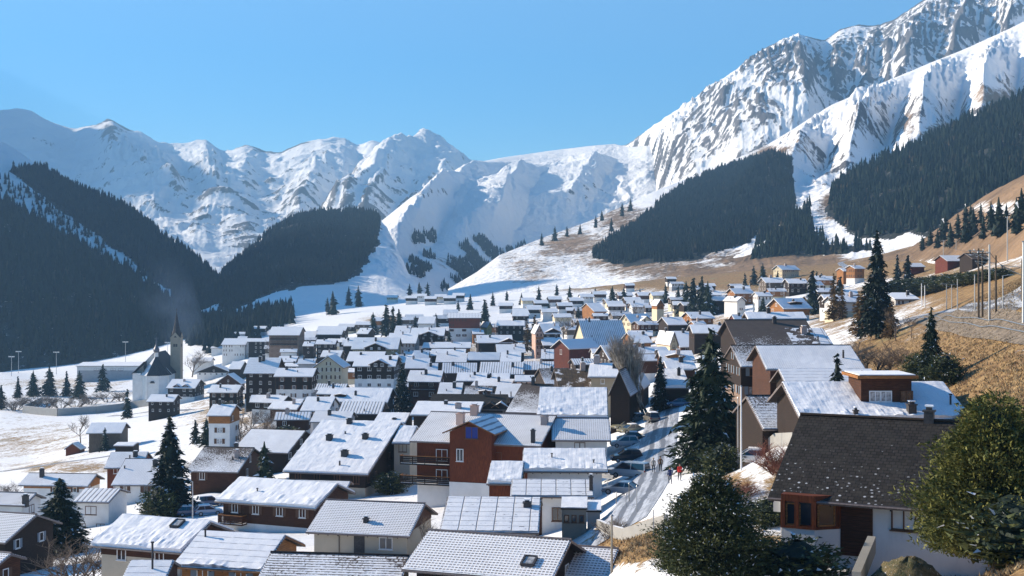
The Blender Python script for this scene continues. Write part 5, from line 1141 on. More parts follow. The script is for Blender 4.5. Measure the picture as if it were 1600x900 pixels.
# ---------------------------------------------------------------- dark roofed chalet, right foreground
def darkhouse(hs):
    o=hs.o; L=hs.L; X=lambda px: -L/2+L*(px-1200)/360.0; yf=hs.yf; e=hs.zf
    # bay window: timber frame on a white base
    x0,x1,x2=X(1226),X(1276),X(1312); d=1.0
    plan=[(x0,yf),(x0,yf-d),(x1,yf-d),(x2,yf-.05)]
    def prism(b,za,zb,grow=0.0,m=0):
        c=[(x+(-grow if i<2 else grow*.6),y-(grow if 0<i<3 else 0)) for i,(x,y) in enumerate(plan)]
        for i in range(3): b.face([(*c[i],za),(*c[i+1],za),(*c[i+1],zb),(*c[i],zb)],m)
        b.face([(*p,zb) for p in c],m); b.face([(*p,za) for p in c[::-1]],m)
    b=MB(); prism(b,e-3.25,e-1.95,.08); bay=b.build('bay_base',WALL['white'],o)
    b=MB(); prism(b,e-3.42,e-3.26,.12); b.build('bay_moulding',M_chimdk,bay)
    b=MB(); prism(b,e-1.94,e-1.78,.13); prism(b,e-.45,e-.05,.10)
    for x,y in ((x0,yf-d),(x0+.0,yf-.15),(x1,yf-d),(x1-.95,yf-d),(x2-.08,yf-.1)): b.bar((x,y,e-1.8),(x,y,e-.4),.26,.26)
    b.box((x0,yf-.30,e-1.8),(x2-.3,yf-.22,e-.4)); fr=b.build('bay_window',WALL['red'],o)
    b=MB()
    for a,c in (((x0+.22,yf-d),(x1-.18,yf-d)),((x1+.18,yf-d+.12),(x2-.20,yf-.22))): b.face([(a[0],a[1],e-1.72),(c[0],c[1],e-1.72),(c[0],c[1],e-.5),(a[0],a[1],e-.5)])
    b.face([(x0,yf-.2,e-1.72),(x0,yf-d+.16,e-1.72),(x0,yf-d+.16,e-.5),(x0,yf-.2,e-.5)]); b.build('pane',M_glass,fr)
    b=MB()
    for a,c in (((x0+.2,yf-d-.03),(x0+.95,yf-d-.03)),((x1+.22,yf-d+.10),(x2-.28,yf-.25))):
        for z in (e-1.74,e-.56): b.bar((a[0],a[1],z),(c[0],c[1],z),.09)
        b.bar((a[0],a[1],e-1.74),(a[0],a[1],e-.56),.09); b.bar((c[0],c[1],e-1.74),(c[0],c[1],e-.56),.09)
    b.build('sash',WALL['orange'],fr)
    # timber entrance recess and white wall with window
    b=MB(); b.box((X(1313),yf-.10,e-3.4),(X(1364),yf-.03,e-.02)); b.build('timber_panel',WALL['brown'],o)
    b=MB(); b.box((X(1200)+.55,yf-.10,e-1.95),(X(1226)+.05,yf-.03,e-.02)); b.build('timber_panel',WALL['brown'],o)
    for px,w_,h_,z_ in ((1412,1.35,1.2,-1.75),(1470,1.2,1.2,-1.75)):
        A,Bp,C=winmesh(w_,h_,'b'); w1=mobj('window',A,o,(X(px),yf-.04,e+z_)); mobj('pane',Bp,w1,(0,.005,0))
    for px in (1371,1394): 
        b=MB(); b.box((X(px)-.09,yf-.55,e-.42),(X(px)+.09,yf+.1,e-.12)); b.build('beam_end',M_eave,o)
    b=MB(); b.box((X(1207)-.25,yf+.3,e-1.35),(X(1207)+.32,yf+.9,e-.30)); b.box((X(1207)-.12,yf+.4,e-.298),(X(1207)+.2,yf+.8,e-.1),1); b.build('white_vent_box',[WALL['white'],M_metal],o)
    b=MB(); b.box((X(1300),yf-1.6,hs.zb),(X(1330),yf-.12,e-4.0)); b.build('entrance_porch',WALL['white'],o)
house('white chalet with a big dark shingle roof and a timber bay window, right foreground',1200,1565,776,1250,648,6,side='L',Y=73,pitch=27,roof='dark',up='white',lo='white',win=None,vis='L',ov=.55,extra=darkhouse,chim=((.62,1.0,.55,'dark',.55),),back=.7)
YFIX_done=True

# stone annex with three windows beside the street
def stone_annex():
    Y=128; c=ray(897,800,Y); z=gz(c.x,Y); o=empty('stone_outbuilding',(c.x,Y,z),R(-4)); s=Y/F
    tag(o,'narrow rubble stone tower annex with three small windows and a snow cap','outbuilding','outbuildings')
    zt=(HZ-796)/F*Y-z; w=38*s/2
    b=MB(); b.box((-w,0,-1),(w,2.6,zt)); b.build('stone_wall',M_stone,o)
    b=MB(); b.box((-w-.12,-.15,zt),(w+.12,2.7,zt+.14)); rf=b.build('roof',M_eave,o)
    b=snow_grid(-w-.1,w+.1,-.12,2.6,zt+.14,zt+.75,.1,.3,.05,0,3); b.build('roof_snow',M_heap,rf,True,True)
    for dx in (-.75,0,.75):
        A,Bp,C=winmesh(.5,.75,'b'); q=mobj('window',A,o,(dx,-.03,zt-1.3)); mobj('pane',Bp,q,(0,.005,0))
    c2=ray(928,800,Y); dx=(c2.x-c.x); o2=empty('plaster_outbuilding',(c2.x,Y+.3,z),R(-4)); tag(o2,'slim grey plaster annex with a snow cap, right of the stone tower annex','outbuilding','outbuildings')
    w=20*s/2; b=MB(); b.box((-w,0,-1),(w,2.4,zt-.3)); b.build('plaster_wall',M_concrete,o2)
    b=MB(); b.box((-w-.15,-.2,zt-.3),(w+.15,2.6,zt-.14)); rf=b.build('roof',M_eave,o2)
    snow_grid(-w-.12,w+.12,-.16,2.5,zt-.14,zt+.4,.1,.3,.05,0,4).build('roof_snow',M_heap,rf,True,True)
stone_annex()

# ---------------------------------------------------------------- church
def church():
    Y=700; s=Y/F; c=ray(238,624,Y); z=gz(c.x,Y); z=min(z,c.z); o=empty('church',(c.x,Y,z)); k=lambda py:(HZ-py)/F*Y-z; X=lambda px,d=0.0:(px-800)/F*(Y+d)-c.x
    tag(o,'white baroque church with a dark pointed choir roof and onion topped lantern','church','church')
    M_rf=plain('dark_church_shingle',(.030,.028,.032),.75,0,.4,1.5); M_rs=plain('sunlit_church_slope',(.62,.63,.66),.85,0,.15,.6); M_cu=plain('lead_onion',(.10,.10,.12),.45,.4)  # pale tone of the left slopes is sunlight put into the roof colour
    r=21*s/math.cos(R(22.5)); n_=8; zt=k(587)
    ring=[(r*math.cos(R(22.5+45*i)),r*math.sin(R(22.5+45*i))+r) for i in range(n_)]
    b=MB()
    for i in range(n_): p,q=ring[i],ring[(i+1)%n_]; b.face([(*p,-1.5),(*q,-1.5),(*q,zt),(*p,zt)])
    for p in ring: b.bar((p[0]*1.01,r+(p[1]-r)*1.01,-1.5),(p[0]*1.01,r+(p[1]-r)*1.01,zt-.2),.7)
    b.build('choir_wall',WALL['white'],o)
    b=MB(); ap=(0,r,k(556))
    for i in range(n_):
        p,q=[(v[0]*1.08,r+(v[1]-r)*1.08,zt-.15) for v in (ring[i],ring[(i+1)%n_])]; b.face([p,q,ap],1 if i in(3,4) else 0)
    rf=b.build('choir_roof',[M_rf,M_rs],o)
    b=MB(); b.tube([(0,r,k(559)),(0,r,k(552))],[1.15,1.05],8); b.build('lantern',WALL['white'],rf)
    b=MB(); b.tube([(0,r,k(552)),(0,r,k(550)),(0,r,k(547)),(0,r,k(543.5)),(0,r,k(540)),(0,r,k(533)),(0,r,k(526))],[1.3,1.7,1.75,1.0,.5,.22,.05],10); b.build('onion_dome',M_cu,rf)
    b=MB(); b.box((-1.3,-.12+0*r,zt-4.2),(1.3,.05,zt-3.6)); b.box((-.9,-.10,zt-3.6),(.9,.05,zt-3.0)); b.build('wall_emblem',M_chimdk,o)
    # nave behind, ridge running back to the right
    b=MB(); xa,xb=X(217,r+8),X(274,r+12); ya,yb=r+2,r+26; zn=k(583); zr=k(553); xm=X(246,r+10)
    b.face([(xa,ya,-1.5),(xb,ya,-1.5),(xb,ya,zn),(xm,ya,zr-.3),(xa,ya,zn)]); b.face([(xb,yb,-1.5),(xa,yb,-1.5),(xa,yb,zn),(xm,yb,zr-.3),(xb,yb,zn)]); b.face([(xb,ya,-1.5),(xb,yb,-1.5),(xb,yb,zn),(xb,ya,zn)]); b.face([(xa,yb,-1.5),(xa,ya,-1.5),(xa,ya,zn),(xa,yb,zn)])
    nv=b.build('nave_wall',WALL['white'],o)
    b=MB()
    for x,m in ((xa-.8,1),(xb+.8,0)):
        zz=zn-(.8*(zr-zn)/(xm-xa if x<0 else xb-xm)); q=[(x,ya-.7,zz),(x,yb+.7,zz),(xm,yb+.7,zr),(xm,ya-.7,zr)]; q=q if x>0 else q[::-1]
        b.face(q,1 if x<0 else 0); b.face([(p[0],p[1],p[2]-.35) for p in q[::-1]],0)
        b.face([q[0],q[3],(q[3][0],q[3][1],q[3][2]-.35),(q[0][0],q[0][1],q[0][2]-.35)] if x<0 else [q[3],q[0],(q[0][0],q[0][1],q[0][2]-.35),(q[3][0],q[3][1],q[3][2]-.35)],1)
    b.build('nave_roof',[M_rf,M_rs],o)
    b=MB(); b.box((X(203),r*.6,-1.5),(X(216),r+18,k(584))); b.build('side_chapel_wall',WALL['white'],o)
    b=MB(); xa,xb,zl,zh=X(202),X(221),k(585),k(566); q=[(xa,r*.5,zl),(xb,r*.5,zh),(xb,r+19,zh),(xa,r+19,zl)]; b.face(q); b.face([(p[0],p[1],p[2]-.3) for p in q[::-1]]); b.face([(xa,r*.5,zl-.3),(xb,r*.5,zh-.3),(xb,r*.5,zh),(xa,r*.5,zl)]); b.face([(xb,r*.5,zl),(xb,r+19,zl),(xb,r+19,zh),(xb,r*.5,zh)]); b.build('side_chapel_roof',M_rf,o)
    # bell tower
    M_tw=plaster('weathered_tower',(.34,.29,.22)); ty=r+14; tx=X(276,ty); h=8*s; b=MB(); b.box((tx-h,ty-h,-1.5),(tx+h,ty+h,k(530))); tw=b.build('bell_tower',M_tw,o)
    b=MB()
    for dx in (-.62,.62): b.box((tx+dx-.5,ty-h-.06,k(545)),(tx+dx+.5,ty-h+.2,k(540.5)))
    b.box((tx-h-.06,ty-1.1,k(545)),(tx-h+.2,ty+1.1,k(540.5))); b.box((tx+h-.2,ty-1.1,k(545)),(tx+h+.06,ty+1.1,k(540.5))); b.build('belfry_opening',M_chimdk,tw)
    b=MB(); b.box((tx-h-.2,ty-h-.2,k(537)),(tx+h+.2,ty+h+.2,k(536.2))); b.build('cornice',M_tw,tw)
    b=MB(); g=h*1.06; zg=k(531); zp=k(522)
    for a in range(4):
        ca,sa=math.cos(a*math.pi/2),math.sin(a*math.pi/2); T=lambda x,y,zz:(tx+x*ca-y*sa,ty+x*sa+y*ca,zz)
        b.face([T(-g,-g,zg),T(g,-g,zg),T(0,-g,zp)],1); b.face([T(-g,-g,zg),T(0,-g,zp),T(0,0,zp)],0); b.face([T(g,-g,zg),T(0,0,zp),T(0,-g,zp)],0)
    b.tube([(tx,ty,k(530)),(tx,ty,k(517)),(tx,ty,k(503)),(tx,ty,k(488))],[g*1.12,g*.62,g*.30,.04],8)
    sp=b.build('spire',[M_rf,M_tw],tw); b=MB(); b.tube([(tx,ty,k(489)),(tx,ty,k(483))],.09,5); b.bar((tx-.5,ty,k(485.5)),(tx+.5,ty,k(485.5)),.15); b.build('cross',M_chimdk,sp)
church()

# ---------------------------------------------------------------- walls, roads, railway
def gp(px,py,Y=None):
    Y=Y or hit(px,py,0); X=(px-800)/F*Y; return Vector((X,Y,gz(X,Y)))
def resample(P,step):
    out=[P[0]]
    for a,b in zip(P,P[1:]):
        n_=max(1,int((b-a).length/step))
        for i in range(1,n_+1): out.append(a.lerp(b,i/n_))
    return out
def smoothp(P,it=3):
    for _ in range(it):
        P=[P[0]]+[(P[i-1]+P[i]*2+P[i+1])/4 for i in range(1,len(P)-1)]+[P[-1]]
    return P
def ribbon(name,pts,w,mat,lift=.06,ncross=6,kind='structure',step=2.5,wf=None,z=None):
    P=smoothp(resample([Vector((p.x,p.y,0)) for p in pts],step),6); b=MB(); rows=[]; s=0
    for i,p in enumerate(P):
        d=(P[min(i+1,len(P)-1)]-P[max(i-1,0)]).normalized(); a=Vector((d.y,-d.x,0)); ww=wf(i/(len(P)-1)) if wf else w
        if i: s+=(p-P[i-1]).length
        row=[]
        for j in range(ncross+1):
            q=p+a*(ww*(j/ncross-.5)); row.append(((q.x,q.y,0),(ww*(j/ncross-.5),s)))
        rows.append(row)
    flat=[v[0] for r in rows for v in r]; zz=ground_z([v[0] for v in flat],[v[1] for v in flat]); nz_=np.clip(np.array([v[1] for v in flat])/900,.05,1.2)
    X_=np.array([v[0] for v in flat]); Y_=np.array([v[1] for v in flat]); zz=zz+nz_*fbm(X_/40,Y_/40,4,2)*.8*np.clip((Y_-45)/60,0,1)
    k=ncross+1
    for i in range(len(rows)-1):
        for j in range(ncross):
            ids=[(i,j),(i,j+1),(i+1,j+1),(i+1,j)]
            b.face([(rows[r][c][0][0],rows[r][c][0][1],zz[r*k+c]+lift) for r,c in ids][::-1],0,[rows[r][c][1] for r,c in ids][::-1])
    o=b.build(name,mat,None,True,True); tag(o,kind=kind); return o
def roadmat(name,asph=(.07,.07,.075),track=.9,icy=.5):
    m,nt,b=newmat(name); n=N(nt); u,v,_=n.sep(n.uv()); p=n.pos(); a=n.noise(n.scale(n.uv(),(1.4,.08,1)),1,5,.65); f=n.noise(p,1.6,5,.7); g=n.noise(p,.25,3)
    tr=n.ramp(n.math('ABSOLUTE',n.math('SUBTRACT',n.math('ABSOLUTE',n.math('ADD',u,n.math('MULTIPLY',n.math('SUBTRACT',g,.5),.8))),.85)),.42,.15)
    k=n.ramp(n.math('ADD',n.math('MULTIPLY',tr,.30*track),n.math('ADD',n.math('MULTIPLY',a,.6),n.math('MULTIPLY',f,.4))),.40,.62)
    c=n.mix(k,(.44,.46,.50),asph); n.set(b.inputs['Base Color'],c); b.inputs['Roughness'].default_value=.55; n.set(b.inputs['Normal'],n.bump(n.math('ADD',f,a),.4,.05)); return m  # dull blue-grey tones: the street's shadow is put into the colour
M_road=roadmat('packed_snow_road',(.12,.125,.14),1.1); M_lane=roadmat('bare_lane',(.12,.11,.105),1.5)
ST=[gp(x,y) for x,y in ((962,835),(985,800),(1003,770),(1016,740),(1026,700),(1032,665),(1038,635),(1046,606))]
ribbon('road',ST,5.6,M_road)
ribbon('road',[gp(x,y) for x,y in ((-60,742),(20,733),(100,723),(165,714),(215,703))],3.6,M_lane,.05)
ribbon('road',[gp(x,y) for x,y in ((170,650),(240,643),(300,640))],4,M_lane,.05)
ribbon('road',[gp(x,y) for x,y in ((1395,505),(1425,497),(1470,492),(1530,484),(1600,478))],4.5,M_lane,.06)
ribbon('path',[gp(x,y) for x,y in ((1335,425),(1320,416),(1312,411),(1330,404))],4.5,M_road,.08)
M_ballast=plain('track_ballast',(.17,.135,.10),.95,0,.5,1.4)
RW=[gp(x,y) for x,y in ((1640,523),(1580,514),(1530,508),(1490,503),(1462,499),(1440,496))]
ribbon('railway_bed',RW,4.4,M_ballast,.12)
def rails():
    P=smoothp(resample([Vector((p.x,p.y,0)) for p in RW],2),6); b=MB()
    for off in (-.5,.5):
        pts=[]
        for i,p in enumerate(P):
            d=(P[min(i+1,len(P)-1)]-P[max(i-1,0)]).normalized(); q=p+Vector((d.y,-d.x,0))*off; pts.append((q.x,q.y,gz(q.x,q.y)+.30))
        b.tube(pts,.07,4)
    o=b.build('railway_rails',M_metal); tag(o,kind='structure')
    b=MB(); top=[]; 
    for i,p in enumerate(P):
        d=(P[min(i+1,len(P)-1)]-P[max(i-1,0)]).normalized(); a=Vector((d.y,-d.x,0)); a=a if a.y<0 else -a
        q=p+a*2.6; zt=gz(p.x,p.y)+.35; q0=q+a*.35; top.append((q,q0,zt,min(gz(q0.x,q0.y),zt-.6)-.5))
    for (q,q0,zt,zb),(r_,r0,rt,rb) in zip(top,top[1:]):
        b.face([(q0.x,q0.y,zb),(r0.x,r0.y,rb),(r0.x,r0.y,rt),(q0.x,q0.y,zt)],0); b.face([(q.x,q.y,zt),(r_.x,r_.y,rt),(r0.x,r0.y,rt),(q0.x,q0.y,zt)][::-1],1); b.face([(r_.x,r_.y,rb),(q.x,q.y,zb),(q.x,q.y,zt),(r_.x,r_.y,rt)],0)
    o=b.build('retaining_wall',[M_stone,M_heap]); tag(o,'curved stone retaining wall with a snowy top edge below the railway','wall')
rails()
def wallstrip(label,pts,h,mat,thick=.3,cap=M_heap,name='wall',down=.8):
    b=MB(); P=resample(pts,6)
    for p,q in zip(P,P[1:]):
        d=(q-p); d.z=0; d.normalize(); a=Vector((d.y,-d.x,0))*thick/2; zt,zq=gz(p.x,p.y)+h,gz(q.x,q.y)+h; zb=min(zt,zq)-h-down
        for sg in (1,-1):
            f=[(p+a*sg,zb),(q+a*sg,zb),(q+a*sg,zq),(p+a*sg,zt)]; f=f if sg>0 else f[::-1]; b.face([(v.x,v.y,zz) for v,zz in f])
        b.face([((p+a).x,(p+a).y,zt),((q+a).x,(q+a).y,zq),((q-a).x,(q-a).y,zq),((p-a).x,(p-a).y,zt)],1)
    for p in (P[0],P[-1]): b.bar((p.x,p.y,gz(p.x,p.y)-down),(p.x,p.y,gz(p.x,p.y)+h-.01),thick*.98)
    o=b.build(name,[mat,cap]); tag(o,label,'wall','walls'); return o
wallstrip('long grey cemetery wall curving below the church on the meadow',[gp(x,y) for x,y in ((66,630),(36,645),(90,650),(150,646),(205,638),(250,632))],3.6,M_concrete,.5)
wallstrip('low concrete wall with snow along the lower end of the street',[gp(x,y,Y) for x,y,Y in ((935,830,125),(975,832,112),(1010,838,106),(1040,845,102))],.9,M_concrete,.35)
wallstrip('pale garden wall between the slope shrubs and the dark roofed chalet',[gp(x,y,Y) for x,y,Y in ((1175,742,128),(1212,738,124),(1240,745,118))],1.3,M_concrete,.35)
# stone stair parapet in front of the dark roofed chalet
def parapet():
    a=ray(1362,848,68); b_=ray(1338,905,60); b=MB(); b.bar((a.x,a.y,a.z-.1),(b_.x,b_.y,b_.z-.1),.42,.9); o=b.build('stair_parapet',M_stone); tag(o,'slanting stone stair parapet in front of the dark roofed chalet','parapet')
    c=ray(1418,902,62); g=np.random.default_rng(5); V=[];Fc=[]; n_=26; m_=10
    for i in range(m_+1):
        for j in range(n_):
            q=i/m_*math.pi/2; a_=2*math.pi*j/n_; rr=math.cos(q)*2.3*(1+.15*g.random()); V.append((c.x+rr*math.cos(a_)*1.0,c.y+rr*math.sin(a_)*.9,c.z-2.6+math.sin(q)*3.4*(1+.08*g.random())))
    for i in range(m_):
        for j in range(n_): Fc.append((i*n_+j,i*n_+(j+1)%n_,(i+1)*n_+(j+1)%n_,(i+1)*n_+j))
    m,nt,bb=newmat('mown_grass_mound'); n=N(nt); p=n.pos(); f=n.noise(p,2.2,5,.7); k=n.noise(p,9,4,.7); cc=n.mix(n.ramp(f,.35,.65),(.055,.06,.022),(.20,.15,.07)); cc=n.mix(n.ramp(n.math('ADD',k,n.math('MULTIPLY',f,.5)),.88,.95),cc,SNOW); n.set(bb.inputs['Base Color'],cc); n.set(bb.inputs['Normal'],n.bump(k,.9,.15)); bb.inputs['Roughness'].default_value=.95
    o=mobj('grass_mound',np_mesh('grass_mound',np.array(V),np.array(Fc),m)); tag(o,'rounded grassy mound in front of the dark roofed chalet','mound')
parapet()

# ---------------------------------------------------------------- posts, lamps, masts
M_pole=plain('galvanised_pole',(.42,.42,.42),.45,.3); M_wood=plain('pole_wood',(.10,.075,.055),.85,0,.3); M_white=plain('white_paint',(.75,.75,.74),.5); M_redp=plain('red_paint',(.45,.03,.03),.5)
def post(name,label,cat,group,px,ytop,ybase,Y=None,r=.09,mat=None,top=None,rz=0):
    Y=Y or hit(px,ybase,0); c=gp(px,ybase,Y); h=(HZ-ytop)/F*Y-c.z; o=empty(name,(c.x,c.y,c.z),rz); tag(o,label,cat,group)
    b=MB(); b.tube([(0,0,-.5),(0,0,h)],[r,r*.7],7); b.build('pole',mat or M_pole,o)
    if top=='flood':
        b=MB(); b.bar((-2.2,0,h),(2.2,0,h),.18); b.build('crossarm',M_pole,o); 
        for i in range(4):
            b=MB(); x=-1.8+1.2*i; b.box((x-.35,-.35,h+.1),(x+.35,.15,h+.75)); b.build('floodlight',M_white,o)
    elif top=='arm':
        b=MB(); b.tube([(0,0,h-.2),(-.5,0,h+.35),(-1.6,0,h+.5)],.06,6); b.build('arm',M_pole,o); b=MB(); b.box((-2.2,-.16,h+.42),(-1.5,.16,h+.56)); b.build('lamp_head',M_metal,o)
    elif top=='lamp':
        b=MB(); b.bar((-.1,0,h),(1.0,0,h+.15),.07); b.build('arm',M_pole,o); b=MB(); b.box((.6,-.14,h+.06),(1.3,.14,h+.18)); b.build('lamp_head',M_metal,o)
    elif top=='cat':
        b=MB(); b.bar((.1,0,h-1.0),(-2.6,0,h-.7),.07); b.bar((.1,0,h-2.0),(-2.6,0,h-.75),.06); b.build('bracket',M_metal,o)
        b=MB(); b.tube([(-2.4,0,h-.75),(-2.4,0,h-1.15)],.10,6); b.build('insulator',M_chimdk,o)
    elif top=='util':
        b=MB(); b.bar((-.7,0,h-.35),(.7,0,h-.35),.12); b.build('crossarm',mat or M_wood,o)
        for x in (-.6,.6): b=MB(); b.tube([(x,0,h-.3),(x,0,h-.08)],.06,5); b.build('insulator',M_white,o)
    elif top=='ball':
        b=MB(); b.tube([(0,0,h),(0,0,h+.12)],[r*1.6,r*.4],6); b.build('finial',M_metal,o)
    return o,Vector((c.x,c.y,c.z+h))
for i,(px,t,bs) in enumerate(((18,558,588),(29,550,583),(88,551,585),(196,535,566),(262,536,563))):
    post('floodlight_mast','floodlight mast of the snowy football field, '+ordn[i]+' from the left','floodlight mast','floodlight masts of the football field',px,t,bs,None,.22,M_pole,'flood')
cats=[(1529,388,499),(1535,392,497),(1546,382,503),(1556,399,489),(1597,405,470),(1523,430,487),(1496,436,486),(1479,444,484),(1487,445,483)]
tops=[]
for i,(px,t,bs) in enumerate(cats):
    d=[ 'dark railway mast, left one of the close pair behind the track','dark railway mast, right one of the close pair behind the track','tallest railway mast, lit along its left side, just right of the close pair','slim railway mast with an arm right of the tallest mast','railway mast at the far right edge of the slope','thin grey mast left of the close mast pair','pale mast above the road bend, leftmost but two','leftmost thin railway mast by the road bend','second thin railway mast by the road bend'][i]
    Yb=hit(px,bs,0); o,tp=post('railway_mast',d,'railway mast','masts along the railway',px,t,bs,Yb,.15 if i<5 else .10,M_wood if i in(0,1,3,4) else M_pole,'cat' if i in(2,3,4,6) else 'util' if i in (0,1) else 'ball'); tops.append(tp)
post('utility_pole','tall pale pole standing high on the sunny slope at the right','utility pole','poles on the sunny slope',1574,338,409,None,.20,M_pole,'util')
post('utility_pole','pole left of the two wooden barns on the sunny slope','utility pole','poles on the sunny slope',1474,375,419,None,.17,M_pole,'util')
post('utility_pole','pole rising from behind the left wooden barn roof','utility pole','poles on the sunny slope',1494,374,404,None,.17,M_pole,'util')
post('street_lamp','street lamp on the bank right of the tallest railway mast','street lamp','street lamps',1567,431,482,None,.08,M_pole,'lamp')
post('white_post','thick white post cut by the right edge beside the track','post','posts',1599,378,506,None,.16,M_white,'ball')
for i,(px,t,bs) in enumerate(((1160,441,461),(1171,443,463),(1186,443,466),(1203,440,463),(1225,445,471),(1281,443,474),(1305,452,486),(1327,444,470),(1440,443,478),(1445,446,480))):
    post('line_pole','white line pole among the upper right houses, '+ordn[i]+' from the left','line pole','line poles among the upper houses',px,t,bs,None,.13,M_white,'ball')
post('flagpole','tall silver flagpole right of the big street spruce','flagpole','poles by the street',1158,604,735,None,.09,M_white,'ball')
post('flagpole','thinner second pole close behind the silver flagpole','flagpole','poles by the street',1153,622,733,None,.06,M_pole,'ball')
post('street_lamp','curved arm street lamp above the small car park at lower left','street lamp','street lamps',301,752,812,186,.10,M_pole,'arm')
post('street_lamp','angular street lamp under the big street spruce','street lamp','street lamps',1120,713,742,None,.06,M_pole,'lamp',math.pi)
post('pole','pale wooden pole rising in front of the small gabled house','pole','poles by the street',956,806,900,96,.10,M_stone,'ball')
post('pole','slim pole on the snowy wall at the lower end of the street','pole','poles by the street',1021,797,838,None,.06,M_pole,'ball')
for i,(px,t,bs) in enumerate(((949,752,776),(963,770,788),(978,773,792),(983,756,784),(995,760,800))):
    post('fence_post','grey fence post beside the parking bay, '+ordn[i]+' from the left','fence post','fence posts by the parking bay',px,t,bs,None,.05,M_stone if i%2 else M_pole,'ball')
def cable(label,a,b_,sag):
    b=MB(); pts=[a.lerp(b_,i/14)-Vector((0,0,sag*4*(i/14)*(1-i/14))) for i in range(15)]; b.tube(pts,.035,4); o=b.build('cable',M_chimdk); tag(o,label,'cable','overhead cables')
cable('overhead cable from the slope pole towards the close mast pair',ray(1474,377,hit(1474,419,0)),tops[1]+Vector((0,0,-.3)),1.0)
cable('overhead cable between the close mast pair and the tallest railway mast',tops[1]+Vector((0,0,-.4)),tops[2]+Vector((0,0,-.9)),.3)
cable('overhead cable from the tallest railway mast out to the right edge',tops[2]+Vector((0,0,-.9)),tops[4]+Vector((0,0,-.9)),1.0)
# wooden rail fence by the red shrubs
def railfence():
    P_=[gp(x,y,Y) for x,y,Y in ((1168,838,92),(1186,835,92),(1204,831,92),(1216,829,92))]; o=empty('rail_fence',tuple(P_[0])); tag(o,'short wooden rail fence with snowy rails beside the red shrubs','fence')
    for p in P_: b=MB(); q=p-P_[0]; b.bar((q.x,q.y,q.z-.4),(q.x,q.y,q.z+1.1),.12); b.build('fence_post',WALL['red'],o)
    for zz in (.5,.95):
        b=MB()
        for p,q in zip(P_,P_[1:]): p=p-P_[0]; q=q-P_[0]; b.bar((p.x,p.y-.08,p.z+zz),(q.x,q.y-.08,q.z+zz),.09,.13)
        b.build('rail',M_stone,o)
railfence()
# ---------------------------------------------------------------- named trees and shrubs
T=tree
T('arolla',0,1112,726,950,'broad frosted pine in the bottom centre right, nearest tree to the camera',69,.9)
T('pine',0,1556,610,912,'large sunlit olive pine in front of the dark roofed chalet',59,.76)
T('bush',1,1590,760,880,'frost dusted dark bush at the right edge behind the olive pine',56,1.3)
T('spruce_hi',0,1110,508,735,'big dark spruce standing beside the snowy street',None,1.2)
T('bush',0,1128,690,742,'evergreen bush at the foot of the big street spruce',None,1.0)
T('bush',2,1092,700,738,'left bush under the big street spruce',None,.8)
T('spruce_hi',1,265,648,812,'tall dark spruce among the lower left houses',196,1.25)
T('bush',0,247,760,812,'rounded bush at the foot of the lower left spruce',192,.8)
T('spruce_hi',2,93,742,832,'broad bushy conifer in front of the white houses at lower left',172,1.6)
T('spruce_hi',1,628,566,646,'spruce in the middle of the village with pale drooping boughs',None,1.1)
T('spruce',0,305,654,694,'left of the two bluish spruces below the yellow band house',None,1.1); T('spruce',2,322,650,696,'right of the two bluish spruces below the yellow band house',None,1.2)
T('spruce',1,374,600,636,'dark spruce between the red windowed chalet and the low roof',None,1.2)
T('spruce',0,150,661,704,'left of two dark spruces before the grey wooden barn',None,1.1); T('spruce',1,164,668,705,'right of two dark spruces before the grey wooden barn',None,1.15)
T('spruce',1,199,608,654,'solitary spruce on the meadow just below the church',None,1.0)
for i,(px,t,b) in enumerate(((2,600,640),(28,588,622),(52,577,620),(77,570,620),(104,580,620),(124,577,622),(161,567,612))):
    T('spruce',i%3,px,t,b,'spruce in the row below the football field, '+ordn[i]+' from the left',None,1.2,'spruces below the football field')
for px,t,b,lb,v in ((583,486,524,'left lowest spruce of the dark clump above the upper rows',2),(603,474,526,'tallest spruce of the dark clump above the upper rows',0),(614,479,525,'slender third spruce of the dark clump above the upper rows',1),(623,481,524,'rightmost spruce of the dark clump above the upper rows',0),
  (681,488,514,'small spruce left of the brick red block',2),(757,466,516,'tall spruce right behind the brick red block',0),(649,493,512,'small spruce beside the upper white house',1),(702,515,540,'dark low spruce under the brick red block',2),
  (957,445,484,'dense spruce with a pointed tip above the far rows',2),(911,470,492,'thin leaning spruce in the far rows',1),(903,478,505,'spruce before the sunny orange walled chalet',0),(856,464,482,'small spruce on the far meadow edge',2),
  (1072,437,494,'left edge spruce of the dark grove above the village',2),(1084,432,494,'second spruce of the dark grove above the village',0),(1097,429,494,'tallest spruce of the dark grove above the village',0),(1106,437,494,'right edge spruce of the dark grove above the village',2),
  (1164,427,455,'pointed spruce left of the white gables',1),(1178,414,446,'left spruce of the cluster above the white gables',0),(1192,410,446,'right spruce of the cluster above the white gables',2),(1192,462,490,'short dark spruce in front of the blue walled house',2),
  (1270,420,492,'tall dark spruce right of the dormer chalet',0),(1276,424,455,'small spruce hugging the dormer chalet spruce',1),(1313,430,486,'dark spruce right of the orange larch',0),(1284,425,440,'tiny spruce near the slope houses',2),
  (1402,398,452,'left of two spruces behind the giant spruce',1),(1419,396,458,'right of two spruces behind the giant spruce',0)):
    T('spruce',v,px,t,b,lb,None,1.05)
T('spruce_hi',1,1371,360,528,'giant lone spruce rising above the right hand village',None,.9)
T('spruce_hi',0,1455,476,604,'spruce with a long thin tip on the dry grass slope',None,.75); T('bush',0,1437,548,602,'left dark bush at the foot of the thin tipped spruce',None,.9); T('bush',2,1478,550,604,'right dark bush at the foot of the thin tipped spruce',None,.9)
T('spruce',1,1308,552,606,'little conifer in front of the lined metal roof',155,1.1)
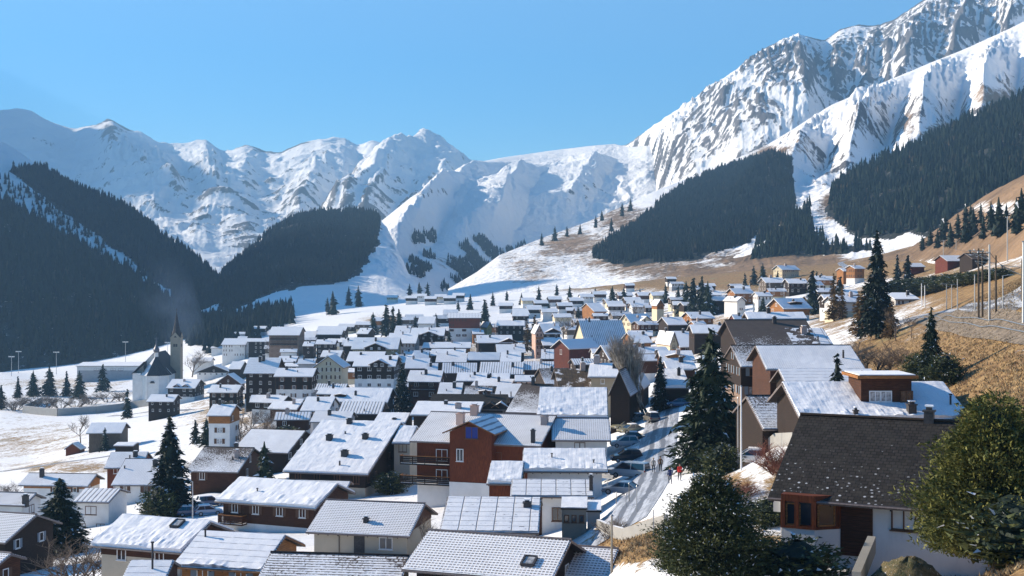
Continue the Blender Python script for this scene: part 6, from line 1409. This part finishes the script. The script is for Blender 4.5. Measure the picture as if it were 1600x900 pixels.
T('spruce_hi',1,1032,556,642,'dark conifer behind the pale poplar on the street',None,1.0); T('poplar',0,1016,526,646,'pale leafless poplar at the bend of the street',None,1.25); 
T('larch',0,1303,424,502,'orange bare larch beside the grey house',None,.9); T('larch',1,1316,440,500,'second duller larch right of the grey house',None,.8); T('larch',0,1352,438,526,'tall brown larch hiding the foot of the giant spruce',None,1.2); T('larch',2,1341,452,524,'lower brown larch left of the giant spruce',None,1.2)
T('larch',1,1391,470,530,'brown larch right of the giant spruce',None,1.1)
T('larch',2,824,498,550,'pair of bare brown larches above the striped roof',None,1.0); T('larch',0,836,490,545,'taller bare larch left of the pink balcony house',None,1.1)
T('bare',0,880,488,540,'big leafless brown tree behind the round hood chalet',None,1.2); T('bare',1,962,490,515,'leafless tree before the cream blue roofed house',None,1.3); T('bare',2,990,474,500,'rounded leafless tree above the cream blue roofed house',None,1.4)
T('bare',0,126,640,694,'leafless birch on the meadow left of the barn',None,1.1); T('bare',1,660,795,872,'bare tree against the gable of the beige plaster house',138,.9)
T('bare',2,375,628,694,'leafless birch in the brown thicket',None,.7); T('bare',0,392,632,694,'second leafless birch in the brown thicket',None,.8); T('bare',1,412,630,684,'spreading leafless tree at the right of the brown thicket',None,1.2); T('bare',2,438,634,680,'pale bare tree beside the roadside bank',None,1.2)
T('bare',2,1400,478,532,'leafless tree on the grassy bank right of the giant spruce',None,1.2); T('bare',0,1425,486,528,'thin leafless tree by the railway bend',None,1.2)
T('bare',1,300,540,590,'leafless tree right of the church tower',None,1.3); T('bare',1,440,530,556,'leafless tree before the grey hotel',None,1.3); T('bare',0,425,526,560,'bare tree left of the parking area',None,1.3)
for i,(px,t,b,w) in enumerate(((110,808,892,1.2),(150,838,905,1.2),(70,880,925,1.2))): T('shrub',i,px,t,b,['big tangled leafless shrub at the lower left corner','second leafless shrub right of the big tangled one','low leafless shrub at the bottom left edge'][i],[140,138,125][i],w)
T('shrub',0,400,650,694,'brown thicket shrub above the four-chimney house',None,1.6); T('shrub',1,372,655,696,'brown thicket shrub left of the four-chimney house',None,1.6); T('shrub',2,428,645,682,'brown thicket shrub under the roadside bank',None,1.5)
for i,(px,t,b) in enumerate(((20,610,642),(45,606,640),(68,606,640),(95,606,638),(118,608,636),(142,606,632),(170,602,628),(190,600,626))): T('shrub',i%3,px,t,b,'brown leafless shrub in the strip below the football field, '+ordn[i]+' from the left',None,1.5,'shrubs below the football field')
T('redshrub',0,1152,728,778,'reddish leafless shrub left of the dark roofed chalet, upper one',None,1.3); T('redshrub',1,1218,662,740,'purple red hedge shrub beside the small ragged roof',None,.9); T('redshrub',2,1228,700,745,'low red shrub in front of the purple hedge shrub',None,1.2); T('redshrub',0,1212,815,852,'small red shrub by the wooden rail fence',90,1.2)
T('shrub',1,1180,742,800,'frosted grey shrub on the bank behind the broad pine',None,1.5); T('bush',1,1198,775,822,'evergreen bush between frosted shrub and dark roofed chalet',None,1.2); T('bush',0,1245,835,905,'low dark hedge bush left of the bay window',68,1.3); T('bush',2,1205,845,905,'dark hedge bush between the broad pine and the bay window',70,1.4)
T('bush',2,1185,640,690,'dark bush on the slope below the taupe house',None,1.2); T('bush',1,1150,640,690,'bush right behind the big street spruce',None,1.0)
T('shrub',2,950,790,845,'leafless roadside shrub by the slim grey annex',118,1.2); T('shrub',0,1365,500,585,'leafless slope shrub below the giant spruce',None,1.0); T('shrub',1,1395,520,575,'second leafless slope shrub below the giant spruce',None,1.3)
T('bush',1,555,722,748,'snowy dark bush right of the ragged shingle chalet',215,1.1); T('spruce',2,413,686,720,'little spruce in front of the faint row roof',228,1.0)
for i in range(14): T('bush',i%3,1398+i*13,int(438-i*1.6),int(470-i*2.6),'dark bush along the shaded road embankment, '+ordn[i]+' from the left',None,1.6,'bushes along the road embankment')
# loose trees on the sunny slope, meadow and valley floor
def shit(name,px,py):
    pxs,t,X,Y,Z,PY=SURF[name]; j=int(np.clip(np.searchsorted(pxs,px),1,len(pxs)-1)); c=PY[:,j]; n_=len(t)
    i=np.where((c[:-1]>=py)&(c[1:]<py)&(t[:-1]>=0)&(t[:-1]<1))[0]
    if len(i)==0: return None
    i=i[0]; f=(c[i]-py)/(c[i]-c[i+1]+1e-9); return Vector([A[i,j]+(A[i+1,j]-A[i,j])*f for A in (X,Y,Z)])
def loose(name,L,lb,grp,h0,h1):
    L=sorted(L)
    for i,(px,py) in enumerate(L):
        p=shit(name,px,py) if name else gp(px,py)
        if p is None: continue
        k=('far',i%3); H0,parts=P(k); s=random.uniform(h0,h1)/H0; o=empty('spruce_tree',(p.x,p.y,p.z-.3),random.uniform(0,6)); o.scale=(s,s,s)
        for nm,me in parts: mobj(nm,me,o)
        tag(o,lb+(', '+ordn[i]+' from the left' if i<20 else ', '+ordn[i%20]+' from the left of those nearer the edge'),'spruce',grp)
g_=random.Random(4)
loose(S_right2,[(1395+i*12+g_.uniform(-5,5),372-i*3+g_.uniform(-10,14)) for i in range(12)],'small spruce scattered on the sunny brown slope','spruces scattered on the sunny slope',9,15)
loose(S_right2,[(1440,392),(1452,384),(1462,388),(1470,378),(1482,386),(1496,374),(1506,380),(1520,368),(1534,374),(1548,360),(1560,370),(1572,358),(1585,366),(1595,350)],'spruce in the loose band above the wooden barns','spruces above the wooden barns',11,18)
loose(S_shoulder,[(832,352),(852,362),(866,376),(884,370),(898,352),(905,366),(912,342),(930,356),(940,345),(955,362),(972,338),(985,330),(845,384),(820,378)],'tiny spruce on the high meadow below the white pass','spruces on the high meadow',14,22)
loose(None,[(455,478),(485,482),(498,480),(512,488),(520,492),(545,478),(560,480),(576,466),(590,462),(640,470),(655,466),(668,468)],'small tree on the shaded valley floor','trees on the valley floor',12,22)
loose(None,[(1215,446),(1060,470),(1040,474),(1000,470),(975,476),(930,466),(890,468),(870,462),(842,470),(815,476),(792,470),(770,478),(735,484),(716,486)],'little spruce between the far houses','spruces between the far houses',9,14)

for i,(px,t,b) in enumerate(((215,722,760),(300,705,742),(448,664,694),(470,716,748),(560,630,652),(690,628,650),(352,628,652),(20,742,776),(610,735,772))): T('shrub' if i%2 else 'bush',i%3,px,t,b,'garden shrub in the gaps between the left hand houses, '+ordn[sorted((215,300,448,470,560,690,352,20,610)).index(px)]+' from the left',None,1.2,'garden shrubs between the left hand houses')
# ---------------------------------------------------------------- cars
M_tyre=plain('tyre_rubber',(.015,.015,.016),.85); M_rim=plain('alloy_rim',(.35,.35,.36),.35,.7); M_head=plain('headlamp_glass',(.65,.67,.70),.15,0,0,1,.6); M_tail=plain('tail_lamp',(.30,.012,.010),.25,0,0,1,.6); M_trim=plain('black_trim',(.02,.02,.022),.55)
def paint(c):
    k='paint_%02x%02x%02x'%tuple(int(v*255) for v in c)
    m=bpy.data.materials.get('car_'+k)
    if m: return m
    m=plain('car_'+k,c,.28,.15,0,1,.55); m.node_tree.nodes['Principled BSDF'].inputs['Coat Weight'].default_value=.5; return m
def loft(b,secs,m=0,cap=True):
    """secs: rings of equal point count"""
    n_=len(secs[0])
    for a,c in zip(secs,secs[1:]):
        for i in range(n_): b.face([a[i],a[(i+1)%n_],c[(i+1)%n_],c[i]],m)
    if cap: b.face(secs[0][::-1],m); b.face(secs[-1],m)
SHAPES={ # length, width, hull (x, z_low, z_top, halfwidth factor), greenhouse (x_rear_low,x_rear_top,x_front_top,x_front_low,z_top)
 'hatch':(4.1,1.76,[(-2.05,.42,.80,.86),(-1.95,.30,.92,.95),(-1.2,.24,.95,1),(1.0,.24,.92,1),(1.6,.26,.80,.97),(2.0,.34,.66,.84)],(-1.95,-1.45,.15,1.02,1.46)),
 'suv':(4.5,1.88,[(-2.25,.48,.90,.88),(-2.15,.36,1.05,.96),(-1.3,.30,1.08,1),(1.0,.30,1.05,1),(1.8,.32,.95,.97),(2.22,.42,.78,.86)],(-2.1,-1.75,.20,1.15,1.70)),
 'sedan':(4.6,1.82,[(-2.3,.42,.78,.86),(-2.15,.30,.92,.95),(-1.2,.24,.94,1),(1.0,.24,.92,1),(1.8,.26,.78,.96),(2.28,.34,.62,.84)],(-1.75,-.95,.25,1.15,1.44)),
 'van':(4.9,1.92,[(-2.45,.44,1.08,.93),(-2.38,.34,1.12,.98),(-1.3,.30,1.14,1),(1.2,.30,1.12,1),(2.0,.32,1.0,.97),(2.42,.42,.80,.88)],(-2.40,-2.25,.75,1.75,1.95))}
CARM={}
def carmesh(shape):
    if shape in CARM: return CARM[shape]
    L,W,hull,(rl,rt,ft,fl,zt)=SHAPES[shape]; hw=W/2; out={}
    zb=hull[2][2]
    def ring(x,zl,zh,f,yy=hw):
        w_=yy*f; return [(x,-w_*.94,zl),(x,-w_,zl+(zh-zl)*.45),(x,-w_*.96,zh-.04),(x,-w_*.88,zh),(x,w_*.88,zh),(x,w_*.96,zh-.04),(x,w_,zl+(zh-zl)*.45),(x,w_*.94,zl)]
    b=MB(); loft(b,[ring(*h) for h in hull])
    # pillars and roof panel
    t=hw*.74; g=hw*.87
    loft(b,[[(rt-.06,-t,zt-.05),(rt-.06,t,zt-.05),(rt+.05,t,zt+.0),(rt+.05,-t,zt+.0)],[(rt+.25,-t,zt-.04),(rt+.25,t,zt-.04),(rt+.25,t*.96,zt+.05),(rt+.25,-t*.96,zt+.05)],[(ft-.2,-t,zt-.04),(ft-.2,t,zt-.04),(ft-.2,t*.96,zt+.05),(ft-.2,-t*.96,zt+.05)],[(ft+.05,-t,zt-.06),(ft+.05,t,zt-.06),(ft+.05,t*.97,zt-.01),(ft+.05,-t*.97,zt-.01)]])
    for sy in (-1,1):
        b.bar((rl+.05,sy*g,zb-.03),(rt,sy*t,zt-.03),.12); b.bar((fl-.02,sy*g,zb-.03),(ft,sy*t,zt-.03),.09); mx=(rl+fl)/2-.15; b.bar((mx,sy*(g+.005),zb-.02),(mx-.05,sy*(t+.012),zt-.03),.08)
    out['body']=(b,None)
    b=MB(); q=lambda x,y,z:(x,y,z); c=[(rl,-g,zb-.04),(fl,-g,zb-.04),(fl,g,zb-.04),(rl,g,zb-.04)]; d=[(rt,-t,zt-.04),(ft,-t,zt-.04),(ft,t,zt-.04),(rt,t,zt-.04)]
    for i in range(4): b.face([c[i],c[(i+1)%4],d[(i+1)%4],d[i]])
    out['windows']=b
    b=MB(); b.box((-L/2+.12,-hw*.80,.22),(L/2-.12,hw*.80,.42)); b.box((L/2-.10,-hw*.6,.36),(L/2-.01,hw*.6,.50)); b.box((-L/2-.01,-hw*.7,.38),(-L/2+.09,hw*.7,.52)); out['trim']=b
    b=MB(); b.tube([(0,-.11,0),(0,.11,0)],.33,14); out['tyre']=b
    b=MB(); b.tube([(0,-.125,0),(0,.125,0)],.20,10); out['rim']=b
    b=MB(); b.box((-.08,-.20,-.08),(.05,.20,.08)); out['lamp']=b
    M={k:(v[0] if isinstance(v,tuple) else v) for k,v in out.items()}
    me={'windows':M['windows'].mesh('car_windows',M_glass),'trim':M['trim'].mesh('car_trim',M_trim),'tyre':M['tyre'].mesh('tyre',M_tyre),'rim':M['rim'].mesh('rim',M_rim),'headlight':M['lamp'].mesh('headlight',M_head),'taillight':M['lamp'].mesh('taillight',M_tail)}
    CARM[shape]=(M['body'],me,{}); return CARM[shape]
def car(shape,c,px,py,head,label,Y=None,snow=False,group='cars parked in the village',tiny=False):
    """head: compass of the nose, degrees from +x"""
    body,me,cache=carmesh(shape); L,W,hull,gh=SHAPES[shape]; p=gp(px,py,Y)
    if c not in cache: cache[c]=body.mesh('car_body',paint(c))
    o=empty('van' if shape=='van' else 'car',(p.x,p.y,p.z+.07),R(head)); tag(o,label,'van' if shape=='van' else 'car',group)
    mobj('body',cache[c],o); mobj('windows',me['windows'],o); 
    if not tiny:
        mobj('bumper_trim',me['trim'],o)
        for sy in (-1,1): mobj('headlight',me['headlight'],o,(L/2-.10,sy*W*.34,hull[-1][2]-.05)); mobj('taillight',me['taillight'],o,(-L/2+.08,sy*W*.38,hull[0][2]-.04))
    for sx in (-1,1):
        for sy in (-1,1):
            t=mobj('wheel',me['tyre'],o,(sx*L*.30,sy*(W/2-.10),.33)); 
            if not tiny: mobj('rim',me['rim'],t)
    if snow:
        rl,rt,ft,fl,zt=gh; b=snow_grid(rt,ft,-W*.36,W*.36,zt+.05,zt+.051,.09,.3,.03,0,int(px)%17,.05); b.build('snow_cap',M_heap,o,True)
    return o
GR=(.30,.31,.32); DK=(.018,.020,.026); BL=(.035,.075,.16); SV=(.42,.44,.46); WH=(.68,.68,.68); OL=(.30,.27,.17); TN=(.16,.15,.13)
car('suv',SV,976,699,183,'silver suv parked side on next to the shaded street')
car('sedan',DK,986,690,178,'dark estate car parked just behind the silver suv',None,True)
car('suv',DK,979,722,184,'black suv in the shade between the silver suv and the van')
car('van',SV,984,747,150,'pale silver van parked nose in beside the snow roof')
car('sedan',(.20,.24,.29),972,773,158,'blue grey coupe parked below the silver van',None)
car('hatch',WH,952,750,150,'white small car half hidden left of the silver van')
car('suv',TN,1018,660,100,'dark pickup like car with a snowy rear at the street bend',None,True)
car('sedan',OL,985,677,210,'snow dusted car parked slanting, nearer one below the dark gable',None,True)
car('sedan',OL,974,671,210,'second slanting snow dusted car below the dark gable',None,True)
car('hatch',TN,992,660,215,'small beige car at the far end of the slanting row',None,True)
car('suv',BL,1040,634,175,'blue car standing across the head of the street',None,True)
car('sedan',DK,1050,620,178,'dark car under the eave of the lumpy snow roof')
car('hatch',BL,1060,636,170,'small blue car right of the one at the head of the street')
car('hatch',WH,312,792,20,'pale car in the small lower left car park, left one',200,True)
car('suv',BL,328,785,25,'dark blue car in the small lower left car park, back one',206,True)
car('hatch',(.22,.3,.4),326,802,20,'light blue car in the small lower left car park, front one',192,True)
car('hatch',BL,298,800,15,'blue car nearest the tall lower left spruce',194,True)
for i,(px,py) in enumerate(((440,546),(447,541),(453,545),(459,540),(464,546),(470,541),(446,551),(456,552),(465,553),(473,549))):
    car('hatch',[WH,DK,SV,BL][i%4],px,py,60+20*(i%3),'snow topped car on the upper left parking area, '+ordn[[0,2,3,5,6,8,1,4,7,9][i]]+' from the left',None,True,'cars on the upper left parking area',True)
car('hatch',WH,1172,744,170,'white car cap showing behind the frosted grey shrub',126,True)

# ---------------------------------------------------------------- people
def skinmesh(name,J,E,mats,zones,sub=2):
    me=bpy.data.meshes.new(name); me.from_pydata([j[0] for j in J],E,[]); o=bpy.data.objects.new(name,me); col.objects.link(o)
    sk=o.modifiers.new('s','SKIN'); sk.use_smooth_shade=True
    for i,j in enumerate(J): v=me.skin_vertices[0].data[i]; v.radius=(j[1],j[1] if len(j)<3 else j[2]); v.use_root=(i==0)
    ss=o.modifiers.new('b','SUBSURF'); ss.levels=sub; ss.render_levels=sub
    dg=bpy.context.evaluated_depsgraph_get(); m2=bpy.data.meshes.new_from_object(o.evaluated_get(dg)); bpy.data.objects.remove(o); m2.name=name; m2.materials.clear()
    for m in mats: m2.materials.append(m)
    for p in m2.polygons: p.material_index=zones(p.center); p.use_smooth=True
    return m2
def person(px,py,face,label,jacket,trousers,hair,step=.22,Y=None,hat=None,arms=.05,bag=None):
    g=gp(px,py,Y); o=empty('person',(g.x,g.y,g.z+.05),R(face)); tag(o,label,'person','people walking on the street')
    s=step
    J=[((0,0,.96),.135,.11),((0,0,1.12),.135,.105),((0,.0,1.30),.165,.115),((0,0,1.43),.13,.09),((0,0,1.50),.055),((0,.01,1.56),.06),((0,.02,1.64),.095,.105),((0,.02,1.72),.085,.09),
       ((-.10,0,.90),.095),((-.10,s*.55,.50),.068),((-.10,s*.35-.10,.10),.045),((-.10,s*.35+.10,.04),.04),
       ((.10,0,.90),.095),((.10,-s*.25,.50),.068),((.10,-s*.9-.06,.11),.045),((.10,-s*.9+.12,.04),.04),
       ((-.19,0,1.40),.065),((-.26,-arms-.02,1.14),.050),((-.25,arms*.5+.06,.90),.038),((-.24,arms+.10,.82),.04),
       ((.19,0,1.40),.065),((.26,arms,1.14),.050),((.25,arms*2+.10,.92),.038),((.24,arms*2+.14,.84),.04)]
    E=[(0,1),(1,2),(2,3),(3,4),(4,5),(5,6),(6,7),(0,8),(8,9),(9,10),(10,11),(0,12),(12,13),(13,14),(14,15),(3,16),(16,17),(17,18),(18,19),(3,20),(20,21),(21,22),(22,23)]
    sk=plain('skin',(.42,.25,.17),.6); bo=plain('boot_leather',(.03,.02,.018),.6)
    def zone(c):
        if c.z>1.50: return 0
        if c.z<.13: return 3
        if c.z<.90 and abs(c.x)<.20: return 2
        if abs(c.x)>.19 and c.z<.89: return 0
        return 1
    me=skinmesh('person_body',J,E,[sk,jacket,trousers,bo],zone); mobj('body',me,o)
    gb=bmesh.new(); bmesh.ops.create_uvsphere(gb,u_segments=12,v_segments=8,radius=.115); 
    for v in gb.verts: v.co=Vector((v.co.x*.98,v.co.y*1.05-.012+.02,max(v.co.z,-.03 if v.co.y<.02 else .035)+1.70))
    hm=bpy.data.meshes.new('hair'); gb.to_mesh(hm); gb.free(); hm.materials.append(hat or hair); hm.polygons.foreach_set('use_smooth',[True]*len(hm.polygons)); mobj('hat' if hat else 'hair',hm,o)
    if bag: b=MB(); b.box((-.15,-.30,1.02),(.15,-.12,1.42)); k=b.build('backpack',bag,o)
    return o
PC=lambda n,c: plain('cloth_'+n,c,.85,0,.2,8)
jt=PC('black',(.015,.015,.018)); hb=plain('brown_hair',(.05,.03,.02),.7); hd=plain('dark_hair',(.015,.012,.01),.7)
person(1021,739,175,'person in a pale beige jacket and light hat walking on the street, seen from behind',PC('beige',(.42,.36,.30)),jt,hb,.22,None,PC('pale_hat',(.6,.57,.5)))
person(1032,737,182,'person in a brown jacket beside the one in pale beige on the street',PC('brown',(.16,.09,.05)),jt,hb,.18)
person(1047,757,10,'person in a navy blue jacket walking towards the camera near the red jacket',PC('navy',(.02,.035,.13)),PC('grey_trousers',(.07,.07,.08)),hd,.24)
person(1062,752,190,'person in a red jacket at the edge of the street by the broad pine',PC('red',(.50,.025,.02)),jt,hd,.20,None,None,.05,PC('backpack',(.35,.03,.03)))

# ---------------------------------------------------------------- chimney smoke drifting by the church
def smoke():
    m=bpy.data.materials.new('wood_smoke'); m.use_nodes=True; nt=m.node_tree; nt.nodes.clear(); n=N(nt); out=n.new('ShaderNodeOutputMaterial'); v=n.new('ShaderNodeVolumePrincipled')
    tc=n.new('ShaderNodeTexCoord').outputs['Generated']; x,y,z=n.sep(tc)
    f=n.noise(n.obj(),.028,3,.6); f=n.ramp(f,.36,.68)
    v.inputs['Color'].default_value=(.42,.62,1,1); n.set(v.inputs['Density'],n.math('MULTIPLY',f,n.math('MULTIPLY',n.ramp(z,1.0,.25),.006))); nt.links.new(v.outputs[0],out.inputs['Volume'])
    b=MB(); P_=[ray(322,555,860),ray(300,535,860),ray(278,505,870),ray(262,470,880),ray(256,430,890),ray(252,395,900)]; b.tube(P_,[4,12,18,20,19,12],14)
    o=b.build('smoke',m,None,True); tag(o,'thin pale smoke drifting up before the dark wood behind the church tower','smoke','smoke','stuff')
smoke()
